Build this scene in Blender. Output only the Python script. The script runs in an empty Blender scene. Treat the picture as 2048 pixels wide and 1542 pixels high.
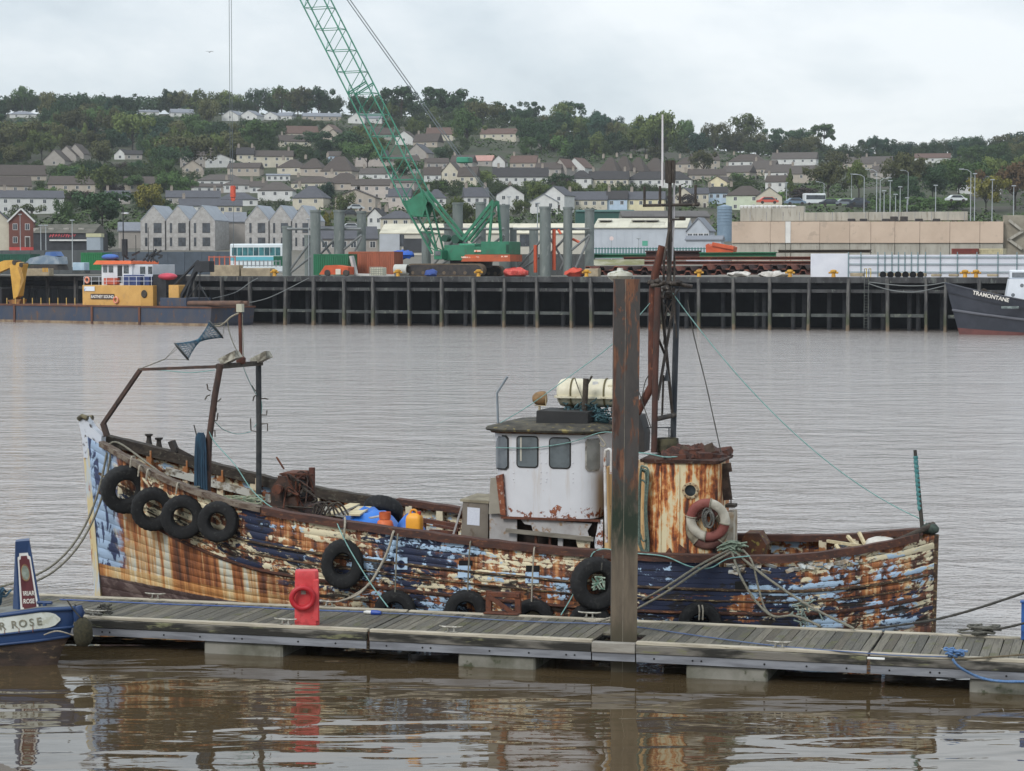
import bpy, math, random
from mathutils import Vector, Matrix
import numpy as np
random.seed(7)
SC = bpy.context.scene
COL = SC.collection
R = math.radians
# ---------------------------------------------------------------- camera, sky, sun, exposure
F = 4400.0; H = 6.5; TH = math.atan((771 - 533) / F)
cam = bpy.data.cameras.new('camera'); cam.sensor_fit = 'HORIZONTAL'; cam.sensor_width = 36
cam.lens = 36 * F / 2048; cam.clip_start = 0.5; cam.clip_end = 12000
co = bpy.data.objects.new('camera', cam); COL.objects.link(co)
co.location = (0, 0, H); co.rotation_euler = (R(90) - TH, 0, 0)
SC.camera = co
SC.view_settings.view_transform = 'Standard'; SC.view_settings.look = 'None'
SC.view_settings.exposure = 0.28; SC.view_settings.gamma = 1.0
SC.cycles.use_denoising = True
SC.cycles.max_bounces = 6; SC.cycles.diffuse_bounces = 3; SC.cycles.glossy_bounces = 4
SC.cycles.volume_bounces = 2; SC.cycles.transmission_bounces = 4; SC.cycles.transparent_max_bounces = 6
SC.cycles.caustics_reflective = False; SC.cycles.caustics_refractive = False
SUN_EL, SUN_AZ = R(38), R(-35)

def lin(c):
    f = lambda x: x / 12.92 if x <= 0.04045 else ((x + 0.055) / 1.055) ** 2.4
    return tuple(f(x / 255.0) for x in c[:3]) + (1.0,)

class NT:
    """short-hand for building node trees"""
    def __init__(s, tree): s.t = tree
    def n(s, typ, **kw):
        nd = s.t.nodes.new('ShaderNode' + typ)
        for k, v in kw.items():
            if k.startswith('i_'):
                key = k[2:]
                key = int(key) if key.isdigit() else key.replace('_', ' ')
                s.set(nd.inputs[key], v)
            else: setattr(nd, k, v)
        return nd
    def set(s, sock, v):
        if isinstance(v, bpy.types.NodeSocket): s.t.links.new(v, sock)
        elif v is not None: sock.default_value = v
    def math(s, op, a, b=None, c=None, clamp=False):
        nd = s.n('Math', operation=op, use_clamp=clamp); s.set(nd.inputs[0], a)
        if b is not None: s.set(nd.inputs[1], b)
        if c is not None: s.set(nd.inputs[2], c)
        return nd.outputs[0]
    def map(s, vec, scale=(1, 1, 1), loc=(0, 0, 0), rot=(0, 0, 0)):
        nd = s.n('Mapping'); s.set(nd.inputs[0], vec); nd.inputs['Location'].default_value = loc
        nd.inputs['Rotation'].default_value = rot; nd.inputs['Scale'].default_value = scale
        return nd.outputs[0]
    def noise(s, vec, scale=1.0, detail=4.0, rough=0.55, dist=0.0, col=False):
        nd = s.n('TexNoise'); s.set(nd.inputs['Vector'], vec)
        nd.inputs['Scale'].default_value = scale; nd.inputs['Detail'].default_value = detail
        nd.inputs['Roughness'].default_value = rough; nd.inputs['Distortion'].default_value = dist
        return nd.outputs['Color' if col else 'Fac']
    def ramp(s, fac, stops, interp='LINEAR'):
        nd = s.n('ValToRGB'); s.set(nd.inputs[0], fac); cr = nd.color_ramp; cr.interpolation = interp
        while len(cr.elements) < len(stops): cr.elements.new(0.5)
        for e, (p, c) in zip(cr.elements, stops):
            e.position = p
            e.color = (c, c, c, 1) if isinstance(c, (int, float)) else (c if len(c) == 4 else lin(c))
        return nd.outputs[0]
    def step(s, x, a, b):          # smooth 0..1 between a and b
        nd = s.n('MapRange', interpolation_type='SMOOTHSTEP'); s.set(nd.inputs[0], x)
        nd.inputs[1].default_value = a; nd.inputs[2].default_value = b
        return nd.outputs[0]
    def mix(s, fac, a, b, mode='MIX'):
        nd = s.n('Mix', data_type='RGBA', blend_type=mode); s.set(nd.inputs[0], fac)
        s.set(nd.inputs[6], lin(a) if isinstance(a, tuple) and len(a) == 3 else a)
        s.set(nd.inputs[7], lin(b) if isinstance(b, tuple) and len(b) == 3 else b)
        return nd.outputs[2]
    def sep(s, vec):
        nd = s.n('SeparateXYZ'); s.set(nd.inputs[0], vec); return nd.outputs

SKYX = 2.55
W_ = bpy.data.worlds.new('World'); SC.world = W_; W_.use_nodes = True
t = NT(W_.node_tree); W_.node_tree.nodes.clear()
sky = t.n('TexSky', sky_type='NISHITA', sun_disc=False, sun_elevation=SUN_EL, sun_rotation=SUN_AZ)
bg1 = t.n('Background', i_Strength=0.1); t.set(bg1.inputs[0], sky.outputs[0])
tc = t.n('TexCoord')
d = t.map(tc.outputs["Generated"], scale=(1.0, 1.0, 2.6), loc=(SKYX, 0, 0))
n1 = t.noise(d, 2.4, 7.0, 0.58, 0.35)
n2 = t.noise(t.map(d, loc=(3, 1, 7)), 9.0, 6.0, 0.55, 0.2)
nn = t.math('ADD', t.math('MULTIPLY', n1, 0.75), t.math('MULTIPLY', n2, 0.25))
cc = t.ramp(nn, [(0.40, (0.44, 0.50, 0.555, 1)), (0.50, (0.60, 0.66, 0.705, 1)), (0.62, (0.79, 0.825, 0.85, 1))])
zc = t.sep(tc.outputs['Generated'])[2]
br = t.math('ADD', t.math('MULTIPLY', t.math('MAXIMUM', zc, 0.0), 0.55), 0.98)
cc = t.mix(1.0, cc, t.n('CombineXYZ', i_0=br, i_1=br, i_2=br).outputs[0], 'MULTIPLY')
bg2 = t.n('Background', i_Strength=1.0); t.set(bg2.inputs[0], cc)
mx = t.n('MixShader', i_0=0.9); t.set(mx.inputs[1], bg1.outputs[0]); t.set(mx.inputs[2], bg2.outputs[0])
t.set(t.n('OutputWorld').inputs[0], mx.outputs[0])

sl = bpy.data.lights.new('sun', 'SUN'); sl.energy = 1.5; sl.angle = R(18); sl.color = (1.0, 0.97, 0.92)
so = bpy.data.objects.new('sun', sl); COL.objects.link(so)
sd = Vector((math.sin(SUN_AZ) * math.cos(SUN_EL), -math.cos(SUN_AZ) * math.cos(SUN_EL), math.sin(SUN_EL)))
so.rotation_euler = sd.to_track_quat('Z', 'Y').to_euler()
sky.sun_rotation = math.atan2(sd.x, sd.y)

# ---------------------------------------------------------------- where a picture ray meets the place
cT, sT = math.cos(TH), math.sin(TH)
def ray(u, v):
    x = (u - 1024) / F; y = (771 - v) / F
    return Vector((x, cT + y * sT, -sT + y * cT))
def W(u, v, Y):
    d = ray(u, v); return Vector((0, 0, H)) + d * (Y / d.y)
def Wz(u, v, z):
    d = ray(u, v); return Vector((0, 0, H)) + d * ((z - H) / d.z)
class Frame:
    """a local frame on the ground: x along, y away, z up"""
    def __init__(s, x, y, ang, z=0):
        s.o = Vector((x, y, z)); s.ang = R(ang); s.M = Matrix.Translation(s.o) @ Matrix.Rotation(s.ang, 4, 'Z'); s.I = s.M.inverted()
    def hit(s, u, v, t):             # local point where the ray meets the plane y = t
        o = s.I @ Vector((0, 0, H)); d = s.I.to_3x3() @ ray(u, v)
        return o + d * ((t - o.y) / d.y)
    def hitx(s, u, v, x):
        o = s.I @ Vector((0, 0, H)); d = s.I.to_3x3() @ ray(u, v)
        return o + d * ((x - o.x) / d.x)
    def hitz(s, u, v, z):
        o = s.I @ Vector((0, 0, H)); d = s.I.to_3x3() @ ray(u, v)
        return o + d * ((z - o.z) / d.z)

# ---------------------------------------------------------------- mesh builder
class MB:
    def __init__(s): s.v = []; s.f = []; s.m = []; s.uv = None; s.uv2 = None
    def add(s, vs, fs, mi=0):
        b = len(s.v); s.v += [tuple(p) for p in vs]; s.f += [tuple(i + b for i in f) for f in fs]; s.m += [mi] * len(fs); return s
    def box(s, a, b, mi=0, rot=0.0, M=None):
        x0, y0, z0 = a; x1, y1, z1 = b
        vs = [Vector(p) for p in ((x0, y0, z0), (x1, y0, z0), (x1, y1, z0), (x0, y1, z0), (x0, y0, z1), (x1, y0, z1), (x1, y1, z1), (x0, y1, z1))]
        if rot:
            c = sum(vs, Vector()) / 8; Rm = Matrix.Rotation(rot, 3, 'Z'); vs = [c + Rm @ (p - c) for p in vs]
        if M: vs = [M @ p for p in vs]
        return s.add(vs, [(0, 3, 2, 1), (4, 5, 6, 7), (0, 1, 5, 4), (1, 2, 6, 5), (2, 3, 7, 6), (3, 0, 4, 7)], mi)
    def cbox(s, a, b, c, mi=0):    # box with chamfered edges
        x0, y0, z0 = a; x1, y1, z1 = b; vs = []
        for sx in (0, 1):
            for sy in (0, 1):
                for sz in (0, 1):
                    X = (x0, x1)[sx]; Y = (y0, y1)[sy]; Z = (z0, z1)[sz]
                    dx = c if not sx else -c; dy = c if not sy else -c; dz = c if not sz else -c
                    vs += [(X, Y + dy, Z + dz), (X + dx, Y, Z + dz), (X + dx, Y + dy, Z)]
        V = lambda sx, sy, sz, k: ((sx * 2 + sy) * 2 + sz) * 3 + k
        fs = []
        for i in (0, 1):
            fs.append((V(i,0,0,0), V(i,1,0,0), V(i,1,1,0), V(i,0,1,0))); fs.append((V(0,i,0,1), V(1,i,0,1), V(1,i,1,1), V(0,i,1,1))); fs.append((V(0,0,i,2), V(1,0,i,2), V(1,1,i,2), V(0,1,i,2)))
            for j in (0, 1):
                fs.append((V(i,j,0,0), V(i,j,1,0), V(i,j,1,1), V(i,j,0,1))); fs.append((V(i,0,j,0), V(i,1,j,0), V(i,1,j,2), V(i,0,j,2))); fs.append((V(0,i,j,1), V(1,i,j,1), V(1,i,j,2), V(0,i,j,2)))
                for k in (0, 1): fs.append((V(i,j,k,0), V(i,j,k,1), V(i,j,k,2)))
        return s.add(vs, fs, mi)
    def bar(s, p, q, w, h=None, mi=0, up=(0, 0, 1)):   # rectangular bar from p to q
        p = Vector(p); q = Vector(q); h = h or w; d = (q - p).normalized(); u = Vector(up)
        if abs(d.dot(u)) > 0.98: u = Vector((1, 0, 0))
        x = d.cross(u).normalized(); y = x.cross(d)
        vs = []
        for c in (p, q): vs += [c + x * a * w / 2 + y * b * h / 2 for a, b in ((-1, -1), (1, -1), (1, 1), (-1, 1))]
        return s.add(vs, [(0, 1, 2, 3), (7, 6, 5, 4), (0, 4, 5, 1), (1, 5, 6, 2), (2, 6, 7, 3), (3, 7, 4, 0)], mi)
    def tube(s, pts, r, n=8, mi=0, closed=False, caps=True):
        pts = [Vector(p) for p in pts]; m = len(pts); rs = r if isinstance(r, (list, tuple)) else [r] * m
        vs = []; px = None
        for i, p in enumerate(pts):
            if closed: d = pts[(i + 1) % m] - pts[i - 1]
            else: d = pts[min(i + 1, m - 1)] - pts[max(i - 1, 0)]
            d = d.normalized() if d.length > 1e-9 else Vector((0, 0, 1))
            if px is None:
                u = Vector((0, 0, 1)) if abs(d.z) < 0.9 else Vector((1, 0, 0)); px = d.cross(u).normalized()
            else:
                px = (px - d * px.dot(d)); px = px.normalized() if px.length > 1e-6 else d.orthogonal().normalized()
            py = d.cross(px)
            vs += [p + (px * math.cos(2 * math.pi * k / n) + py * math.sin(2 * math.pi * k / n)) * rs[i] for k in range(n)]
        fs = []
        for i in range(m if closed else m - 1):
            a = i * n; b = ((i + 1) % m) * n
            fs += [(a + k, a + (k + 1) % n, b + (k + 1) % n, b + k) for k in range(n)]
        if caps and not closed: fs += [tuple(range(n - 1, -1, -1)), tuple((m - 1) * n + k for k in range(n))]
        return s.add(vs, fs, mi)
    def lathe(s, prof, n=24, axis='z', mi=0, o=(0, 0, 0), M=None, closed=False):   # prof: (r, h)
        vs = []; o = Vector(o); L = len(prof)
        for r, h in prof:
            for k in range(n):
                a = 2 * math.pi * k / n; c, d = r * math.cos(a), r * math.sin(a)
                p = {'z': (c, d, h), 'y': (c, h, d), 'x': (h, c, d)}[axis]
                p = Vector(p); p = (M @ p) if M else p; vs.append(o + p)
        fs = []
        for i in range(L if closed else L - 1):
            a = i * n; b = ((i + 1) % L) * n
            fs += [(a + k, a + (k + 1) % n, b + (k + 1) % n, b + k) for k in range(n)]
        if not closed:
            if prof[0][0] > 1e-6: fs.append(tuple(range(n - 1, -1, -1)))
            if prof[-1][0] > 1e-6: fs.append(tuple((L - 1) * n + k for k in range(n)))
        return s.add(vs, fs, mi)
    def prism(s, poly, a, b, axis='y', mi=0, M=None):   # polygon (p,q) extruded between a and b along axis
        n = len(poly); vs = []
        for h in (a, b):
            for p, q in poly:
                c = Vector({'y': (p, h, q), 'z': (p, q, h), 'x': (h, p, q)}[axis]); vs.append(M @ c if M else c)
        fs = [tuple(range(n - 1, -1, -1)), tuple(range(n, 2 * n))] + [(k, (k + 1) % n, n + (k + 1) % n, n + k) for k in range(n)]
        return s.add(vs, fs, mi)
    def ball(s, c, r, n=10, m=6, mi=0, sc=(1, 1, 1)):
        prof = [(math.sin(math.pi * i / m), -math.cos(math.pi * i / m)) for i in range(m + 1)]
        prof[0] = (0, -1); prof[-1] = (0, 1)
        M = Matrix.Diagonal((r * sc[0], r * sc[1], r * sc[2], 1))
        return s.lathe(prof, n, 'z', mi, c, M)
    def jit(s, amt, seed=0):
        rr = random.Random(seed); s.v = [(x + rr.uniform(-amt, amt), y + rr.uniform(-amt, amt), z + rr.uniform(-amt, amt)) for x, y, z in s.v]; return s
    def obj(s, name, mats, parent=None, smooth=None, loc=None, color=None, label=None, cat=None, group=None, kind=None):
        me = bpy.data.meshes.new(name); me.from_pydata(s.v, [], s.f)
        mats = mats if isinstance(mats, (list, tuple)) else [mats]
        for m in mats: me.materials.append(m)
        if any(s.m): me.polygons.foreach_set('material_index', s.m)
        if s.uv: 
            l = me.uv_layers.new(name='UVMap'); idx = np.empty(len(me.loops), dtype=np.int32); me.loops.foreach_get('vertex_index', idx)
            l.data.foreach_set('uv', np.array(s.uv, dtype=np.float32)[idx].ravel())
        if s.uv2:
            l = me.uv_layers.new(name='Seam'); l.data.foreach_set('uv', np.array(s.uv2, dtype=np.float32)[idx].ravel())
        me.update()
        if smooth is not None:
            me.polygons.foreach_set('use_smooth', [True] * len(me.polygons)); me.set_sharp_from_angle(angle=R(smooth))
        return link(me, name, parent, loc, color, label, cat, group, kind)
def link(me, name, parent=None, loc=None, color=None, label=None, cat=None, group=None, kind=None, rot=None, scale=None):
    o = bpy.data.objects.new(name, me); COL.objects.link(o)
    if parent: o.parent = parent
    if loc: o.location = loc
    if rot: o.rotation_euler = rot
    if scale: o.scale = scale
    if color: o.color = lin(color)
    tag(o, label, cat, group, kind); return o
def tag(o, label=None, cat=None, group=None, kind=None):
    if label: o['label'] = label
    if cat: o['category'] = cat
    if group: o['group'] = group
    if kind: o['kind'] = kind
    return o
def thing(name, label, cat, loc=(0, 0, 0), rz=0.0, group=None):
    o = bpy.data.objects.new(name, None); COL.objects.link(o); o.location = loc; o.rotation_euler = (0, 0, rz); o.empty_display_size = 0.2
    return tag(o, label, cat, group)
def copy_tree(o, parent=None):
    c = o.copy(); COL.objects.link(c); c.parent = parent
    for ch in o.children: copy_tree(ch, c)
    return c
def kids(o): return list(o.children)
def lerp(x, xs, ys): return float(np.interp(x, xs, ys))
def sag(p, q, d, n=14):
    p = Vector(p); q = Vector(q); return [p.lerp(q, i / n) - Vector((0, 0, d * 4 * (i / n) * (1 - i / n))) for i in range(n + 1)]
def smoothpath(pts, k=5):
    pts = [Vector(p) for p in pts]; out = []
    for i in range(len(pts) - 1):
        p0 = pts[max(i - 1, 0)]; p1 = pts[i]; p2 = pts[i + 1]; p3 = pts[min(i + 2, len(pts) - 1)]
        for j in range(k):
            t_ = j / k
            out.append(0.5 * ((2 * p1) + (p2 - p0) * t_ + (2 * p0 - 5 * p1 + 4 * p2 - p3) * t_ ** 2 + (3 * p1 - p0 - 3 * p2 + p3) * t_ ** 3))
    return out + [pts[-1]]

# ---------------------------------------------------------------- materials
MATS = {}
def newmat(name):
    m = bpy.data.materials.new(name); m.use_nodes = True; m.node_tree.nodes.clear(); t = NT(m.node_tree)
    out = t.n('OutputMaterial'); b = t.n('BsdfPrincipled'); t.set(out.inputs[0], b.outputs[0]); MATS[name] = m
    return m, t, b
def bump(t, b, h, strength=0.3, dist=0.02):
    nd = t.n('Bump', i_Strength=strength, i_Distance=dist); t.set(nd.inputs['Height'], h); t.set(b.inputs['Normal'], nd.outputs[0])
def M(name, c1, c2=None, scale=3.0, rough=0.7, bmp=0.2, metal=0.0, c3=None, stretch=(1, 1, 1), thr=(0.35, 0.65), objcol=False, rnd=0.0, detail=5.0, spec=0.5, dist=0.02):
    """plain material: noise-mixed colours, optional third colour for stains, grain relief"""
    if name in MATS: return MATS[name]
    m, t, b = newmat(name); tc = t.n('TexCoord'); oi = t.n('ObjectInfo')
    loc = t.n('VectorMath', operation='ADD'); t.set(loc.inputs[0], tc.outputs['Object'])
    rv = t.math('MULTIPLY', oi.outputs['Random'], 37.0); t.set(loc.inputs[1], t.n('CombineXYZ', i_0=rv, i_1=rv, i_2=rv).outputs[0])
    v = t.map(loc.outputs[0], scale=stretch)
    n = t.noise(v, scale, detail, 0.6)
    col = oi.outputs['Color'] if objcol else lin(c1)
    if objcol:
        k = t.math('ADD', t.math('MULTIPLY', n, 0.5), 0.75)
        col = t.mix(1.0, col, t.n('CombineXYZ', i_0=k, i_1=k, i_2=k).outputs[0], 'MULTIPLY')
        if c2: col = t.mix(t.step(n, *thr), col, lin(c2))
    elif c2: col = t.mix(t.step(n, *thr), lin(c1), lin(c2))
    else:
        k = t.math('ADD', t.math('MULTIPLY', n, 0.5), 0.75)
        col = t.mix(1.0, lin(c1), t.n('CombineXYZ', i_0=k, i_1=k, i_2=k).outputs[0], 'MULTIPLY')
    if c3:
        n3 = t.noise(t.map(v, loc=(9, 4, 2)), scale * 2.3, 6.0, 0.65); col = t.mix(t.step(n3, 0.56, 0.66), col, lin(c3))
    if rnd:
        k = t.math('ADD', t.math('MULTIPLY', oi.outputs['Random'], rnd * 2), 1 - rnd)
        col = t.mix(1.0, col, t.n('CombineXYZ', i_0=k, i_1=k, i_2=k).outputs[0], 'MULTIPLY')
    t.set(b.inputs['Base Color'], col); b.inputs['Roughness'].default_value = rough; b.inputs['Metallic'].default_value = metal
    b.inputs['Specular IOR Level'].default_value = spec
    if bmp: bump(t, b, t.noise(v, scale * 6, 4.0, 0.6), bmp, dist)
    return m
# ================================================================= the river, its bed and the ground beyond
def water_mat():
    m, t, b = newmat('river_water'); tc = t.n('TexCoord'); P = tc.outputs['Object']; xyz = t.sep(P)
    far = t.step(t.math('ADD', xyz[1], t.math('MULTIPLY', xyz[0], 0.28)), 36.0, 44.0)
    # sheltered water in front of the pontoon: long low swell lines
    a1 = t.noise(t.map(P, scale=(0.42, 1.35, 1), rot=(0, 0, R(10))), 1.0, 1.0, 0.4, 0.6)
    a2 = t.noise(t.map(P, scale=(1.6, 4.5, 1), rot=(0, 0, R(-6)), loc=(5, 3, 0)), 1.0, 2.0, 0.5, 0.3)
    near_h = t.math('ADD', t.math('MULTIPLY', a1, 0.032), t.math('MULTIPLY', a2, 0.0030))
    # open river: wind ripple
    b1 = t.noise(t.map(P, scale=(0.55, 1.0, 1), rot=(0, 0, R(14))), 0.55, 5.0, 0.62, 0.5)
    b2 = t.noise(t.map(P, scale=(1.0, 1.5, 1), rot=(0, 0, R(-10)), loc=(2, 8, 0)), 2.6, 3.0, 0.6, 0.3)
    b3 = t.noise(t.map(P, scale=(0.03, 0.1, 1)), 1.0, 3.0, 0.6, 0.6)
    far_h = t.math('MULTIPLY', t.math('ADD', t.math('MULTIPLY', b1, 0.62), t.math('MULTIPLY', b2, 0.10)), t.math('ADD', t.math('MULTIPLY', b3, 0.9), 0.35))
    h = t.math('ADD', t.math('MULTIPLY', near_h, t.math('SUBTRACT', 1.0, far)), t.math('MULTIPLY', far_h, far))
    nd = t.n('Bump', i_Strength=1.0, i_Distance=1.0); t.set(nd.inputs['Height'], h)
    silt = t.noise(t.map(P, scale=(0.12, 0.3, 1)), 1.0, 4.0, 0.55, 0.5)
    fleck = t.step(t.noise(t.map(P, scale=(1, 2.2, 1)), 9.0, 3.0, 0.7), 0.70, 0.74)
    patch = t.step(t.noise(t.map(P, scale=(0.25, 0.6, 1), loc=(3, 1, 0)), 1.0, 3.0, 0.5), 0.48, 0.62)
    fleck = t.math('MULTIPLY', t.math('MULTIPLY', fleck, patch), t.math('SUBTRACT', 1.0, far))
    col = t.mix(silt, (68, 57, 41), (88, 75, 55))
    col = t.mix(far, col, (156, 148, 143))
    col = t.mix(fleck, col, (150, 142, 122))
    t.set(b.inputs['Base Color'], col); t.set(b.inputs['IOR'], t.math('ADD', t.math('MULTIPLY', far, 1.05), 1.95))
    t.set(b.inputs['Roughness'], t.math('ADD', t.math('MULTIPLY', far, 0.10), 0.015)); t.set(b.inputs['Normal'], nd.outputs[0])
    return m
mb = MB()
xs = [-900, -300, -60, -20, 20, 60, 300, 900]; ys = [-30, 10, 30, 45, 80, 140, 262]
mb.v = [(x, y, 0) for y in ys for x in xs]
mb.f = [(j * 8 + i, j * 8 + i + 1, j * 8 + i + 9, j * 8 + i + 8) for j in range(len(ys) - 1) for i in range(7)]; mb.m = [0] * len(mb.f)
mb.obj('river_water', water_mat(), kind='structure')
# mud bank at the foot of the near quay
mb = MB(); N = 24
for j in range(N):
    for i in range(N):
        x = -9.6 + 5.2 * i / (N - 1); y = 23.4 + 7.6 * j / (N - 1)
        d = math.hypot((x + 8.0) / 2.1, (y - 27.2) / 2.1)
        mb.v.append((x, y, 0.16 * (1 - d) - 0.03 + 0.018 * math.sin(5 * x + 3 * y) + random.uniform(-.006, .006)))
for j in range(N - 1):
    for i in range(N - 1): mb.f.append((j * N + i, j * N + i + 1, (j + 1) * N + i + 1, (j + 1) * N + i)); mb.m.append(0)
mb.obj('mud_bank', M('wet_mud', (78, 66, 52), (98, 86, 70), 2.0, 0.45, 0.5), smooth=60, kind='structure')

YS = [252, 262, 330, 440, 560, 690, 800, 930, 1070, 1200, 1330, 1500, 1800, 2600]
VS = [552.3, 551.5, 548.0, 500, 466, 432, 388, 335, 290, 252, 228, 238, 262, 330]
def vground(u, Y):
    v = lerp(Y, YS, VS); h = 533 - v
    k = lerp(u, [600, 950, 1300, 1700, 2048, 2500], [1, 0.95, 0.62, 0.36, 0.50, 0.6])
    if h > 150: h = 150 + (h - 150) * k
    return 533 - h
def ground(u, Y): return W(u, vground(u, Y), Y)
def ground_Y(u, v):     # distance at which the hillside shows at row v
    lo, hi = 262.0, 1330.0
    for _ in range(40):
        mid = (lo + hi) / 2
        if vground(u, mid) > v: lo = mid
        else: hi = mid
    return lo
QZ = 5.37
def terrain_mat():
    m, t, b = newmat('hillside_ground'); tc = t.n('TexCoord'); P = tc.outputs['Object']
    n = t.noise(P, 0.02, 6.0, 0.6); n2 = t.noise(P, 0.2, 5.0, 0.6)
    g = t.mix(n2, (40, 48, 28), (64, 70, 40)); s_ = t.mix(n2, (92, 88, 80), (120, 116, 106))
    hz = t.step(t.sep(P)[2], 8.0, 14.0)
    col = t.mix(hz, s_, t.mix(t.step(n, 0.40, 0.5), t.mix(n2, (58, 56, 46), (80, 76, 64)), g))
    t.set(b.inputs['Base Color'], col); b.inputs['Roughness'].default_value = 0.95; return m
mb = MB(); us = list(range(-1400, 3500, 70)); n = len(us)
yy = sorted(set(YS[1:] + list(range(280, 1500, 35))))
for Y in yy:
    for u in us:
        p = ground(u, Y)
        if Y <= 335: p.z = QZ - 0.02
        mb.v.append(tuple(p))
for j in range(len(yy) - 1):
    for i in range(n - 1): mb.f.append((j * n + i, j * n + i + 1, (j + 1) * n + i + 1, (j + 1) * n + i)); mb.m.append(0)
mb.obj('hillside', terrain_mat(), smooth=80, kind='structure')
# ================================================================= the floating pontoon
PA = -15.6; PF = Frame(0, 35.26, PA); PW = 2.16; DZ = 0.52   # front edge through (0, 35.26); x runs to the right, y away
def plank_mat():
    m, t, b = newmat('weathered_plank'); tc = t.n('TexCoord'); oi = t.n('ObjectInfo'); P = tc.outputs['Object']
    r = oi.outputs['Random']; off = t.n('CombineXYZ', i_0=t.math('MULTIPLY', r, 91.0)).outputs[0]
    v = t.n('VectorMath', operation='ADD'); t.set(v.inputs[0], P); t.set(v.inputs[1], off); v = v.outputs[0]
    g = t.noise(t.map(v, scale=(30, 1.6, 10)), 1.0, 4.0, 0.6); s_ = t.noise(t.map(v, scale=(2.5, 1.6, 2)), 1.0, 5.0, 0.65)
    sp = t.step(t.noise(v, 26.0, 3.0, 0.7), 0.60, 0.68)
    base = t.ramp(r, [(0.0, (74, 72, 66)), (0.45, (98, 95, 87)), (0.75, (116, 111, 99)), (1.0, (86, 80, 70))])
    col = t.mix(t.math('MULTIPLY', t.step(g, 0.45, 0.62), 0.5), base, (62, 60, 54))
    col = t.mix(t.math('MULTIPLY', t.step(s_, 0.52, 0.66), 0.75), col, (84, 84, 52))
    col = t.mix(t.math('MULTIPLY', sp, 0.7), col, (168, 164, 148))
    t.set(b.inputs['Base Color'], col); b.inputs['Roughness'].default_value = 0.85; bump(t, b, g, 0.5, 0.01); return m
M_plank = plank_mat()
M_edge = M('bleached_edge_timber', (188, 180, 163), (156, 148, 132), 2.5, 0.8, 0.2, stretch=(0.6, 6, 6), c3=(140, 132, 112))
M_beam = M('mossy_side_timber', (112, 108, 101), (38, 37, 33), 1.3, 0.85, 0.5, stretch=(0.5, 2.5, 2.5), thr=(0.42, 0.56), c3=(112, 112, 84))
M_galv = M('galvanised_steel', (142, 145, 152), (112, 114, 120), 2.2, 0.5, 0.08, metal=0.35, stretch=(0.5, 1, 4))
M_conc = M('float_concrete', (136, 134, 126), (92, 92, 80), 1.3, 0.9, 0.4, c3=(70, 74, 56))
M_black = M('black_void', (10, 10, 11), None, 2, 0.9, 0)  # flat black painted for the darkness inside ports, bolt holes and pipe mouth
M_cleat = M('cleat_alloy', (168, 166, 158), (120, 116, 106), 14, 0.45, 0.1, metal=0.4)
def pl(u, v, z=DZ): return PF.hitz(u, v, z)
JX = [pl(735, 1262).x, pl(1228, 1292).x, pl(1735, 1312).x]; X0 = -13.0; X1 = 13.0; pile_x = pl(1247, 1270).x
secs = [(X0, JX[0] - 0.02), (JX[0] + 0.02, pile_x - 0.36), (pile_x + 0.36, JX[2] - 0.02), (JX[2] + 0.02, X1)]
labels = ['weathered plank pontoon section carrying the red lifebuoy post', 'weathered plank pontoon section between red post and rusty pile',
          'weathered plank pontoon section between rusty pile and dark open joint', 'weathered plank pontoon section with coiled rope by the blue post']
pk = MB().box((-0.0685, 0, -0.035), (0.0685, PW - 0.26, 0)); pk_me = None
def cleat_mesh():
    m = MB()
    for sx in (-0.055, 0.055): m.tube([(sx, 0, 0), (sx * 0.95, 0, 0.05), (sx * 0.9, 0, 0.085)], [0.024, 0.015, 0.015], 8)
    m.tube([(-0.2, 0, 0.10), (-0.12, 0, 0.088), (0, 0, 0.085), (0.12, 0, 0.088), (0.2, 0, 0.10)], [0.010, 0.016, 0.018, 0.016, 0.010], 8)
    m.box((-0.1, -0.035, 0), (0.1, 0.035, 0.012)); return m
cleat_me = None
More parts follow.
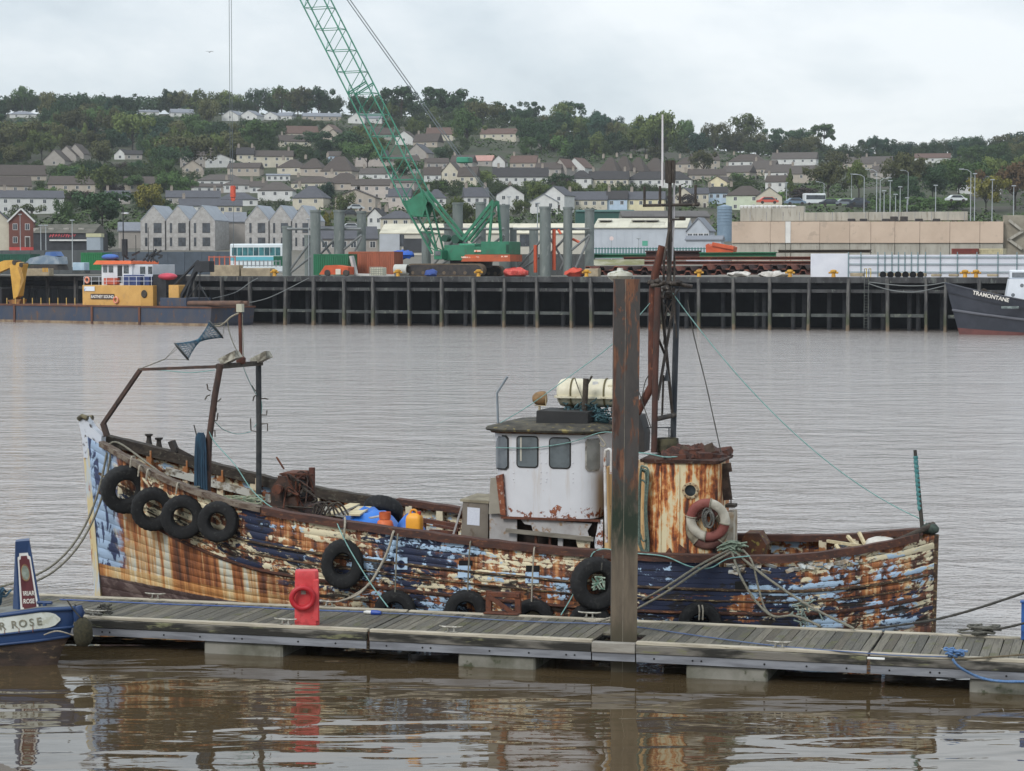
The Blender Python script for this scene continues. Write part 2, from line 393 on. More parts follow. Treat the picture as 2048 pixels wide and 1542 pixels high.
for si, (a, b) in enumerate(secs):
    root = thing('pontoon', labels[si], 'pontoon', PF.M @ Vector(((a + b) / 2, 0, 0)), R(PA), 'pontoon sections'); c = (a + b) / 2; L = b - a
    nb = int(L / 0.146)
    for i in range(nb):
        x = -L / 2 + (i + 0.5) * L / nb
        wx = pile_x - c
        if si == 1 and x > wx - 0.5 and False: continue
        if pk_me is None:
            o = pk.obj('deck_plank', M_plank, root); pk_me = o.data
        else: o = link(pk_me, 'deck_plank', root)
        o.location = (x, 0.13, DZ + random.uniform(-0.003, 0.003)); o.rotation_euler = (0, 0, random.uniform(-.004, .004))
    MB().cbox((-L / 2, 0, DZ - 0.03), (L / 2, 0.118, DZ + 0.022), 0.006).obj('edge_strip', M_edge, root)
    MB().cbox((-L / 2, PW - 0.12, DZ - 0.03), (L / 2, PW, DZ + 0.022), 0.006).obj('edge_strip', M_edge, root)
    MB().cbox((-L / 2 + .005, -0.045, DZ - 0.165), (L / 2 - .005, 0.06, DZ - 0.032), 0.01).obj('side_beam', M_beam, root)
    MB().cbox((-L / 2 + .005, PW - 0.06, DZ - 0.165), (L / 2 - .005, PW + 0.045, DZ - 0.032), 0.01).obj('side_beam', M_beam, root)
    for y0 in (-0.02, PW - 0.01):
        m = MB().box((-L / 2 + .01, y0, DZ - 0.30), (L / 2 - .01, y0 + 0.03, DZ - 0.167)); ch = m.obj('steel_channel', M_galv, root)
        if y0 < 0:
            k = 0; x = -L / 2 + 0.3
            while x < L / 2 - 0.2:
                MB().lathe([(0.016, -0.004), (0.016, 0.002)], 10, 'y', o=(x, y0 - 0.003, DZ - 0.235)).obj('bolt_hole', M_black, ch)
                x += (0.62, 0.14, 1.0, 0.66)[k % 4]; k += 1
    m = MB()
    for x in np.arange(-L / 2 + .3, L / 2, 1.2): m.box((x - .04, 0.02, DZ - 0.2), (x + .04, PW - 0.02, DZ - 0.04))
    m.obj('cross_bearer', M_beam, root)
    # concrete floats
    fl = {0: [(408, 565)], 1: [(917, 1070)], 2: [(1372, 1535)], 3: [(1940, 2110)]}[si]
    for u0, u1 in fl:
        p = PF.hit(u0, 1330, 0.05); q = PF.hit(u1, 1340, 0.05)
        MB().cbox((p.x - c, 0.04, -0.35), (q.x - c, PW - 0.05, DZ - 0.302), 0.03).jit(0.006, si).obj('float', M_conc, root)
    if si == 0: MB().cbox((-5.0, 0.04, -0.35), (-3.6, PW - 0.05, DZ - 0.302), 0.03).obj('float', M_conc, root)
    for u, v, back in {0: [(334, 1192, 1), (578, 1249, 0), (205, 1230, 0)], 1: [(690, 1202, 1), (905, 1266, 0), (1180, 1238, 1)], 2: [(1560, 1296, 0)], 3: [(1960, 1268, 1), (1910, 1312, 0)]}[si]:
        p = pl(u, v)
        if cleat_me is None: o = cleat_mesh().obj('cleat', M_cleat, root, 50); cleat_me = o.data
        else: o = link(cleat_me, 'cleat', root)
        o.location = (p.x - c, PW - 0.055 if back else 0.06, DZ + 0.024)
# steel frame that guides the pile: bridges the gap between two sections
root = thing('pile_guide', 'grey timber and steel guide frame around foot of rusty pile', 'pile guide', PF.M @ Vector((pile_x, 0, 0)), R(PA))
MB().cbox((-0.355, -0.05, DZ - 0.17), (0.355, 0.10, DZ - 0.005), 0.01).obj('front_beam', M('guide_timber', (150, 146, 138), (120, 114, 106), 2, .85, .3, stretch=(.5, 4, 4)), root)
MB().box((-0.35, -0.02, DZ - 0.30), (0.35, 0.03, DZ - 0.172)).obj('steel_channel', M_galv, root)
MB().cbox((-0.355, PW - 0.12, DZ - 0.03), (0.355, PW, DZ + 0.022), 0.006).obj('edge_strip', M_edge, root)
for i in range(5):
    o = link(pk_me, 'deck_plank', root); o.location = (-0.29 + i * 0.145, 0.80, DZ); o.scale = (1, 0.64, 1)
# the pile
def pile_mat():
    m, t, b = newmat('pile_steel'); tc = t.n('TexCoord'); P = tc.outputs['Object']; z = t.sep(P)[2]
    n = t.noise(t.map(P, scale=(3, 3, 0.9)), 1.6, 6.0, 0.65, 0.3); st = t.noise(t.map(P, scale=(8, 8, 1.1)), 1.0, 6.0, 0.68, 0.3)
    rust = t.ramp(st, [(0.3, (40, 32, 30)), (0.45, (84, 58, 48)), (0.56, (120, 82, 60)), (0.7, (92, 64, 52))])
    grey = t.ramp(n, [(0.3, (56, 54, 54)), (0.7, (78, 73, 70))])
    top = t.mix(t.step(t.noise(t.map(P, scale=(5, 5, 1.5), loc=(2, 5, 1)), 1.1, 5.0, 0.66, 0.5), 0.45, 0.52), rust, grey)
    low = t.ramp(st, [(0.3, (80, 71, 61)), (0.7, (112, 101, 86))])
    zz = t.math('ADD', z, t.math('MULTIPLY', t.math('SUBTRACT', n, 0.5), 0.7))
    alg = t.math('MULTIPLY', t.step(zz, 1.75, 2.3), t.math('SUBTRACT', 1.0, t.step(zz, 2.6, 3.3)))
    col = t.mix(t.step(zz, 2.2, 3.1), low, top)
    col = t.mix(t.math('MULTIPLY', alg, t.step(n, 0.35, 0.55)), col, (34, 46, 34))
    col = t.mix(t.math('SUBTRACT', 1.0, t.step(zz, 0.55, 0.95)), col, (74, 68, 54))
    t.set(b.inputs['Base Color'], col); b.inputs['Roughness'].default_value = 0.85; bump(t, b, st, 0.35, 0.01); return m
pb = PF.hit(1246, 1286, 0.42); pt = PF.hit(1255, 558, 0.42)
root = thing('steel_pile', 'tall rusty square steel pile rising through the pontoon', 'pile', PF.M @ Vector((pb.x, 0.42, 0)), 0.0)
hw = 0.205; m = MB(); zt = pt.z; dx = (pt.x - pb.x) * 0.75
for (ax, ay, bx, by) in ((-hw, -0.19, -0.028, 0.19), (-0.022, -0.19, hw, 0.19)):
    vs = [(ax, ay, -1), (bx, ay, -1), (bx, by, -1), (ax, by, -1), (ax + dx, ay, zt), (bx + dx, ay, zt), (bx + dx, by, zt), (ax + dx, by, zt)]
    MB().add(vs, [(0, 3, 2, 1), (4, 5, 6, 7), (0, 1, 5, 4), (1, 2, 6, 5), (2, 3, 7, 6), (3, 0, 4, 7)]).obj('sheet_half', pile_mat() if 'pile_steel' not in MATS else MATS['pile_steel'], root)
vs = []
MB().bar((-0.025, -0.179, -1), (-0.025 + dx, -0.179, zt - 0.002), 0.02, 0.03).obj('weld_seam', M('weld_seam', (104, 94, 82), (150, 144, 130), 6, .8, .2, stretch=(1, 1, .5)), root)
# red lifebuoy post
M_red = M('red_grp', (196, 62, 66), (212, 84, 86), 2.5, 0.45, 0.05, c3=(186, 70, 72), spec=.4)
p = pl(611, 1250); root = thing('lifebuoy_post', 'faded red plastic lifebuoy post standing on pontoon planks', 'lifebuoy post', PF.M @ Vector((p.x, 0.32, DZ)), R(PA + 22))
m = MB(); prof = [(-0.2, -0.09), (-0.14, -0.15), (0.14, -0.15), (0.2, -0.09), (0.2, 0.10), (0.15, 0.15), (-0.15, 0.15), (-0.2, 0.10)]
n = 8
for z, k in ((0, 1.0), (0.03, 1.03), (0.80, 0.98), (0.89, 0.97), (0.915, 0.9)): m.v += [(x * k, y * k, z) for x, y in prof]
for i in range(4): m.f += [(i * n + j, i * n + (j + 1) % n, (i + 1) * n + (j + 1) % n, (i + 1) * n + j) for j in range(n)]
m.f += [tuple(range(n - 1, -1, -1)), tuple(range(4 * n, 5 * n))]; m.m = [0] * len(m.f); m.obj('cabinet', M_red, root, 35)
MB().cbox((0.09, -0.158, 0.06), (0.2, 0.157, 0.78), 0.02).obj('side_door', M_red, root)
MB().cbox((-0.12, -0.24, 0.655), (-0.03, -0.14, 0.68), 0.006).obj('hook', M('hook_steel', (205, 200, 196), None, 8, .4, .05), root)
MB().box((-0.10, -0.156, 0.53), (-0.02, -0.1475, 0.635)).obj('notice', M('notice_paper', (186, 176, 168), (150, 140, 134), 30, .7, 0), root)
rm = PF.M @ Matrix.Translation((p.x, 0.32, DZ)) @ Matrix.Rotation(R(22), 4, 'Z')
ring = MB().lathe([(0.175 + 0.045 * math.cos(a), 0.045 * math.sin(a)) for a in np.linspace(0, 2 * math.pi, 13)[:-1]], 36, 'y', closed=True)
o = ring.obj('lifebuoy', M('red_ring', (188, 40, 50), (170, 34, 44), 4, .5, .08), None, 60, label='small red lifebuoy ring hanging on the red post', cat='lifebuoy')
o.location = rm @ Vector((-0.075, -0.205, 0.475)); o.rotation_euler = (R(6), 0, R(PA + 22)); o.scale = (1.02, 1, 1)
# rusty steel step standing on the back edge
M_rust = M('rusted_steel', (78, 48, 38), (104, 62, 44), 5, 0.9, 0.35, c3=(52, 36, 32))
p = pl(1003, 1232); root = thing('steel_bracket', 'rusty steel fender bracket with slanting brace on pontoon edge', 'bracket', PF.M @ Vector((p.x, PW - 0.02, DZ)), R(PA))
for x in (-0.28, 0.24): MB().bar((x, 0.10, -0.2), (x, 0.10, 0.40), 0.07, 0.10).obj('post', M_rust, root)
MB().cbox((-0.30, 0.03, 0.30), (0.28, 0.17, 0.385), 0.01).obj('top_beam', M_rust, root)
MB().bar((-0.26, 0.02, 0.31), (0.22, 0.0, 0.02), 0.05, 0.07).obj('brace', M_rust, root)
MB().cbox((-0.32, -0.13, 0.024), (0.30, 0.13, 0.05), 0.006).obj('base_plate', M_rust, root)
# blue post at the edge of view
p = pl(2052, 1276); root = thing('blue_post', 'bright blue mooring post at the far end of pontoon', 'post', PF.M @ Vector((p.x, PW - 0.15, DZ)), R(PA))
M_bl = M('blue_post_paint', (44, 92, 160), (36, 78, 140), 5, .5, .1)
MB().cbox((-0.07, -0.07, 0), (0.07, 0.07, 0.60), 0.012).obj('shaft', M_bl, root)
MB().cbox((-0.09, -0.09, 0.601), (0.09, 0.09, 0.63), 0.006).obj('cap', M_bl, root)
# electric cable along the deck, with its plug
M_cable = M('blue_cable', (52, 78, 138), (78, 98, 140), 6, .6, .1)
def deckline(pts, z=DZ + 0.012): return [PF.M @ pl(u, v, z) for u, v in pts]
def W3(fr, pts): return [fr.M @ Vector(p) for p in pts]
MB().tube(smoothpath(deckline([(120, 1199), (330, 1208), (480, 1213), (600, 1219), (728, 1224)])), 0.014, 6).obj('electric_cable', M_cable, label='blue electric cable lying along back of pontoon', cat='cable')
q = smoothpath(deckline([(760, 1226), (860, 1230), (1000, 1240), (1120, 1245), (1220, 1248), (1290, 1256), (1400, 1272), (1520, 1288), (1600, 1296), (1740, 1307), (1800, 1311), (1905, 1314)], DZ + 0.026))
MB().tube(q, 0.011, 6).obj('electric_cable', M('grey_blue_cable', (92, 108, 136), (70, 88, 128), 5, .6, .1), label='thin grey blue cable crossing pontoon towards front edge', cat='cable')
a, b = deckline([(728, 1224), (762, 1226)], DZ + 0.035); mid = a.lerp(b, 0.45)
root = thing('cable_connector', 'white and blue cable plug connector lying on pontoon planks', 'connector', (0, 0, 0))
MB().tube([a, a.lerp(b, .15), mid], [0.02, 0.032, 0.032], 10).obj('socket', M('white_plastic', (212, 212, 208), None, 5, .4, .05), root, 50)
MB().tube([mid, a.lerp(b, .8), b], [0.045, 0.045, 0.028], 10).obj('plug', M('blue_plastic', (36, 70, 150), None, 5, .4, .05), root, 50)
p1, p2 = deckline([(1752, 1318), (1782, 1319)], DZ + 0.024)
MB().box((-0.13, -0.035, 0), (0.13, 0.035, 0.02)).obj('paper_note', M('white_card', (225, 225, 222), None, 5, .6, 0), None, loc=p1, label='small white card lying on the pontoon edge strip', cat='card').rotation_euler = (0, 0, R(PA))
# ================================================================= the derelict trawler
TF = Frame(0.672, 39.908, PA)
def T(u, v, t=0.0): return TF.hit(u, v, t)
SX = [-9.25, -8.95, -8.45, -8.0, -7.2, -6.4, -5.6, -4.0, -2.4, -0.8, 0.8, 2.4, 4.0, 4.8, 5.6, 6.2, 6.6, 6.85, 6.95]
SB = [0.03, 0.30, 0.62, 0.86, 1.25, 1.53, 1.69, 1.82, 1.85, 1.80, 1.72, 1.64, 1.56, 1.44, 1.18, 0.88, 0.58, 0.28, 0.05]
ZX = [-9.25, -8.9, -8.0, -7.2, -6.4, -5.6, -4.8, -4.0, -2.4, -0.8, 0.8, 2.4, 4.0, 4.8, 5.6, 6.4, 6.95]
ZZ = [3.30, 3.20, 2.91, 2.64, 2.42, 2.24, 2.10, 2.00, 1.84, 1.68, 1.56, 1.51, 1.52, 1.56, 1.66, 1.80, 1.90]
def smooth_tab(xs, ys):
    g = np.linspace(xs[0], xs[-1], 200); y = np.interp(g, xs, ys); k = np.ones(9) / 9
    yp = np.concatenate([np.full(4, y[0]) + (y[0] - y[4:0:-1]), y, np.full(4, y[-1]) + (y[-1] - y[-2:-6:-1])]); return g, np.convolve(yp, k, 'valid')
GB = smooth_tab(SX, SB); GZ = smooth_tab(ZX, ZZ)
def brail(s): return max(0.0, float(np.interp(s, *GB)))
def zrail(s): return float(np.interp(s, *GZ))
S0, S1 = -9.25, 6.95
def s_of(xi, z):            # xi 0..1 along the hull at height z: plumb stem raked a little, near plumb stern
    a = S0 + (3.3 - z) * 0.075; b = S1 - max(0, 1.9 - z) * 0.02; return a + xi * (b - a)
def hb(xi, z):
    s = S0 + xi * (S1 - S0); zr = zrail(s); k = max(0.0, 1 - (z + 0.45) / (zr + 0.45))
    fl = lerp(s, [-9.25, -8.3, -6.5, -4, 0, 4, 6, 6.95], [0.75, 0.62, 0.36, 0.16, 0.06, 0.08, 0.22, 0.30])
    return max(0.02, brail(s) * (1 - fl * k ** 1.25) + 0.05 * math.sin(math.pi * k) * (1 if -6 < s < 5 else .4))
def side(s, z, sgn=-1, off=0.0):      # point on the hull skin
    a = s_of(0, z); b = s_of(1, z); xi = min(1, max(0, (s - a) / (b - a))); return Vector((s, sgn * (hb(xi, z) + off), z))
NS = 19; XI = np.concatenate([np.linspace(0, 0.12, 12), np.linspace(0.14, 0.88, 46), np.linspace(0.9, 1, 14)])
def zk(xi, k):
    s = S0 + xi * (S1 - S0); zr = zrail(s); return zr - 0.05 - (zr + 0.40) * k / NS
def hull_mat():
    m, t, b = newmat('peeling_hull_paint'); uv = t.n('UVMap').outputs[0]; U = t.sep(uv); s, V = U[0], U[1]     # metres along, metres below the rail
    oz = t.sep(t.n('TexCoord').outputs['Object'])[2]
    P = uv
    big = t.noise(t.map(P, scale=(0.75, 1.9, 1)), 1.0, 5.0, 0.6, 0.4)
    mid = t.noise(t.map(P, scale=(3.0, 5.0, 1), loc=(4, 2, 0)), 1.0, 6.0, 0.66, 0.6)
    flk = t.noise(t.map(P, scale=(6.5, 8.0, 1), loc=(1, 7, 0)), 1.0, 6.0, 0.66, 0.5)
    fine = t.noise(P, 60.0, 3.0, 0.6)
    strk = t.noise(t.map(P, scale=(9.0, 0.55, 1), loc=(3, 0, 0)), 1.0, 5.0, 0.62, 0.25)
    bstk = t.noise(t.map(P, scale=(3.0, 0.16, 1), loc=(8, 0, 0)), 1.0, 3.0, 0.55, 0.2)
    rr = t.math('ADD', t.math('MULTIPLY', strk, 0.72), t.math('MULTIPLY', mid, 0.28))
    rust = t.ramp(rr, [(0.36, (44, 30, 26)), (0.44, (84, 50, 38)), (0.50, (132, 78, 48)), (0.56, (172, 112, 66)), (0.63, (204, 170, 124))])
    grime = t.ramp(mid, [(0.36, (30, 27, 25)), (0.5, (66, 54, 44)), (0.62, (104, 84, 62)), (0.7, (150, 122, 84))])
    navy = t.ramp(fine, [(0.3, (26, 33, 54)), (0.7, (40, 50, 80))])
    lblue = t.mix(fine, (150, 182, 214), (186, 208, 228)); cream = t.mix(fine, (206, 194, 160), (226, 216, 188))
    sm = t.sep(t.n('UVMap', uv_map='Seam').outputs[0]); ed = t.math('ABSOLUTE', t.math('SUBTRACT', sm[0], 0.5)); pkr = t.n('TexWhiteNoise', noise_dimensions='1D'); t.set(pkr.inputs['W'], sm[1]); seam = t.math('ADD', t.math('MULTIPLY', t.step(ed, 0.25, 0.5), 0.03), t.math('MULTIPLY', t.math('SUBTRACT', pkr.outputs[0], 0.5), 0.05))
    upper = t.math('SUBTRACT', 1.0, t.step(V, 0.52, 0.66)); low = t.math('SUBTRACT', 1.0, upper)
    col = t.mix(t.math('MULTIPLY', low, t.step(big, 0.50, 0.60)), rust, grime)
    # cream undercoat flakes
    big2 = t.noise(t.map(P, scale=(0.9, 1.8, 1), loc=(21, 3, 0)), 1.0, 5.0, 0.62, 0.6); fc = t.math('ADD', t.math('MULTIPLY', flk, 0.5), t.math('MULTIPLY', big2, 0.5))
    col = t.mix(t.step(t.math('SUBTRACT', fc, seam), 0.50, 0.525), col, cream)
    # navy topcoat, thick amidships and aft on the upper strakes
    zone = t.ramp(t.math('DIVIDE', t.math('ADD', s, 9.2), 16.4), [(0.0, 0.0), (0.2, 0.05), (0.25, 0.62), (0.31, 0.28), (0.38, 0.26), (0.42, 0.62), (0.5, 0.45), (0.55, 0.10), (0.64, 0.14), (0.69, 0.80), (0.80, 0.72), (0.86, 0.42), (1.0, 0.30)])
    nv = t.math('ADD', t.math('ADD', t.math('MULTIPLY', big, 0.55), t.math('MULTIPLY', mid, 0.45)), t.math('MULTIPLY', t.math('SUBTRACT', zone, 0.5), t.math('ADD', t.math('MULTIPLY', upper, 0.42), 0.16)))
    nmask = t.step(t.math('SUBTRACT', nv, seam), 0.475, 0.495)
    col = t.mix(nmask, col, navy)
    # light blue topcoat flakes, mostly aft and amidships
    zl = t.ramp(t.math('DIVIDE', t.math('ADD', s, 9.2), 16.4), [(0.0, 0.36), (0.16, 0.2), (0.3, 0.28), (0.42, 0.55), (0.55, 0.46), (0.66, 0.35), (0.78, 0.42), (0.88, 0.60), (1.0, 0.45)])
    lb = t.math('ADD', t.math('ADD', t.math('MULTIPLY', flk, 0.42), t.math('MULTIPLY', t.noise(t.map(P, scale=(1.3, 2.2, 1), loc=(11, 5, 0)), 1.0, 5.0, 0.62, 0.4), 0.58)), t.math('MULTIPLY', t.math('SUBTRACT', zl, 0.5), 0.30))
    lmask = t.step(t.math('SUBTRACT', lb, seam), 0.528, 0.548)
    col = t.mix(lmask, col, lblue)
    # dark gaps of lost paint along the seams, rotten wales
    holes = t.math('MULTIPLY', t.step(t.noise(t.map(P, scale=(2.0, 7.0, 1), loc=(6, 9, 0)), 1.0, 6.0, 0.66, 0.4), 0.54, 0.58), t.math('ADD', t.math('MULTIPLY', low, 0.75), 0.2))
    holes = t.math('MAXIMUM', holes, t.math('MULTIPLY', t.step(t.math('ADD', mid, t.math('MULTIPLY', t.step(ed, 0.38, 0.5), 0.12)), 0.60, 0.66), 0.8)); col = t.mix(holes, col, (30, 26, 24))
    # bow below the wale: long rust runs over old cream and pale blue paint
    bowz = t.math('MULTIPLY', t.math('SUBTRACT', 1.0, t.step(t.math('ADD', s, t.math('MULTIPLY', t.math('SUBTRACT', big, 0.5), 2.0)), -5.2, -4.2)), t.step(t.math('SUBTRACT', V, t.math('MULTIPLY', t.math('ADD', s, 9.0), 0.06)), 0.93, 0.97))
    br_ = t.math('ADD', t.math('MULTIPLY', bstk, 0.6), t.math('MULTIPLY', strk, 0.4))
    bcol = t.ramp(br_, [(0.37, (58, 40, 33)), (0.44, (108, 64, 40)), (0.495, (156, 94, 52)), (0.535, (184, 148, 102)), (0.575, (196, 190, 170)), (0.63, (176, 188, 190))])
    col = t.mix(bowz, col, bcol)
    # stem corner: pale blue with navy scars
    stem = t.math('SUBTRACT', 1.0, t.step(t.math('ADD', s, t.math('MULTIPLY', t.math('SUBTRACT', mid, 0.5), 0.9)), -8.45, -8.15))
    sc_ = t.mix(t.step(t.noise(t.map(P, scale=(5, 1.6, 1)), 1.0, 5.0, 0.6, 0.6), 0.50, 0.54), (152, 174, 200), (50, 60, 92))
    col = t.mix(stem, col, sc_)
    # boot-top band and the bottom paint
    zb = t.math('ADD', oz, t.math('MULTIPLY', t.math('SUBTRACT', mid, 0.5), 0.06))
    ll = lambda k: t.math('ADD', k, t.math('MULTIPLY', t.math('MAXIMUM', t.math('SUBTRACT', -5.0, s), 0.0), 0.055))
    bt = t.math('MULTIPLY', t.math('SUBTRACT', 1.0, t.step(t.math('SUBTRACT', zb, ll(0.56)), -0.01, 0.01)), t.math('SUBTRACT', 1.0, t.step(s, -6.0, -3.0)))
    band = t.ramp(br_, [(0.38, (132, 80, 46)), (0.49, (184, 128, 72)), (0.57, (204, 178, 130)), (0.63, (212, 206, 188))])
    col = t.mix(bt, col, band)
    bot = t.math('SUBTRACT', 1.0, t.step(t.math('SUBTRACT', zb, ll(0.34)), -0.01, 0.01))
    bot = t.math('MULTIPLY', bot, t.math('SUBTRACT', 1.0, t.math('MULTIPLY', t.step(s, -4.6, -3.2), 0.55)))
    col = t.mix(bot, col, t.mix(t.step(mid, 0.45, 0.62), (66, 48, 46), (104, 88, 84)))
    t.set(b.inputs['Base Color'], col); b.inputs['Roughness'].default_value = 0.75
    hh = t.math('ADD', t.math('MULTIPLY', t.math('ADD', nmask, lmask), 0.5), t.math('ADD', t.math('MULTIPLY', flk, 0.6), t.math('MULTIPLY', holes, -0.8)))
    bump(t, b, hh, 0.6, 0.012); return m
M_hull = hull_mat()
TR = thing('trawler', 'derelict rusty blue wooden trawler moored behind the pontoon', 'trawler', TF.o, TF.ang)
hull = thing('hull', None, None); hull.parent = TR
for sg in (-1, 1):
    for k in range(NS):
        mb = MB(); mb.uv = []; mb.uv2 = []; run = []
        for xi in XI:
            s = S0 + xi * (S1 - S0)
            skip = (k == 0 and sg < 0 and 3.55 < s < 5.35)
            if skip:
                run = []; continue
            za, zb = zk(xi, k), zk(xi, k + 1); hgt = za - zb; ring = []
            for fz, off in ((0.0, -0.005), (0.06, 0.003), (0.5, 0.004), (0.95, 0.002), (1.0, -0.005)):
                z = za - hgt * fz; sx = s_of(xi, z); y = hb(xi, z) + off
                mb.v.append((sx, sg * y, z)); mb.uv.append((sx + (20 if sg > 0 else 0), (zrail(s) - z))); mb.uv2.append((fz, k + (30 if sg > 0 else 0))); ring.append(len(mb.v) - 1)
            if run:
                for i in range(4): mb.f.append((run[i], run[i + 1], ring[i + 1], ring[i]) if sg < 0 else (ring[i], ring[i + 1], run[i + 1], run[i])); mb.m.append(0)
            run = ring
        mb.obj('hull_plank', M_hull, hull, 50)
M_rail = M('rusted_rail', (84, 54, 44), (62, 44, 40), 3.5, 0.9, 0.4, c3=(112, 74, 52), stretch=(1, 3, 3))
M_railb = M('charred_rail', (46, 40, 36), (70, 62, 54), 3.5, 0.9, 0.5, c3=(96, 92, 80), stretch=(1, 3, 3))
def rail(sg, sa, sb, w, h, dz, mat, name, outs=0.05, n=26, skew=0.0):
    mb = MB(); run = None
    for i in range(n + 1):
        s = sa + (sb - sa) * i / n; z = zrail(s) + dz; y = brail(s); nx = 0
        ring = [];
        jz = random.uniform(-.008, .008)
        for dy, dzz in ((outs, 0), (outs, h), (outs - w, h), (outs - w, 0)):
            mb.v.append((s, sg * max(0.0, y + dy), z + dzz + jz)); ring.append(len(mb.v) - 1)
        if run:
            for j in range(4): mb.f.append((run[j], run[(j + 1) % 4], ring[(j + 1) % 4], ring[j]))
        else: mb.f.append(tuple(ring))
        run = ring
    mb.f.append(tuple(run)); mb.m = [0] * len(mb.f); return mb.obj(name, mat, hull, 30)
rail(-1, -8.7, -4.9, 0.22, 0.10, -0.05, M('grey_worn_rail', (122, 112, 100), (78, 60, 50), 4, .9, .5, c3=(60, 44, 38), stretch=(1, 3, 3)), 'cap_rail', 0.10)
rail(-1, -4.9, 6.7, 0.24, 0.13, -0.08, M_rail, 'cap_rail', 0.07, 50)
rail(1, -8.9, -3.5, 0.24, 0.20, -0.16, M_railb, 'cap_rail', 0.06, 34)
rail(1, -3.5, 6.7, 0.24, 0.12, -0.07, M_rail, 'cap_rail', 0.07, 40)
# rubbing strakes along the sides
def strake(sg, sa, sb, dv, r, mat, n=60):
    pts = []
    for i in range(n + 1):
        s = sa + (sb - sa) * i / n; z = zrail(s) - dv(s); pts.append(side(s, z, sg, 0.01))
    MB().tube(pts, r, 6).obj('rubbing_strake', mat, hull, 60)
M_str = M('worn_strake', (92, 70, 52), (44, 36, 32), 4, .9, .6, c3=(196, 176, 130), stretch=(1, 4, 4))
strake(-1, -8.8, 6.85, lambda s: lerp(s, [-9, -5, 0, 4, 7], [0.62, 0.64, 0.53, 0.55, 0.72]), 0.028, M_str)
strake(-1, -8.85, 6.8, lambda s: lerp(s, [-9, -5, 0, 4, 7], [0.98, 1.14, 0.98, 0.95, 1.1]), 0.035, M('rotten_strake', (82, 48, 36), (50, 36, 32), 4, .9, .6, c3=(140, 96, 62), stretch=(1, 4, 4)))
strake(-1, -7.5, 6.7, lambda s: lerp(s, [-9, -5, 0, 4, 7], [0.8, 0.85, 0.74, 0.74, 0.9]), 0.018, M_str)
# stem post, stern post, deck
M_stem = M('pale_blue_stem', (176, 188, 200), (198, 182, 140), 1.6, .75, .3, stretch=(3, 3, .6), c3=(150, 86, 44), thr=(.4, .55))
mb = MB(); ring = None
for z in np.linspace(-0.4, 3.0, 14):
    x = s_of(0, z); mb.v += [(x - 0.06, -0.05, z), (x - 0.06, 0.05, z), (x + 0.10, 0.12, z), (x + 0.10, -0.12, z)]; i = len(mb.v) - 4
    if ring is not None: mb.f += [(ring + j, ring + (j + 1) % 4, i + (j + 1) % 4, i + j) for j in range(4)]
    ring = i
mb.m = [0] * len(mb.f); mb.obj('stem_post', M_stem, hull, 30)
a = T(172, 905, 0); mb = MB(); top = [(a.x + .0, 2.82), (a.x - .03, 3.2), (a.x - .09, 3.48), (a.x - .05, 3.60), (a.x + .06, 3.60), (a.x + .17, 3.42), (a.x + .38, 3.24), (a.x + .36, 3.02), (a.x + .2, 2.8)]
mb.prism(top, -0.10, 0.10).obj('stem_head', M('chipped_white_paint', (196, 200, 208), (70, 62, 58), 3.2, .7, .3, thr=(.58, .62), c3=(60, 52, 50)), hull)
mb = MB().tube([(a.x - .1, -0.11, 3.56), (a.x - .02, -0.11, 3.62), (a.x + .1, -0.11, 3.58)], 0.05, 8); mb.tube([(a.x - .1, 0.11, 3.56), (a.x + .1, .11, 3.58)], .05, 8); mb.obj('stem_lichen', M('lichen_crust', (120, 112, 88), (70, 66, 56), 14, .95, .8), hull, 60)
mb = MB(); ring = None
for z in np.linspace(-0.4, 1.85, 8):
    x = s_of(1, z); mb.v += [(x - 0.10, -0.12, z), (x - 0.10, 0.12, z), (x + 0.05, 0.05, z), (x + 0.05, -0.05, z)]; i = len(mb.v) - 4
    if ring is not None: mb.f += [(ring + j, ring + (j + 1) % 4, i + (j + 1) % 4, i + j) for j in range(4)]
    ring = i
mb.f.append((ring, ring + 1, ring + 2, ring + 3)); mb.m = [0] * len(mb.f); mb.obj('stern_post', M_str, hull, 30)
mb = MB(); ring = None; xs = np.linspace(-8.4, 6.7, 40)
DKZ = lambda s: zrail(s) - lerp(s, [-9, -5.5, -2, 7], [0.62, 0.72, 0.78, 0.75])
for s in xs:
    z = DKZ(s); y = max(0.02, brail(s) - 0.10); mb.v += [(s, -y, z), (s, 0, z + .05), (s, y, z)]; i = len(mb.v) - 3
    if ring is not None: mb.f += [(ring, i, i + 1, ring + 1), (ring + 1, i + 1, i + 2, ring + 2)]
    ring = i
mb.m = [0] * len(mb.f); mb.obj('deck', M('rotten_deck', (70, 62, 52), (48, 42, 36), 2, .9, .4, c3=(104, 80, 56), stretch=(.5, 5, 1)), hull)
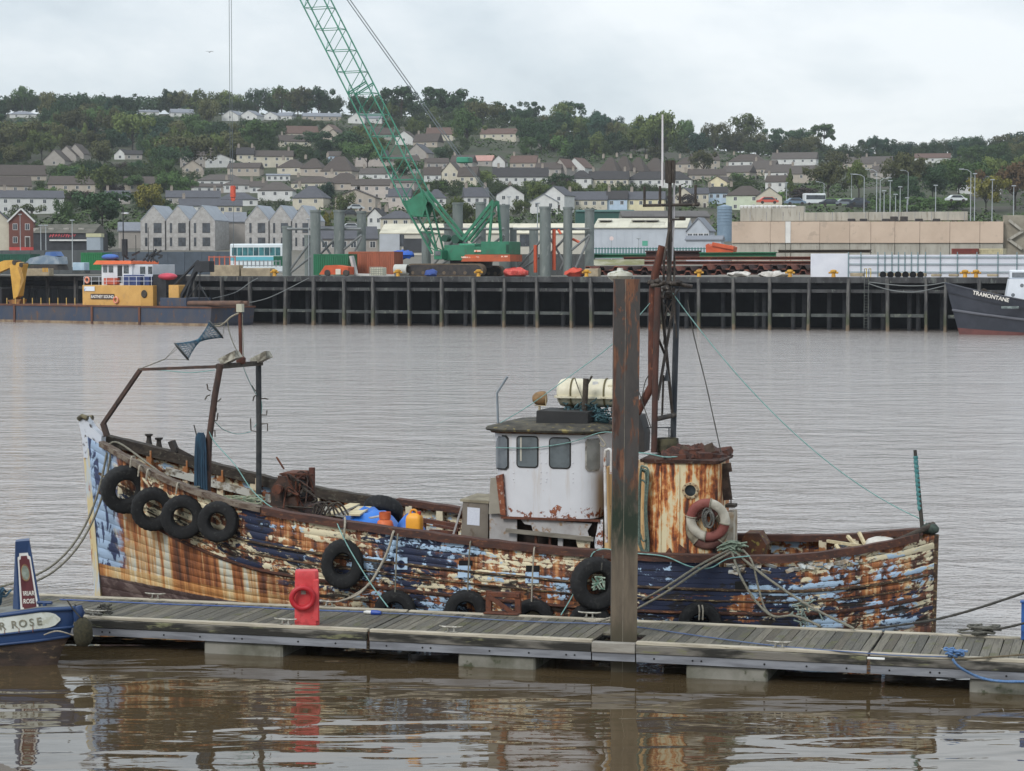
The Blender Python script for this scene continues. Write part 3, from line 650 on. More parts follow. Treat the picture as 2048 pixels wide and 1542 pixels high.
# bulwark stanchions and the pale inner shelf
M_cream = M('flaking_cream_paint', (206, 196, 170), (150, 98, 58), 3, .8, .4, thr=(.5, .6), c3=(90, 58, 42))
M_wht = M('flaking_white_paint', (190, 188, 180), (128, 116, 98), 2.4, .8, .4, thr=(.52, .6), c3=(80, 70, 60))
st = MB().box((-0.05, -0.05, -0.72), (0.05, 0.05, 0.0)); st_me = None
for sg in (-1, 1):
    s = -8.2
    while s < 6.4:
        if not (0.0 < s < 4.6):
            if st_me is None: o = st.obj('stanchion', M_cream, hull); st_me = o.data
            else: o = link(st_me, 'stanchion', hull)
            o.location = (s, sg * (brail(s) - 0.12), zrail(s) - 0.05); o.scale = (1.0 + 0.5 * random.random(), 1, 1)
        s += 0.62
for sa, sb, dv, nm, h in ((-7.9, -6.3, 0.28, 'shelf_plank', .14), (-6.1, -4.3, 0.30, 'shelf_plank', .15), (-4.2, -2.6, .42, 'shelf_plank', .14)):
    mb = MB(); r0 = None
    for i in range(11):
        s = sa + (sb - sa) * i / 10; y = brail(s) - 0.10; z = zrail(s) - dv
        mb.v += [(s, y, z), (s, y, z - h), (s, y - 0.10, z - h), (s, y - 0.10, z)]; k = len(mb.v) - 4
        if r0 is not None: mb.f += [(r0 + j, r0 + (j + 1) % 4, k + (j + 1) % 4, k + j) for j in range(4)]
        r0 = k
    mb.m = [0] * len(mb.f); mb.obj(nm, M_wht, hull)
# freeing ports (black plates for the dark openings) and repair plates, near side
def plate(u0, u1, v0, v1, mat, name, off=0.016, th=0.012):
    mb = MB(); pts = []
    for (u, v) in ((u0, v1), (u1, v1), (u1, v0), (u0, v0)):
        p = T(u, v, -1.8)
        for _ in range(4): q = side(p.x, p.z, -1, off); p = T(u, v, q.y)
        pts.append(side(p.x, p.z, -1, off))
    b4 = [q + Vector((0, -th, 0)) for q in pts]
    mb.add(pts + b4, [(3, 2, 1, 0), (4, 5, 6, 7), (0, 1, 5, 4), (1, 2, 6, 5), (2, 3, 7, 6), (3, 0, 4, 7)]); return mb.obj(name, mat, hull)
M_plate = M('pale_blue_plate', (164, 190, 216), (176, 200, 222), 5, .6, .1, c3=(44, 58, 98))
plate(918, 945, 1121, 1131, M_black, 'freeing_port'); plate(1052, 1079, 1131, 1143, M_black, 'freeing_port'); plate(1470, 1497, 1163, 1182, M_black, 'freeing_port')
plate(916, 941, 1129, 1155, M_plate, 'repair_plate', .014); plate(1051, 1078, 1144, 1166, M_plate, 'repair_plate', .014); plate(789, 815, 1115, 1139, M_plate, 'repair_plate', .014)
MB().lathe([(0.001, 0), (0.07, 0)], 14, 'y', o=side(T(803, 1128, -1.85).x, T(803, 1128, -1.85).z, -1, 0.031)).obj('plate_hole', M('plate_hole_navy', (34, 44, 78), None, 5, .7, 0), hull)
# ---- wheelhouse
M_wh = M('wheelhouse_white', (204, 206, 212), (186, 188, 196), 1.5, .55, .08, c3=(198, 190, 180)); 
def house_mat():
    m, t, b = newmat('wheelhouse_paint'); P = t.n('TexCoord').outputs['Object']; z = t.sep(P)[2]
    n = t.noise(P, 2.0, 5.0, .6); f = t.noise(P, 7.0, 6.0, .68, .2); st = t.noise(t.map(P, scale=(10, 10, .8)), 1.0, 4.0, .6)
    col = t.mix(n, (210, 211, 215), (190, 191, 196)); col = t.mix(t.math('MULTIPLY', t.step(st, .55, .7), .3), col, (170, 150, 128))
    k = t.math('ADD', f, t.math('MULTIPLY', t.math('SUBTRACT', 1.0, t.step(z, 2.1, 2.34)), 0.17))
    rc = t.ramp(f, [(.4, (60, 38, 32)), (.55, (118, 66, 44)), (.7, (150, 84, 50))])
    col = t.mix(t.step(k, .675, .695), col, rc); t.set(b.inputs['Base Color'], col); b.inputs['Roughness'].default_value = .5; bump(t, b, t.noise(P, 3.0, 3.0), .25, .03); return m
def streak_mat(name, base, z0=None):
    m, t, b = newmat(name); P = t.n('TexCoord').outputs['Object']; z = t.sep(P)[2]
    st = t.noise(t.map(P, scale=(7.0, 7.0, 0.45)), 1.0, 5.0, .62, .2); f = t.noise(t.map(P, scale=(1, 1, .7)), 9.0, 6.0, .65, .3)
    k = t.math('ADD', t.math('MULTIPLY', st, .72), t.math('MULTIPLY', f, .28))
    col = t.ramp(k, [(.36, (38, 26, 22)), (.43, (92, 50, 34)), (.475, (168, 92, 46)), (.51, (206, 150, 92)), (.545, base), (.72, tuple(min(255, int(c * 1.06)) for c in base))])
    t.set(b.inputs['Base Color'], col); b.inputs['Roughness'].default_value = .7; bump(t, b, t.step(k, .44, .52), .5, .01); return m
M_house = house_mat(); M_casing = streak_mat('rust_streaked_cream', (206, 194, 160))
def rrect(x0, x1, y0, y1, r, n=6):
    out = []
    for cx, cy, a0 in ((x1 - r, y1 - r, 0), (x0 + r, y1 - r, 90), (x0 + r, y0 + r, 180), (x1 - r, y0 + r, 270)):
        for i in range(n + 1): a = R(a0 + 90 * i / n); out.append((cx + r * math.cos(a), cy + r * math.sin(a)))
    return out
wh = thing('wheelhouse', None, None); wh.parent = TR
wx0 = T(992, 900, -0.55).x; wx1 = T(1202, 900, -0.55).x; wz0 = T(1100, 1036, -0.95).z; wz1 = T(1100, 862, -0.95).z; WT = -0.95
def loft(mb, rings):
    n = len(rings[0]); b0 = len(mb.v)
    for r_ in rings: mb.v += [tuple(p) for p in r_]
    for i in range(len(rings) - 1):
        a = b0 + i * n; b = a + n; mb.f += [(a + k, a + (k + 1) % n, b + (k + 1) % n, b + k) for k in range(n)]
    mb.f += [tuple(range(b0 + n - 1, b0 - 1, -1)), tuple(range(b0 + (len(rings) - 1) * n, b0 + len(rings) * n))]; mb.m += [0] * (len(mb.f) - len(mb.m)); return mb
def wring(z, grow=0.0):
    k = (z - wz0) / (wz1 - wz0); return [(x, y, z) for x, y in rrect(wx0 + 0.12 * (1 - k) - grow, wx1 + grow, WT - grow, 0.95 + grow, 0.36 + grow)]
loft(MB(), [wring(wz0), wring(wz0 + .4), wring(wz1)]).obj('house_wall', M_house, wh, 35)
roof = loft(MB(), [wring(wz1 - .02, 0.15), wring(wz1 + 0.015, 0.17), wring(wz1 + 0.05, 0.13), [(x, y, wz1 + .12) for x, y, z in wring(wz1, -0.2)]]).jit(.006, 3)
M_wroof = M('lichened_roof', (84, 80, 70), (52, 50, 46), 3, .9, .5, c3=(132, 120, 76)); roof.obj('house_roof', M_wroof, wh, 40)
MB().tube([(x, y, z - .03) for x, y, z in wring(wz1, 0.05)], .03, 6, closed=True).obj('eave_bead', M('rust_bead', (74, 50, 42), (120, 96, 76), 8, .9, .3), wh, 60)
M_glass = M('dim_glass', (36, 40, 44), (92, 100, 104), 1.4, .06, 0, spec=.8); M_seal = M('window_seal', (28, 27, 26), None, 9, .8, .2)  # paler noise patches in the glass colour paint its reflections
def flatwin(u0, u1, v0, v1, t, parent, r=.05):
    a = T(u0, v1, t); b = T(u1, v0, t)
    fr = MB().prism([(x, z) for x, z in rrect(a.x, b.x, a.z, b.z, r)], t - .012, t + .01).obj('window', M_seal, parent)
    MB().prism([(x, z) for x, z in rrect(a.x + .022, b.x - .022, a.z + .022, b.z - .022, r * .7)], t - .016, t - .0125).obj('pane', M_glass, fr); return a, b, fr
a, b, fr = flatwin(1033, 1077, 872, 935, WT, wh, .07); MB().box((a.x + .07, WT - .0195, a.z + .12), (a.x + .10, WT - .0165, b.z - .03)).obj('blind', M('window_blind', (176, 172, 160), None, 9, .8, 0), fr)
flatwin(1098, 1142, 875, 937, WT, wh, .08)
def cornerwin(a0, a1, zb, zt, cx, cy, r, mat, nm):
    mb = MB(); n = 8
    for rr_, in ((r + .004,), (r + .016,)):
        for i in range(n + 1):
            a = R(a0 + (a1 - a0) * i / n); e = 0.05 if i in (0, n) else 0.0
            for z in (zb + e, zt - e): mb.v.append((cx + rr_ * math.cos(a), cy + rr_ * math.sin(a), z))
    k = 2 * (n + 1); mb.f = [(2 * i, 2 * i + 2, 2 * i + 3, 2 * i + 1) for i in range(n)] + [(k + 2 * i, k + 2 * i + 2, k + 2 * i + 3, k + 2 * i + 1) for i in range(n)]
    mb.f += [(2 * i + e, 2 * i + 2 + e, k + 2 * i + 2 + e, k + 2 * i + e) for i in range(n) for e in (0, 1)] + [(e * n * 2, e * n * 2 + 1, k + e * n * 2 + 1, k + e * n * 2) for e in (0, 1)]
    mb.m = [0] * len(mb.f); return mb.obj(nm, mat, wh, 40)
M_gp = M('grey_glass', (112, 118, 124), (96, 102, 108), 2, .2, 0, spec=.7)
zt = T(1000, 869, -0.8).z; zb = T(1000, 938, -0.8).z
f = cornerwin(196, 262, zb, zt, wx0 + .045 + .36, WT + .36, .36, M_seal, 'window'); o = cornerwin(200, 258, zb + .025, zt - .025, wx0 + .045 + .36, WT + .36, .368, M_gp, 'pane'); o.parent = f
zb = T(1190, 942, -0.8).z; zt = T(1190, 877, -0.8).z
f = cornerwin(296, 350, zb, zt, wx1 - .36, WT + .36, .36, M('white_seal', (176, 172, 164), (90, 84, 78), 6, .7, .2), 'window'); o = cornerwin(300, 346, zb + .025, zt - .025, wx1 - .36, WT + .36, .368, M('grey_board', (128, 128, 124), (108, 108, 104), 4, .6, .1), 'pane'); o.parent = f
rv = MB()
for u in (1028, 1082, 1093, 1146):
    for v in (905, 925, 945, 958, 965): 
        p = T(u + random.uniform(-1, 1), v + random.uniform(-2, 2), WT); rv.ball((p.x, WT - .002, p.z), .012, 6, 4)
rv.obj('rivets', M_house, wh, 60)
# base of the wheelhouse: broken panels and the dark behind
bz = DKZ(1.0) + .05
x = lambda u, v=1060, t=WT: T(u, v, t).x
z = lambda v, u=1100, t=WT: T(u, v, t).z
MB().box((x(1000), WT + .30, bz), (x(1200), .8, wz0 - .02)).obj('engine_dark', M('panel_gap_shade', (30, 27, 26), (54, 40, 34), 4, .9, .3), wh)  # dark block, painted as the shade seen through the broken panels
M_pan = M('grey_panel', (168, 166, 166), (146, 142, 140), 2.2, .7, .15, c3=(136, 110, 84))
mb = MB(); mb.prism([(x(977), z(1088)), (x(1032), z(1096)), (x(1032), z(1038)), (x(1008), z(1030)), (x(977), z(1028))], WT + .06, WT + .09).obj('base_panel', M_pan, wh)
mb = MB().prism([(x(1066), z(1068)), (x(1150), z(1074)), (x(1178), z(1074)), (x(1174), z(1060)), (x(1183), z(1045)), (x(1038), z(1038)), (x(1048), z(1050)), (x(1062), z(1052))], WT + .03, WT + .05); mb.obj('base_panel', M_pan, wh)
MB().prism([(x(1160), z(1104)), (x(1178), z(1105)), (x(1181), z(1070)), (x(1150), z(1072)), (x(1154), z(1090))], WT + .02, WT + .045).obj('base_panel', M_cream, wh)
MB().prism([(x(1191), z(1110)), (x(1205), z(1110)), (x(1205), z(1036)), (x(1196), z(1038)), (x(1193), z(1060)), (x(1188), z(1080))], WT + .02, WT + .05).obj('base_panel', M_house, wh)
for u in (1070, 1098, 1122): MB().box((x(u) - .02 - (.05 if u == 1122 else 0), WT + .05, z(1105)), (x(u) + .02, WT + .10, z(1072))).obj('frame_post', M_pan if u == 1122 else M_rust, wh)
MB().bar((x(1013), WT - .04, z(1063)), (x(1188), WT - .04, z(1075)), .04, .075).obj('loose_board', M('grey_timber', (132, 126, 116), (104, 98, 88), 4, .85, .3, stretch=(.5, 4, 4)), wh)
MB().bar((x(1003), WT - .01, wz0 - .015), (x(1200), WT - .01, wz0 - .02), .05, .04).obj('sill_angle', M_rust, wh)
# shelter box with notice and leaning panel
bx = MB(); y0 = -0.75
bx.prism([(x(921, 1070, y0), z(1085, 930, y0)), (x(976, 1070, y0), z(1095, 970, y0)), (x(976, 1000, y0), z(1005, 970, y0)), (x(926, 1000, y0), z(1002, 926, y0))], y0, y0 + 1.0).obj('deck_box', M('grey_box_paint', (120, 112, 102), (104, 97, 88), 2, .75, .15, c3=(96, 84, 72)), wh)
MB().prism([(x(921, 1000, y0), z(1003, 926, y0)), (x(978, 1000, y0), z(1007, 970, y0)), (x(978, 1000, y0), z(1002, 970, y0)), (x(921, 1000, y0), z(998, 926, y0))], y0 - .02, y0 + 1.05).obj('box_lid', M('beige_lid', (150, 142, 122), (122, 114, 96), 4, .85, .3), wh)
MB().prism([(x(934, 1030, y0), z(1049, 930, y0)), (x(959, 1030, y0), z(1051, 950, y0)), (x(960, 1030, y0), z(1016, 950, y0)), (x(935, 1030, y0), z(1014, 930, y0))], y0 - .006, y0 - .002).obj('paper_notice', M('typed_notice', (196, 200, 212), (206, 210, 220), 40, .6, 0), wh)
y1 = -0.98
pn = MB().prism([(x(977, 1027, y1), z(1028, 977, y1)), (x(1001, 1030, y1), z(1027, 1001, y1)), (x(998, 950, y1), z(954, 998, y1)), (x(981, 950, y1), z(956, 981, y1))], y1, y1 + .04).obj('lee_panel', M('beige_panel', (152, 146, 134), (134, 128, 116), 2, .7, .1), wh)
MB().prism([(x(1001, 1030, y1), z(1029, 1001, y1)), (x(1011, 1030, y1), z(1032, 1010, y1)), (x(1005, 950, y1), z(948, 1003, y1)), (x(992, 950, y1), z(952, 996, y1))], y1 - .01, y1 + .12).obj('panel_edge', M('rust_flake', (96, 50, 38), (140, 84, 58), 6, .9, .6, c3=(190, 180, 170)), wh)
# roof fittings
rz = wz1 + .13
q = T(1125, 836, -.55); MB().prism([(T(1074, 840, -.55).x, T(1074, 850, -.55).z), (T(1176, 840, -.55).x, T(1176, 854, -.55).z), (T(1178, 840, -.55).x, T(1178, 824, -.55).z), (T(1075, 840, -.55).x, T(1075, 821, -.55).z)], -.62, .35).obj('roof_box', M('black_box_paint', (28, 29, 31), (40, 40, 41), 3, .7, .15), wh)
mb = MB().tube([T(996, 846, -.1), T(994, 786, -.1), T(1015, 753, -.1)], .022, 8); mb.obj('bent_pole', M('grey_pole', (126, 134, 142), None, 5, .5, .1), wh, 50)
mb = MB().tube([T(1168, 842, -.2), T(1172, 757, -.2)], .052, 10); mb.tube([T(1174, 770, -.2), T(1184, 752, -.2)], .02, 6); mb.obj('roof_post', M_railb, wh, 50)
# searchlight
c = T(1079, 797, -.15); sl_ = thing('searchlight', None, None); sl_.parent = wh
mb = MB(); Mx = Matrix.Translation(c) @ Matrix.Rotation(R(35), 4, 'Z')
mb.lathe([(0.0, .13), (.06, .12), (.11, .07), (.135, -.02), (.135, -.10), (.12, -.11), (.118, -.07), (0, -.05)], 18, 'x', M=Mx @ Matrix.Rotation(R(180), 4, 'Z')); mb.obj('lamp_body', M('brown_lamp_paint', (150, 116, 76), (110, 88, 62), 7, .7, .3), sl_, 40)
MB().tube([c + Vector((0, 0, -.13)), Vector((c.x, c.y, rz - .02))], .022, 8).tube([c + Vector((-.05, -.15, -.12)), c + Vector((.16, -.15, -.12)), c + Vector((.16, -.15, .09))], .01, 6).obj('lamp_bracket', M('pale_bracket', (170, 156, 128), None, 6, .7, .2), sl_, 50)
# ---- engine casing aft
ec = thing('engine_casing', None, None); ec.parent = TR; CT = -1.0
cx0 = x(1206, 1000, CT); cx1 = T(1436, 1000, CT).x; cz1 = z(926, 1350, CT); cz0 = DKZ(3) - .02
ring = lambda z_, g=0: [(x_, y_, z_) for x_, y_ in rrect(cx0 + .7 - g, cx1 + g, CT - g, .25 + g, .16)]
loft(MB(), [ring(cz0), ring(cz1)]).obj('casing_wall', M_casing, ec, 35)
MB().box((cx0, CT + .12, cz0), (cx0 + .72, .85, cz1 - .12)).obj('side_locker', M('cream_locker', (206, 176, 128), (186, 148, 100), 2, .7, .15, stretch=(3, 3, .6), c3=(120, 76, 48)), ec)
loft(MB(), [ring(cz1 + .002, .04), ring(cz1 + .05, .06), ring(cz1 + .07, .0)]).jit(.015, 5).obj('casing_roof', M('crumbling_roof', (52, 40, 36), (84, 56, 46), 5, .95, .8, c3=(108, 96, 86)), ec)
mb = MB(); rr = random.Random(5)
for i in range(46):
    s_ = rr.uniform(x(1350, 930, -.4), x(1438, 930, -.4)); y_ = rr.uniform(-.9, .15); h = rr.uniform(.03, .17) * (1 - abs(s_ - x(1400, 930, 0)) * .5)
    Mx = Matrix.Translation((s_, y_, cz1 + .05 + h * .5)) @ Matrix.Rotation(rr.uniform(-.6, .6), 4, 'Y') @ Matrix.Rotation(rr.uniform(0, 3), 4, 'Z') @ Matrix.Rotation(rr.uniform(-.5, .5), 4, 'X')
    mb.box((-.16, -.12, -.02 - h * .4), (.16, .12, h * .5), M=Mx)
mb.obj('collapsed_plating', M('rust_scrap', (62, 44, 40), (96, 60, 48), 6, .95, .6, c3=(60, 56, 54)), ec)
mb = MB()
for u0, v0, u1, v1 in ((1366, 905, 1372, 893), (1436, 938, 1463, 934), (1448, 940, 1456, 1000), (1410, 900, 1428, 893)):
    a = T(u0, v0, -.6); b = T(u1, v1, -.6); mb.bar(a, b, .03, .16)
mb.obj('torn_plate', M('torn_plating', (56, 46, 42), (90, 76, 66), 6, .9, .4), ec)
p = T(1381, 981, CT); ph = MB().lathe([(.10, -.002), (.145, -.002), (.145, -.03), (.125, -.04), (.10, -.035), (.097, -.01), (.10, -.002)], 28, 'y', o=(p.x, CT, p.z)).obj('porthole', M('cream_ring', (196, 186, 156), (150, 120, 84), 8, .6, .2), ec, 40)
MB().lathe([(.001, -.008), (.099, -.008)], 24, 'y', o=(p.x, CT, p.z)).obj('pane', M_glass, ph)
bl = MB()
for i in range(8): bl.ball((p.x + .125 * math.cos(i * .785), CT - .04, p.z + .125 * math.sin(i * .785)), .013, 6, 4)
bl.obj('bolts', M_rust, ph)
for u in (1320, 1357): MB().box((x(u, 1020, CT) - .02, CT - .02, z(1112, u, CT)), (x(u, 1020, CT) + .02, CT - .001, z(932, u, CT))).obj('corner_strip', M_casing, ec)
MB().prism([(x(1322, 1090, CT), z(1118, 1340, CT)), (x(1352, 1090, CT), z(1118, 1340, CT)), (x(1340, 1090, CT), z(1095, 1340, CT))], CT - .06, CT - .02).obj('gusset', M_rust, ec)
MB().prism([(x(1358, 1090, CT), z(1118, 1370, CT)), (x(1382, 1090, CT), z(1118, 1370, CT)), (x(1372, 1090, CT), z(1098, 1370, CT)), (x(1359, 1090, CT), z(1088, 1370, CT))], CT - .06, CT - .02).obj('gusset', M_rust, ec)
MB().tube(smoothpath([T(1213, 1085, CT - .02), T(1211, 1000, CT - .02), T(1210, 912, CT - .02), T(1214, 900, CT - .02), T(1221, 900, CT - .02), T(1223, 912, CT - .02), T(1222, 948, CT - .02)], 4), .028, 10).obj('vent_pipe', M('white_pipe', (206, 206, 206), (176, 170, 162), 3, .6, .2, c3=(140, 84, 54)), ec, 60)
MB().tube([T(1457, 960, -.7), T(1462, 985, -.7), T(1462, 1010, -.7)], .012, 6).box((T(1452, 1012, -.7).x, -.8, T(1452, 1014, -.7).z), (T(1471, 1012, -.7).x, -.5, T(1452, 1008, -.7).z)).obj('bracket_shelf', M_railb, ec)
MB().box((T(1456, 1020, -.6).x, -.75, cz0), (T(1470, 1020, -.6).x, -.35, T(1460, 1022, -.6).z)).obj('aft_locker', M('dirty_white_locker', (196, 190, 176), (150, 130, 104), 4, .7, .2), ec)
# ---- mast, exhaust and aerials
ms = thing('mast', None, None); ms.parent = TR
M_mast = M('blackened_mast', (50, 46, 44), (76, 68, 62), 6, .85, .5, c3=(104, 96, 88), stretch=(1, 1, .4)); M_exh = M('rust_exhaust', (96, 56, 44), (70, 46, 40), 4, .85, .4, stretch=(1, 1, .5), c3=(126, 76, 54))
M_leg = M('blue_black_leg', (44, 50, 58), (66, 70, 74), 5, .7, .3, stretch=(1, 1, .5))
MB().tube([T(1270, 835, .25), T(1278, 818, .25), T(1301, 777, .25), T(1304, 770, .25), T(1304, 700, .25), T(1306, 580, .25), T(1311, 545, .25), T(1325, 492, .25)], .075, 12, caps=False).obj('exhaust_pipe', M_exh, ms, 50)
e = T(1325, 493, .25); MB().lathe([(.001, 0), (.07, 0)], 12, 'z', o=e + Vector((.01, 0, -.03)), M=Matrix.Rotation(R(25), 4, 'Y')).obj('pipe_mouth', M_black, ms)
MB().tube([T(1308, 905, -.2), T(1311, 740, -.2), T(1316, 575, -.2)], [.055, .055, .06], 10).obj('mast_leg', M('rust_black_mast', (84, 54, 46), (52, 46, 44), 2, .85, .5, stretch=(1, 1, .6)), ms, 50)
MB().tube([T(1346, 885, .55), T(1354, 585, .55)], .055, 10).obj('mast_leg', M_leg, ms, 50)
for (u0, v0, t0, u1, v1, t1, r) in ((1349, 598, .5, 1315, 800, -.2, .028), (1321, 583, -.1, 1345, 830, .5, .03), (1318, 680, -.2, 1331, 712, .2, .025), (1327, 750, .1, 1324, 838, .1, .02)):
    MB().tube([T(u0, v0, t0), T(u1, v1, t1)], r, 8).obj('brace', M_mast, ms, 50)
MB().prism([(T(1328, 762, .1).x, T(1328, 762, .1).z), (T(1339, 762, .1).x, T(1339, 762, .1).z), (T(1334, 735, .1).x, T(1334, 735, .1).z)], .08, .11).obj('gusset', M_leg, ms)
MB().tube([T(1313, 838, -.2), T(1349, 830, .5)], .045, 10).obj('cross_tube', M_mast, ms, 50)
MB().tube([T(1302, 572, 0), T(1340, 566, 0), T(1384, 573, .2)], .035, 8).obj('cross_tube', M_mast, ms, 50)
kn = MB(); rr = random.Random(9)
for i in range(16): kn.ball(T(rr.uniform(1302, 1365), rr.uniform(562, 600), rr.uniform(-.3, .5)), rr.uniform(.03, .07), 7, 5, sc=(1.2, 1, .8))
kn.jit(.015, 2).obj('lashings', M_mast, ms, 60, kind='stuff')
for i in range(9): 
    a = T(rr.uniform(1303, 1360), 575, rr.uniform(-.2, .4)); b = T(rr.uniform(1300, 1368), rr.uniform(615, 690), rr.uniform(-.2, .4)); MB().tube([a, b], .012, 5).obj('loose_strap', M_mast, ms)
MB().tube([T(1337, 600, .1), T(1338, 553, .1), T(1340, 440, .1), T(1340, 355, .1)], [.06, .045, .04, .032], 10).obj('topmast', M_mast, ms, 50)
for u in (1328, 1349): MB().tube([T(1339, 452, .1), T(u, 520, .1 + (u - 1339) * .02), T(u - 1, 570, .1)], .022, 8).obj('strut', M_mast, ms)
MB().tube([T(1286, 411, .1), T(1398, 409, .1)], .027, 8).obj('aerial_arm', M_mast, ms)
for u, v in ((1289, 373), (1320, 372), (1360, 370), (1391, 370)): MB().tube([T(u, 411, .1), T(u, v, .1)], .024, 8).obj('aerial_rod', M_mast, ms)
for u in (1334, 1340, 1347): MB().box((T(u, 364, .1).x - .026, .05, T(u, 366, .1).z), (T(u, 364, .1).x + .026, .16, T(u, 321, .1).z)).obj('dipole_bar', M_mast, ms)
M_whip = M('white_aerial', (212, 208, 210), None, 4, .5, 0)
MB().tube([T(1325, 372, .1), T(1325, 229, .1)], [.022, .016], 8).obj('whip_aerial', M_whip, ms)
MB().tube([T(1343, 520, .2), T(1344, 500, .2), T(1347, 443, .2), T(1349, 339, .2)], [.03, .026, .024, .014], 8).obj('whip_aerial', M_whip, ms)
MB().box((T(1341, 441, .1).x, .05, T(1341, 441, .1).z), (T(1362, 441, .1).x, .15, T(1341, 437, .1).z)).obj('lamp_arm', M_mast, ms)
MB().cbox((T(1360, 441, .1).x, .02, T(1341, 441, .1).z), (T(1370, 441, .1).x, .18, T(1341, 433, .1).z), .01).obj('mast_lamp', M_railb, ms)
# radar
rd = thing('radar', None, None); rd.parent = TR; q = T(1240, 557, .1)
M_rw = M('weathered_white_grp', (206, 206, 198), (180, 178, 164), 3, .5, .1, c3=(128, 128, 96))
MB().lathe([(.0, -.06), (.12, -.06), (.2, .0), (.235, .05), (.22, .10), (.14, .135), (.06, .15), (.05, .2), (0, .2)], 24, 'z', o=q, M=Matrix.Diagonal((1, 1, .95, 1))).obj('radar_pedestal', M_rw, rd, 40)
a = T(1188, 525, -.05); b = T(1288, 524, .25); d_ = (b - a).normalized(); mb = MB(); mb.bar(a, b, .09, .10); mb.obj('radar_scanner', M('mossy_white_scanner', (206, 206, 190), (150, 152, 116), 3, .6, .2, stretch=(.7, 1, 3)), rd)
MB().tube([q + Vector((0, 0, -.06)), Vector((q.x, q.y, rz))], .06, 10).obj('radar_post', M_mast, rd, 50)
# funnel bits behind the pile
mb = MB().lathe([(.20, 0), (.22, .05), (.21, .26), (.19, .26), (.18, .1)], 16, 'z', o=T(1334, 905, .1)); mb.obj('exhaust_drum', M('black_drum', (32, 32, 33), (84, 80, 60), 4, .8, .3), ec, 40)
MB().tube([T(1285, 855, .4), T(1342, 855, .4)], .012, 6).tube([T(1338, 855, .4), T(1338, 885, .4)], .012, 6).obj('hand_rail', M_leg, ec)
mb = MB().prism([(T(1276, 900, .3).x, T(1276, 903, .3).z), (T(1292, 900, .3).x, T(1292, 903, .3).z), (T(1294, 850, .3).x, T(1294, 865, .3).z), (T(1284, 840, .3).x, T(1284, 830, .3).z), (T(1274, 830, .3).x, T(1274, 828, .3).z)], .1, .6); mb.obj('funnel', M('black_funnel', (36, 36, 38), (54, 50, 48), 3, .7, .2), ec)
# ---- foredeck gallows
gn = thing('gallows', None, None); gn.parent = TR; tn, tf = -1.15, 1.2
M_gal = M('rust_black_gallows', (58, 48, 44), (84, 62, 54), 4, .85, .5, stretch=(1, 1, .5), c3=(40, 36, 36))
pn_ = [T(412, 960, tn), T(418, 880, tn), T(430, 790, tn), T(439, 740, tn), T(441, 728, tn)]; pn_[0].z = DKZ(pn_[0].x)
MB().tube(pn_, .06, 10).obj('post', M_gal, gn, 50)
pf = [T(517, 985, tf), T(518, 860, tf), T(517, 730, tf)]; pf[0].z = DKZ(pf[0].x); MB().tube(pf, .055, 10).obj('post', M('blue_black_post', (40, 44, 48), (62, 62, 62), 4, .8, .3), gn, 50)
MB().bar(T(436, 733, tn), T(522, 726, tf), .09, .09).obj('top_beam', M_railb, gn)
bp = T(482, 720, 0); MB().tube([T(482, 728, 0), T(480, 640, 0), T(480, 618, 0)], [.035, .033, .035], 10).obj('upright', M_exh, gn, 50)
MB().lathe([(.07, 0), (.09, .04), (.09, .12), (.05, .15)], 12, 'z', o=T(482, 728, 0)).obj('upright_foot', M_exh, gn, 40)
MB().box((T(475, 624, 0).x, -.06, T(480, 624, 0).z), (T(486, 624, 0).x, .06, T(480, 608, 0).z)).obj('top_light', M('pale_fitting', (180, 178, 160), None, 9, .6, .2), gn)
fb = T(281, 739, -.2); MB().bar(T(440, 733, tn + .1), fb, .055, .055).obj('fore_stay_beam', M_gal, gn)
MB().bar(fb, T(206, 848, 0), .07, .07).bar(T(206, 846, 0), T(214, 872, 0), .08, .1).obj('fore_strut', M_gal, gn)
for (u, v, t_) in ((458, 720, -.6), (520, 720, 1.0)):
    c = T(u, v, t_); g = MB(); Mx = Matrix.Translation(c + Vector((.05, 0, .04))) @ Matrix.Rotation(R(-25), 4, 'Y'); g.box((-.18, -.13, -.06), (.14, .13, .08), M=Mx); g.jit(.02, 4).obj('flood_lamp', M('dirty_lamp', (172, 168, 154), (84, 78, 66), 7, .7, .3), gn)
def hook(u, v, t_, pts):
    MB().tube([T(u + a_, v + b_, t_) for a_, b_ in pts], .012, 6).obj('hook', M_railb, gn)
for u, v, p_ in ((421, 782, [(0, 0), (-5, -3), (-7, -14)]), (420, 790, [(0, 0), (-6, 2), (-10, 9)]), (430, 803, [(0, 0), (7, -1), (12, -6)]), (429, 812, [(0, 0), (4, 4), (3, 12)]), (424, 840, [(0, 0), (10, 1), (12, -14)]), (419, 862, [(0, 0), (11, -1), (11, 12)])): hook(u, v, tn, p_)
for u, v, p_ in ((514, 783, [(0, 0), (-6, -4), (-10, -12)]), (513, 790, [(0, 0), (-5, 3), (-7, 12)]), (522, 797, [(0, 0), (10, 0), (14, 2)]), (521, 830, [(0, 0), (12, 0), (13, -9)]), (523, 848, [(0, 0), (12, -1), (12, 14)]), (515, 863, [(0, 0), (-13, -2), (-14, -26)])): hook(u, v, tf, p_)
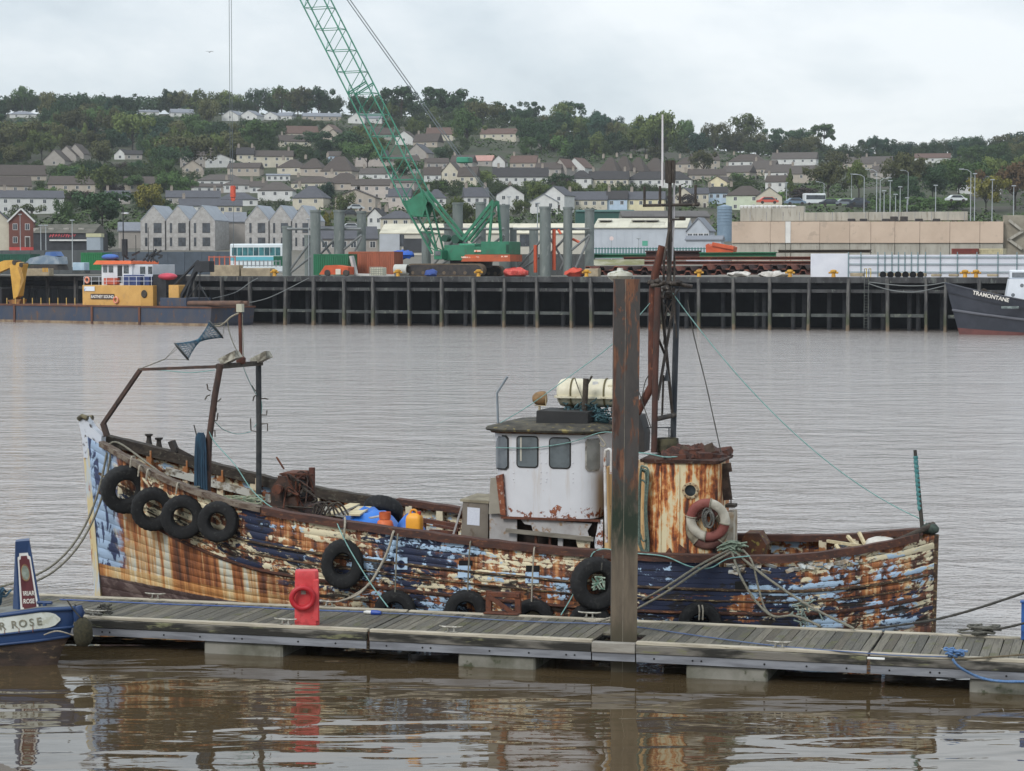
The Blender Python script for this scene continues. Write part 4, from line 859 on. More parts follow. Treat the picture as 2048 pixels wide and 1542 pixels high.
# ---- deck gear belonging to the hull
M_bit = M('dark_bitt', (60, 54, 50), (40, 36, 34), 8, .8, .3)
for u, v in ((298, 893), (318, 898)):
    c = T(u, v, 1.0); c.z = zrail(c.x) - .02; MB().lathe([(.07, 0), (.05, .08), (.045, .15), (.08, .17), (.08, .20)], 10, 'z', o=c).obj('bitt', M_bit, hull, 40)
MB().bar(T(352, 905, .9), T(343, 882, .9), .16, .10).bar(T(350, 898, .9), T(395, 922, 1.0), .05, .10).obj('fairlead', M_bit, hull)
pl_ = T(1836, 1045, .3); MB().tube([T(1845, 1062, 0), T(1830, 900, 0)], [.036, .03], 8).obj('ensign_pole', M('dark_pole', (70, 66, 60), (50, 48, 44), 6, .8, .2), hull, 50)
mb = MB(); nn_ = 40; tp = [T(1831 + 9 * k / nn_, 912 + 112 * k / nn_, 0) for k in range(nn_)]
mb.tube(tp, [.038 + .007 * math.sin(k * 1.9) for k in range(nn_)], 8).obj('rope_binding', M('teal_binding', (58, 118, 122), (86, 140, 140), 9, .8, .5, c3=(130, 150, 146)), hull, 60)
MB().tube(smoothpath([T(1770, 1092, -.8), T(1810, 1075, -.55), T(1850, 1057, -.2), T(1866, 1050, .1)]), [.05] * 15 + [.06], 8).obj('stern_fender', M_railb, hull, 50)
MB().ball(T(1860, 1058, 0), .13, 10, 8, sc=(1.2, 1.4, .8)).jit(.012, 3).obj('stern_bumper', M('green_black_bumper', (34, 40, 38), (60, 74, 66), 7, .8, .4), hull, 60)
# rusty hatch frame, gratings, rods amidships
for (u0, v0, t0, u1, v1, t1, w) in ((842, 1040, .9, 918, 1052, .6, .08), (846, 1046, .9, 846, 1064, .9, .1), (868, 1050, .2, 918, 1060, -.2, .05), (860, 1062, 0, 915, 1066, -.2, .06), (905, 1075, -.6, 925, 1010, -.6, .035)):
    MB().bar(T(u0, v0, t0), T(u1, v1, t1), w, w).obj('hatch_frame', M_rust if w > .04 else M_pan, hull)
h0 = T(1486, 1105, .2); MB().prism([(T(1484, 1100, .2).x, T(1484, 1112, .2).z), (T(1528, 1100, .2).x, T(1528, 1112, .2).z), (T(1536, 1080, .2).x, T(1536, 1088, .2).z), (T(1522, 1064, .2).x, T(1522, 1064, .2).z), (T(1494, 1064, .2).x, T(1494, 1064, .2).z), (T(1486, 1080, .2).x, T(1486, 1080, .2).z)], .0, .5).obj('stern_hatch', M('rust_yellow_hatch', (72, 50, 42), (104, 66, 46), 4, .9, .4, c3=(150, 136, 72)), hull)
# ================================================================= loose things aboard, tyres and ropes
TM = TF.M
def tyre_mesh(r=0.38, ri=0.165, w=0.15, tread=36):
    prof = [(ri, -w * .55), (ri + .03, -w * .85), (ri + (r - ri) * .5, -w), (r - .04, -w * .93), (r - .008, -w * .7), (r, -w * .3), (r, w * .3), (r - .008, w * .7), (r - .04, w * .93), (ri + (r - ri) * .5, w), (ri + .03, w * .85), (ri, w * .55)]
    mb = MB().lathe(prof, tread * 2, 'y', closed=True); n = tread * 2
    for i in range(4, 9):
        for k in range(0, n, 3):
            x, y, z = mb.v[i * n + k]; mb.v[i * n + k] = (x * .975, y, z * .975)
    return mb
M_tyre = M('perished_rubber', (15, 15, 17), (24, 25, 27), 6, .85, .25, c3=(44, 44, 43))
tyre_me = tyre_mesh().obj('tyre_pattern', M_tyre, None, 40); TYM = tyre_me.data; bpy.data.objects.remove(tyre_me)
def tyre(u, v, yaw, pitch, w_px, h_px, label, off=0.17, thin=1.0, parent=None):
    p = T(u, v, -1.8)
    for _ in range(5):
        q = side(p.x, p.z, -1, off); p = T(u, v, q.y)
    o = link(TYM, 'tyre_fender', None, label=label, cat='tyre', group='tyre fenders along the hull')
    sc = h_px / (2 * 0.38 * 112.0)
    o.matrix_world = TM @ Matrix.Translation(p) @ Matrix.Rotation(R(yaw), 4, 'Z') @ Matrix.Rotation(R(pitch), 4, 'X') @ Matrix.Diagonal((sc * thin, sc * 0.95, sc, 1)); return TM @ p
tyre(250, 979, 38, 6, 66, 102, 'big tyre fender nearest the trawler stem, topmost of four', .20)
tyre(306, 1018, 26, 4, 62, 92, 'second tyre fender along from the trawler stem', .17)
tyre(366, 1034, 18, 2, 66, 92, 'third tyre fender along from the trawler stem', .17)
tyre(437, 1043, 10, 0, 82, 84, 'fourth tyre fender, beside the frayed rope coil', .17)
t5 = tyre(685, 1128, 20, 0, 72, 100, 'narrow worn tyre hanging on a rope beside red post', .13, .86)
t6 = tyre(1192, 1167, 30, 0, 66, 104, 'tyre fender holding green rope, hanging behind the rusty pile', .17, .95)
low = []
for u, v, lb in ((790, 1222, 'low tyre under the pale plate with round hole, half hidden'), (932, 1222, 'low tyre beside the rusty bracket, half hidden behind pontoon'), (1066, 1240, 'low tyre hanging on a knotted white rope, half hidden'), (1180, 1248, 'low tyre beneath the big tyre behind rusty pile'), (1400, 1247, 'low tyre tied with two white cords, half hidden')):
    low.append(tyre(u, v, 14, 0, 80, 84, lb, .16))
# lifebuoys on the casing
def ring_buoy(u, v, t, sc, label, yaw=0, tilt=8, q0=0, dirty=False):
    root = thing('lifebuoy', label, 'lifebuoy', TM @ T(u, v, t), TF.ang + R(yaw)); root.rotation_euler = (R(tilt), 0, TF.ang + R(yaw)); root.scale = (sc,) * 3
    A = [(0.30 + .085 * math.cos(a), .055 * math.sin(a)) for a in np.linspace(0, 2 * math.pi, 13)[:-1]]
    mw = M('buoy_white', (208, 202, 188), (176, 170, 156), 5, .7, .2); mr = M('buoy_faded_red', (132, 72, 66), (150, 90, 82), 4, .75, .2)
    if dirty: mw = M('buoy_dirty_white', (150, 142, 124), (112, 104, 88), 7, .85, .3); mr = M('buoy_dirty_red', (92, 58, 54), (120, 84, 74), 7, .85, .3)
    for k in range(4):
        mb = MB(); n = 10; a0 = R(-10 + q0 + 90 * k)
        for i in range(n + 1):
            a = a0 + R(90) * i / n; mb.v += [(r * math.cos(a), y, r * math.sin(a)) for r, y in A]
        m = len(A)
        for i in range(n): mb.f += [(i * m + j, i * m + (j + 1) % m, (i + 1) * m + (j + 1) % m, (i + 1) * m + j) for j in range(m)]
        mb.m = [0] * len(mb.f); mb.obj('white_quarter' if k % 2 == 0 else 'red_quarter', mw if k % 2 == 0 else mr, root, 60)
        mb = MB(); pts = [(math.cos(a0) * (0.30 + .091 * math.cos(a)), .062 * math.sin(a), math.sin(a0) * (0.30 + .091 * math.cos(a))) for a in np.linspace(0, 2 * math.pi, 13)[:-1]]
        mb.tube(pts, .013, 5, closed=True).obj('band', M('buoy_band', (150, 144, 128), None, 8, .8, .2), root)
    return root
ring_buoy(1416, 1040, -1.12, 1.0, 'red and white lifebuoy hanging below the round porthole')
ring_buoy(1414, 1057, -1.03, .98, 'dirty lifebuoy half hidden behind the red and white one', 0, 3, -30, True)
M_rope = M('grey_rope', (136, 132, 118), (104, 102, 92), 40, .9, .5); M_teal = M('teal_rope', (104, 150, 146), (136, 172, 168), 30, .85, .4); M_dark = M('dark_rope', (58, 58, 56), (78, 76, 70), 30, .9, .4); M_blr = M('blue_rope', (76, 112, 158), (100, 130, 170), 30, .85, .4); M_wr = M('pale_rope', (170, 162, 146), (140, 134, 122), 40, .9, .5)
def rope(pts, r, mat, label, k=6, n=6, name='rope', cat='rope', group=None, world=False):
    P = [p if world else TM @ p for p in pts]
    # a twist of the yarns shows as small bumps
    r = r * (.72 if mat is M_teal else 1); Q = smoothpath(P, k); return MB().tube(Q, [r * (1 + .10 * ((i % 2) * 2 - 1)) for i in range(len(Q))], n).obj(name, mat, None, 60, label=label, cat=cat, group=group)
# coil of pale cordage inside the lifebuoy
rr = random.Random(3); mb = MB()
for k in range(7):
    c = T(1417 + rr.uniform(-3, 3), 1024 + k * 1.5, -1.16 - .01 * k); a_ = rr.uniform(.10, .16)
    mb.tube([TM @ (c + Vector((a_ * .55 * math.cos(t_), -.01 * math.sin(3 * t_), a_ * 1.1 * math.sin(t_) - .06))) for t_ in np.linspace(0, 2 * math.pi, 15)[:-1]], .016, 6, closed=True)
mb.obj('rope_coil', M('grey_cord', (120, 118, 112), (90, 88, 84), 30, .9, .4), None, 60, label='grey rope coil hanging inside the red and white lifebuoy', cat='rope coil')
mb = MB()
for k in range(6):
    c = T(1285 + rr.uniform(-3, 3), 1020, -1.08 - .012 * k); w_ = rr.uniform(.05, .1); h_ = rr.uniform(.45, .72)
    mb.tube(smoothpath([TM @ (c + Vector(q)) for q in ((-w_, 0, -h_ + .1), (-w_ * 1.1, 0, 0), (-w_ * .7, 0, h_), (0, 0, h_ + .06), (w_, 0, h_ - .05), (w_ * .6, 0, 0), (w_ * 1.1, 0, -h_), (0, 0, -h_ - .08), (-w_, 0, -h_ + .1))], 4), .017, 6)
mb.obj('rope_coil', M('green_grey_rope', (104, 122, 112), (80, 94, 88), 30, .9, .4), None, 60, label='long green grey rope hank hung beside rusty pile', cat='rope coil')
# liferaft canister
c0 = T(1117, 782, .35); c1 = T(1268, 790, .35); root = thing('liferaft_canister', 'white liferaft canister strapped on the wheelhouse roof', 'liferaft', TM @ c0.lerp(c1, .5), TF.ang)
L_ = (c1 - c0).length / 2; rr_ = .26; M_can = M('cream_grp', (214, 208, 186), (198, 190, 166), 2, .45, .06, c3=(176, 166, 138))
prof = [(0, -L_), (rr_ * .7, -L_ + .01), (rr_ * .93, -L_ + .06), (rr_, -L_ + .13)]
for k in range(-2, 3): prof += [(rr_, k * .22 - .05), (rr_ * .975, k * .22 - .03), (rr_ * .975, k * .22 + .03), (rr_, k * .22 + .05)]
prof += [(rr_, L_ - .13), (rr_ * .93, L_ - .06), (rr_ * .7, L_ - .01), (0, L_)]
MB().lathe(prof, 28, 'x').obj('shell', M_can, root, 35)
MB().prism(rrect(-L_ - .04, L_ + .04, -rr_ - .04, rr_ + .04, .15), -.085, -.05, 'z').obj('seam_flange', M_can, root, 30)
for k in (-.42, .2): MB().tube([(k, (rr_ + .006) * math.cos(a), (rr_ + .006) * math.sin(a)) for a in np.linspace(0, 2 * math.pi, 25)[:-1]], .016, 5, closed=True).obj('strap', M('olive_strap', (104, 96, 66), None, 9, .8, .2), root)
for k in (-.45, .4): MB().box((k - .06, -.28, -.42), (k + .06, .28, -.25)).obj('cradle', M('cradle_steel', (66, 60, 56), None, 6, .8, .2), root)
MB().box((-.02, -rr_ * .75, .16), (.08, -rr_ * .70, .22)).obj('maker_label', M('pale_label', (206, 206, 206), None, 9, .6, 0), root)
# heaps of netting: crumpled sheets of cord
def heap(c, sx, sy, sz, mat, label, name, n=70, r=.012, seed=1):
    rr = random.Random(seed); mb = MB()
    for i in range(n):
        p = []; a = rr.uniform(0, 6.28); q = Vector((rr.gauss(0, .4) * sx, rr.gauss(0, .4) * sy, abs(rr.gauss(0, .45)) * sz)); dirv = Vector((math.cos(a), math.sin(a), 0))
        for k in range(5):
            p.append(c + q); a += rr.uniform(-1.2, 1.2); q = q + Vector((math.cos(a) * .09 * sx / .5, math.sin(a) * .09, rr.uniform(-.05, .05))); q.z = max(0, q.z)
        mb.tube([TM @ x_ for x_ in smoothpath(p, 3)], r, 5)
    b = MB(); b.ball((0, 0, 0), 1, 14, 8, sc=(sx * .8, sy * .8, sz * .7)); 
    mb.add([TM @ (c + Vector(v)) for v in b.jit(.03, seed).v], b.f, 0)
    return mb.obj(name, mat, None, 60, label=label, cat='netting')
heap(T(1176, 838, .05), .46, .3, .24, M('teal_net', (44, 66, 74), (70, 104, 110), 12, .9, .4, c3=(96, 136, 140)), 'heap of teal netting beside the liferaft canister', 'net_heap', 110, .013, 4)
# net hung on the gallows post
mb = MB(); rr = random.Random(8); a = T(402, 868, -1.22)
for i in range(26):
    dx = rr.uniform(-.10, .09); dy = rr.uniform(-.08, .05); ln = rr.uniform(.95, 1.15)
    mb.tube([TM @ (a + Vector((dx * f_ * (1 + .25 * math.sin(i)), dy * f_, -ln * z_))) for z_, f_ in ((-.02, .4), (.05, .8), (.3, 1), (.6, 1.05), (1, 1.2))], .022, 5)
mb.obj('hanging_net', M('blue_green_net', (42, 72, 92), (30, 50, 68), 10, .9, .5, stretch=(1, 1, .2)), None, 60, label='blue green net bundle hung on the near gallows post', cat='netting')
MB().tube([TM @ T(388, 850, -1.2), TM @ T(393, 870, -1.2)], .012, 6).obj('net_rod', M_bit, None, label='thin iron rod above the blue green net bundle', cat='rod')
# keep net: two hoops joined by a waisted mesh tube
hA = T(363, 703, -.3); hB = T(432, 659, 0.05); root = thing('keep_net', 'hourglass shaped blue net with two hoops blowing from the gallows', 'net', TM @ hA, TF.ang)
ax = hB - hA; axn = ax.normalized(); M_net = M('blue_mesh', (66, 102, 122), (46, 70, 88), 20, .9, .3)
tilt = Vector((.55, .5, -.8)).normalized(); e1 = (tilt - axn * tilt.dot(axn) * .35).normalized(); e2 = e1.cross(axn).normalized()
circ = lambda c, r, k, n=20: c + (e1 * math.cos(2 * math.pi * k / n) + e2 * math.sin(2 * math.pi * k / n) * .62) * r
rad = lambda f_: .20 * (0.16 + .84 * abs(2 * f_ - 1) ** 1.35)
for c in (Vector(), ax): MB().tube([circ(c, .205, k) for k in range(20)], .016, 6, closed=True).obj('hoop', M('hoop_tube', (58, 62, 64), None, 9, .6, .1), root, 60)
mb = MB()
for sg in (-1, 1):
    for k in range(20): mb.tube([circ(ax * f_, rad(f_), k + sg * f_ * 6) for f_ in np.linspace(0, 1, 15)], .0045, 4, caps=False)
mb.obj('mesh', M_net, root)
for k in (0, 7, 13):
    MB().tube([circ(Vector(), .2, k), T(330, 718, -.4) - hA], .005, 4).obj('bridle', M_rope, root); MB().tube([circ(ax, .2, k), T(450, 645, .02) - hA], .005, 4).obj('bridle', M_rope, root)
rope([T(286, 735, -.2), T(305, 728, -.3), T(330, 718, -.4)], .010, M_rope, 'short cord from fore strut to the hourglass net')
rope([T(420, 650, .1), T(438, 652, .1), T(450, 645, .02), T(462, 634, 0), T(478, 626, -.03)], .018, M_wr, 'pale rope from gallows light to the hourglass net')
rope([T(455, 643, 0), T(459, 665, 0), T(468, 690, 0), T(478, 708, 0)], .010, M_rope, 'loose cord hanging beside the gallows upright')
rope([T(485, 626, 0), T(486, 680, 0), T(488, 726, 0)], .008, M_rope, 'thin vertical cord behind the gallows upright')
rope([T(276, 738, -.2), T(330, 741, -.5), T(380, 745, -.9), T(430, 740, -1.15)], .012, M_teal, 'teal rope slung under the gallows fore beam')
rope([T(486, 732, .4), T(495, 755, .6), T(510, 785, 1.1), T(522, 800, 1.2), T(522, 830, 1.2), T(508, 855, 1.15)], .010, M_teal, 'teal cord running down the far gallows post')
rope([T(426, 838, -1.1), T(445, 858, -.5), T(475, 868, .3), T(502, 863, 1.1)], .010, M_teal, 'slack cord slung between the two gallows posts')
rope([T(418, 862, -1.2), T(430, 885, -1.2), T(470, 930, -1.25), T(500, 975, -1.3), T(530, 1005, -1.45), T(557, 1022, -1.6)], .014, M_teal, 'taut teal rope from near gallows post to the rail')
# rigging
rope(sag(T(1337, 575, .1), T(1850, 1042, .0), .55), .013, M_teal, 'long teal rope from mast down to the stern pole', 2)
rope([T(1300, 606, 0), T(1230, 684, -.1), T(1150, 745, -.2), T(1060, 810, -.4), T(1000, 846, -.5)], .012, M_teal, 'teal rope from mast down to wheelhouse roof edge', 3)
rope([T(1375, 600, .2), T(1387, 668, .1), T(1410, 760, 0), T(1430, 850, -.1), T(1442, 905, -.2)], .011, M_dark, 'wire stay with rusty bottle screw above the aft casing', 3)
rope([T(1283, 800, .1), T(1290, 765, .2), T(1299, 748, .2)], .010, M_dark, 'dark wire beside the exhaust bend')
rope([T(1276, 778, .1), T(1290, 820, .1), T(1302, 855, 0)], .010, M_dark, 'dark wire below the exhaust bend')
rope([T(1150, 757, 0), T(1158, 780, 0), T(1172, 815, -.1)], .012, M_rope, 'grey cord over the liferaft canister')
rope([T(992, 895, -1.0), T(1060, 896, -1.0), T(1110, 890, -1.0), T(1150, 882, -1.0), T(1190, 868, -1.0), T(1214, 864, -1.0), T(1240, 868, -1.0)], .012, M_teal, 'teal rope strung across the wheelhouse windows')
rope([T(1275, 905, -1.05), T(1300, 908, -1.1), T(1330, 914, -1.1), T(1358, 913, -1.0)], .016, M_teal, 'teal rope along the top of the aft casing')
rope([T(1196, 870, -1.03), T(1205, 880, -1.03), T(1211, 890, -1.03), T(1204, 893, -1.03), T(1200, 885, -1.03)], .014, M_wr, 'looped pale rope end at the wheelhouse corner')
rope([T(1275, 1107, -1.75), T(1330, 1113, -1.75), T(1380, 1133, -1.8), T(1420, 1136, -1.8), T(1455, 1118, -1.72), T(1500, 1112, -1.7)], .016, M_teal, 'slack teal rope drooping below the rail by casing')
rope([T(1178, 1125, -1.82), T(1186, 1106, -1.78), T(1205, 1098, -1.7), T(1224, 1100, -1.7), T(1240, 1108, -1.75)], .016, M_teal, 'teal rope turned over the rail behind rusty pile')
# mooring lines
kn = T(1462, 1098, -1.55); cb = lambda u, v, zz=DZ + .06: TF.I @ (PF.M @ pl(u, v, zz))
def line(pts, r, mat, label): return rope(pts, r, mat, label, 6, 7)
line([kn, T(1400, 1130, -1.85), T(1330, 1175, -2.15), cb(1262, 1212)], .022, M_rope, 'upper of two mooring ropes from stern knot to pile foot')
line([kn + Vector((.05, 0, -.03)), T(1400, 1139, -1.9), T(1330, 1186, -2.2), cb(1262, 1224)], .022, M_rope, 'lower of two mooring ropes from stern knot to pile foot')
line([kn, T(1540, 1160, -1.9), T(1620, 1213, -2.1), cb(1708, 1257)], .022, M_rope, 'straight mooring rope from stern knot to pontoon edge')
line([kn, T(1480, 1150, -1.85), T(1510, 1200, -1.9), T(1545, 1232, -2.0), T(1590, 1232, -2.05), cb(1640, 1252)], .022, M_rope, 'slack looping mooring rope below the stern knot')
line([kn + Vector((.2, 0, 0)), T(1505, 1125, -1.75), T(1518, 1180, -1.8), T(1532, 1220, -1.9), T(1555, 1236, -2.0)], .018, M_rope, 'frayed rope end hanging beside the looping rope')
rr = random.Random(12); mb = MB()
for i in range(22):
    a = kn + Vector((rr.uniform(-.3, .05), rr.uniform(-.08, .08), rr.uniform(-.05, .07))); b = kn + Vector((rr.uniform(.05, .32), rr.uniform(-.08, .08), rr.uniform(-.08, .14))); mb.tube([TM @ a, TM @ (a.lerp(b, .5) + Vector((0, 0, rr.uniform(.02, .08)))), TM @ b], .017, 6)
mb.obj('rope_knot', M('green_grey_rope2', (134, 146, 128), (106, 122, 108), 30, .9, .4), None, 60, label='tangled rope knot made fast on the aft rail', cat='rope knot')
rr = random.Random(13); mb = MB(); c = T(1592, 1215, -1.95)
for i in range(18):
    a = c + Vector((rr.uniform(-.12, .25), rr.uniform(-.05, .05), rr.uniform(-.3, .1))); b = a + Vector((rr.uniform(-.15, .25), 0, rr.uniform(-.2, .12))); mb.tube([TM @ a, TM @ (a.lerp(b, .5) + Vector((.04, 0, .05))), TM @ b], .016, 6)
mb.obj('rope_tangle', M('pale_green_rope', (150, 164, 156), (110, 124, 116), 30, .9, .4), None, 60, label='pale green rope tangle hanging down the stern quarter', cat='rope tangle')
nb_end = PF.M @ pl(-60, 1175, 1.0)
line([T(214, 905, -.55), T(196, 985, -.65), T(165, 1060, -1.0), T(120, 1118, -1.5), T(60, 1155, -2.2), T(-60, 1190, -3.0)], .022, M_rope, 'upper bow mooring rope running past the blue bow post')
line([T(222, 905, -.6), T(205, 990, -.7), T(172, 1068, -1.05), T(128, 1125, -1.6), T(70, 1163, -2.3), T(-60, 1205, -3.1)], .022, M_rope, 'lower bow mooring rope running past the blue bow post')
rope([T(214, 893, -.5), T(228, 884, -.45), T(250, 893, -.5), T(300, 930, -.95), T(345, 962, -1.3), T(372, 972, -1.45), T(400, 974, -1.3)], .020, M_rope, 'grey rope lying along the bow rail above tyres')
for u, v in ((268, 922), (284, 940), (300, 948), (360, 975)):
    c = T(u, v, -1.8); c = T(u, v, -(brail(c.x) + .1)); rope([c + Vector((-.08, .2, .05)), c + Vector((-.05, 0, .07)), c + Vector((-.07, -.02, -.12))], .018, M_wr, 'short rope lashing round the bow rail above the tyres', group='bow rail lashings')
rr = random.Random(21); mb = MB()
for i in range(30):
    c = T(470 + rr.uniform(-42, 45), 1000 + rr.uniform(-6, 10), -1.3 + rr.uniform(-.2, .15)); a_ = rr.uniform(.12, .3); ph = rr.uniform(0, 6)
    mb.tube([TM @ (c + Vector((a_ * math.cos(t_ + ph), a_ * .5 * math.sin(t_ + ph), .03 * math.sin(2 * t_)))) for t_ in np.linspace(0, 4.5, 10)], .014, 5)
mb.obj('rope_heap', M('frayed_rope', (150, 150, 128), (112, 128, 108), 30, .9, .4), None, 60, label='frayed pale rope heap on rail between gallows and winch', cat='rope heap')
line([T(793, 1060, -1.75), T(786, 1066, -1.95), T(778, 1095, -1.98), T(762, 1130, -2.05), T(735, 1172, -2.25), cb(694, 1199)], .024, M_wr, 'doubled mooring rope from rail down to pontoon cleat')
line([T(740, 1165, -2.2), T(715, 1190, -2.4), cb(680, 1202)], .02, M_wr, 'second strand of the doubled mooring rope by the cleat')
line([T(672, 1040, -1.8), T(680, 1060, -2.0), T(700, 1100, -2.1), T(740, 1165, -2.3), cb(776, 1214)], .015, M_teal, 'taut pale teal rope from rail to pontoon edge')
rope([T(690, 1035, -1.7), T(690, 1048, -1.95), T(688, 1075, -1.98), T(686, 1095, -2.0)], .02, M_wr, 'rope holding the narrow worn tyre')
for u, v0, v1, lb in ((793, 1068, 1195, 'thin rope holding the low tyre under the holed plate'), (938, 1083, 1195, 'thin rope holding the low tyre beside the rusty bracket'), (1066, 1095, 1205, 'knotted white rope holding the low tyre amidships')):
    rope([T(u + 4, v0, -1.8), T(u + 2, v0 + 6, -1.97), T(u - 1, (v0 + v1) / 2, -2.0), T(u - 3, v1, -2.02)], .014, M_wr if u > 1000 else M_rope, lb)
rope([T(1206, 1112, -1.85), T(1204, 1125, -1.98), T(1203, 1140, -2.0)], .018, M_dark, 'dark rope holding the tyre behind rusty pile')
rope([T(1155, 1172, -2.0), T(1140, 1200, -2.15), cb(1122, 1230)], .014, M_teal, 'teal rope slanting down beside the tyre by pile')
for du in (0, 7): rope([T(1397 + du, 1210, -1.98), T(1399 + du, 1220, -2.0), T(1398 + du, 1240, -2.0)], .015, M_wr, 'white cord tying the low tyre below the casing', group='cords on the low tyre')
mb = MB(); rr = random.Random(5)
for i in range(8): mb.tube([t6 + Vector((.04 + rr.uniform(-.12, .12), -.10, rr.uniform(-.12, .14))) for _ in range(3)], .018, 6)
mb.obj('rope_scrap', M('white_green_rope', (176, 188, 172), (70, 112, 96), 14, .9, .4), None, 60, label='white and green rope scrap stuffed inside the tyre by pile', cat='rope')
# ropes on the pontoon
def prope(pts, r, mat, label, **k): return rope(pts, r, mat, label, world=True, **k)
Dk = lambda u, v, z=.03: PF.M @ pl(u, v, DZ + z)
prope([Dk(1168, 1240), Dk(1185, 1243, .04), Dk(1205, 1240, .06), Dk(1222, 1236, .05), Dk(1230, 1240, .03)], .022, M_wr, 'pale rope lying on pontoon edge left behind the pile')
prope([PF.M @ pl(1735, 1259, .45), TM @ T(1800, 1250, -1.6), TM @ T(1871, 1239, -1.0), TM @ T(1960, 1215, -1.2), TM @ T(2100, 1168, -1.5)], .022, M_dark, 'upper dark mooring rope passing behind the trawler stern')
prope([Dk(1945, 1264, .06), Dk(1990, 1259, .14), Dk(2042, 1248, .3), Dk(2130, 1222, .6)], .022, M_dark, 'dark mooring rope from coiled rope towards the blue post')
prope([Dk(1905, 1318, .05), Dk(1920, 1335, -.08), PF.M @ PF.hit(1960, 1355, -.15), PF.M @ PF.hit(2010, 1363, -.2), PF.M @ PF.hit(2110, 1362, -.3)], .022, M_blr, 'blue rope drooping over front edge of pontoon')
prope([Dk(1912, 1318, .05), Dk(1960, 1316, .04), Dk(2048, 1309, .06), Dk(2130, 1304, .1)], .016, M('brown_rope', (104, 94, 76), None, 30, .9, .4), 'thin brown rope running to the front cleat')
def coil(c, rx, n, mat, label, seed, rr0=.02):
    rr = random.Random(seed); mb = MB()
    for k in range(n):
        a_ = rx * rr.uniform(.4, 1); ph = rr.uniform(0, 6); cc_ = c + Vector((rr.uniform(-.1, .1), rr.uniform(-.06, .06), .02 + .02 * k))
        mb.tube([cc_ + Vector((a_ * math.cos(t_ + ph), a_ * .6 * math.sin(t_ + ph), rr.uniform(-.012, .02))) for t_ in np.linspace(0, 5.6, 12)], rr0, 6)
    mb.obj('rope_coil', mat, None, 60, label=label, cat='rope coil')
coil(Dk(1962, 1270), .3, 7, M('dark_grey_rope', (84, 84, 78), (108, 106, 98), 30, .9, .4), 'dark grey rope coil on back edge near blue post', 31)
coil(Dk(1912, 1316), .14, 6, M_blr, 'blue rope turns made fast on the front cleat', 32, .018)
coil(Dk(208, 1228), .12, 7, M_dark, 'dark rope turns on the cleat beside blue boat', 33, .016)
coil(Dk(720, 1203), .10, 3, M_wr, 'pale rope turns on the back cleat amidships', 34, .018)
# ---- gear on deck
def winch():
    root = thing('trawl_winch', 'rusted trawl winch with tangled hoses on the foredeck', 'winch', TM @ Vector((0, 0, 0)), TF.ang); Mw = M('oily_rust', (46, 40, 37), (78, 54, 44), 6, .8, .4, c3=(104, 70, 54))
    c = T(585, 985, 0); mb = MB().lathe([(0, -.38), (.30, -.38), (.30, -.34), (.17, -.32), (.17, .32), (.30, .34), (.30, .38), (0, .38)], 20, 'y', o=c); mb.obj('drum', Mw, root, 35)
    mb = MB()
    for k in range(9): mb.tube([c + Vector((.20 * math.cos(a), -.28 + k * .07, .20 * math.sin(a))) for a in np.linspace(0, 2 * math.pi, 17)[:-1]], .034, 6, closed=True)
    mb.obj('wire_turns', M('black_wire', (34, 33, 33), (52, 48, 46), 9, .8, .3), root, 60)
    MB().cbox((c.x - .42, c.y - .5, DKZ(c.x)), (c.x + .42, c.y + .5, c.z - .2), .03).obj('bed', Mw, root)
    for y in (-.45, .45): MB().prism([(c.x - .3, c.z - .3), (c.x + .3, c.z - .3), (c.x + .2, c.z + .32), (c.x - .1, c.z + .36)], c.y + y - .03, c.y + y + .03).obj('side_frame', Mw, root)
    MB().lathe([(.0, -.12), (.09, -.12), (.09, -.02), (.05, 0), (.05, .1)], 14, 'y', o=T(558, 978, -.6)).obj('warping_head', M_rust, root, 40)
    MB().cbox((c.x - .12, c.y - .3, c.z + .28), (c.x + .25, c.y + .3, c.z + .40), .03).obj('gear_cover', M_rust, root)
    MB().tube([T(624, 985, .2), T(624, 935, .2)], .06, 10).obj('stump', M_exh, root, 50); MB().tube([T(568, 938, -.1), T(553, 914, -.1)], .018, 6).obj('lever', M_rust, root)
    rr = random.Random(2)
    for k in range(12):
        p = [T(rr.uniform(555, 632), rr.uniform(945, 1020), rr.uniform(-.75, -.3)) for _ in range(4)]; MB().tube(smoothpath(p, 6), rr.choice((.013, .02, .016)), 6).obj('hose', rr.choice((Mw, M_rust, M_railb)), root, 60)
winch()
mb = MB()
for k in range(6):
    rr = random.Random(40 + k); mb.tube([TM @ q for q in smoothpath([T(625 + k * 6, 1028, -.9), T(632 + k * 8, 1003 + rr.uniform(0, 10), -.9), T(645 + k * 8, 1005 + rr.uniform(0, 14), -.9), T(652 + k * 9, 1030, -.9)], 6)], .018, 6)
mb.obj('cable_loops', M_railb, None, 60, label='stiff dark cable loops beside the trawl winch', cat='cable')
# blue tarpaulin over a pile on deck
def tarp(u0, u1, v_top, t0, t1, label, seed):
    N = 14; rr = random.Random(seed); mb = MB(); a = T(u0, v_top, t0); b = T(u1, v_top, t0)
    for j in range(N):
        for i in range(N):
            f_, g = i / (N - 1), j / (N - 1); e = (math.sin(math.pi * f_) * math.sin(math.pi * g)) ** .3
            zb = DKZ(0) + .02; mb.v.append(TM @ Vector((a.x + (b.x - a.x) * f_, t0 + (t1 - t0) * g, zb + (a.z - zb) * e + rr.uniform(-.07, .05) * e)))
    for j in range(N - 1):
        for i in range(N - 1): mb.f.append((j * N + i, j * N + i + 1, (j + 1) * N + i + 1, (j + 1) * N + i))
    mb.m = [0] * len(mb.f); return mb.obj('tarpaulin', M('blue_tarp', (44, 116, 206), (36, 96, 180), 2.5, .45, .3), None, 70, label=label, cat='tarpaulin')
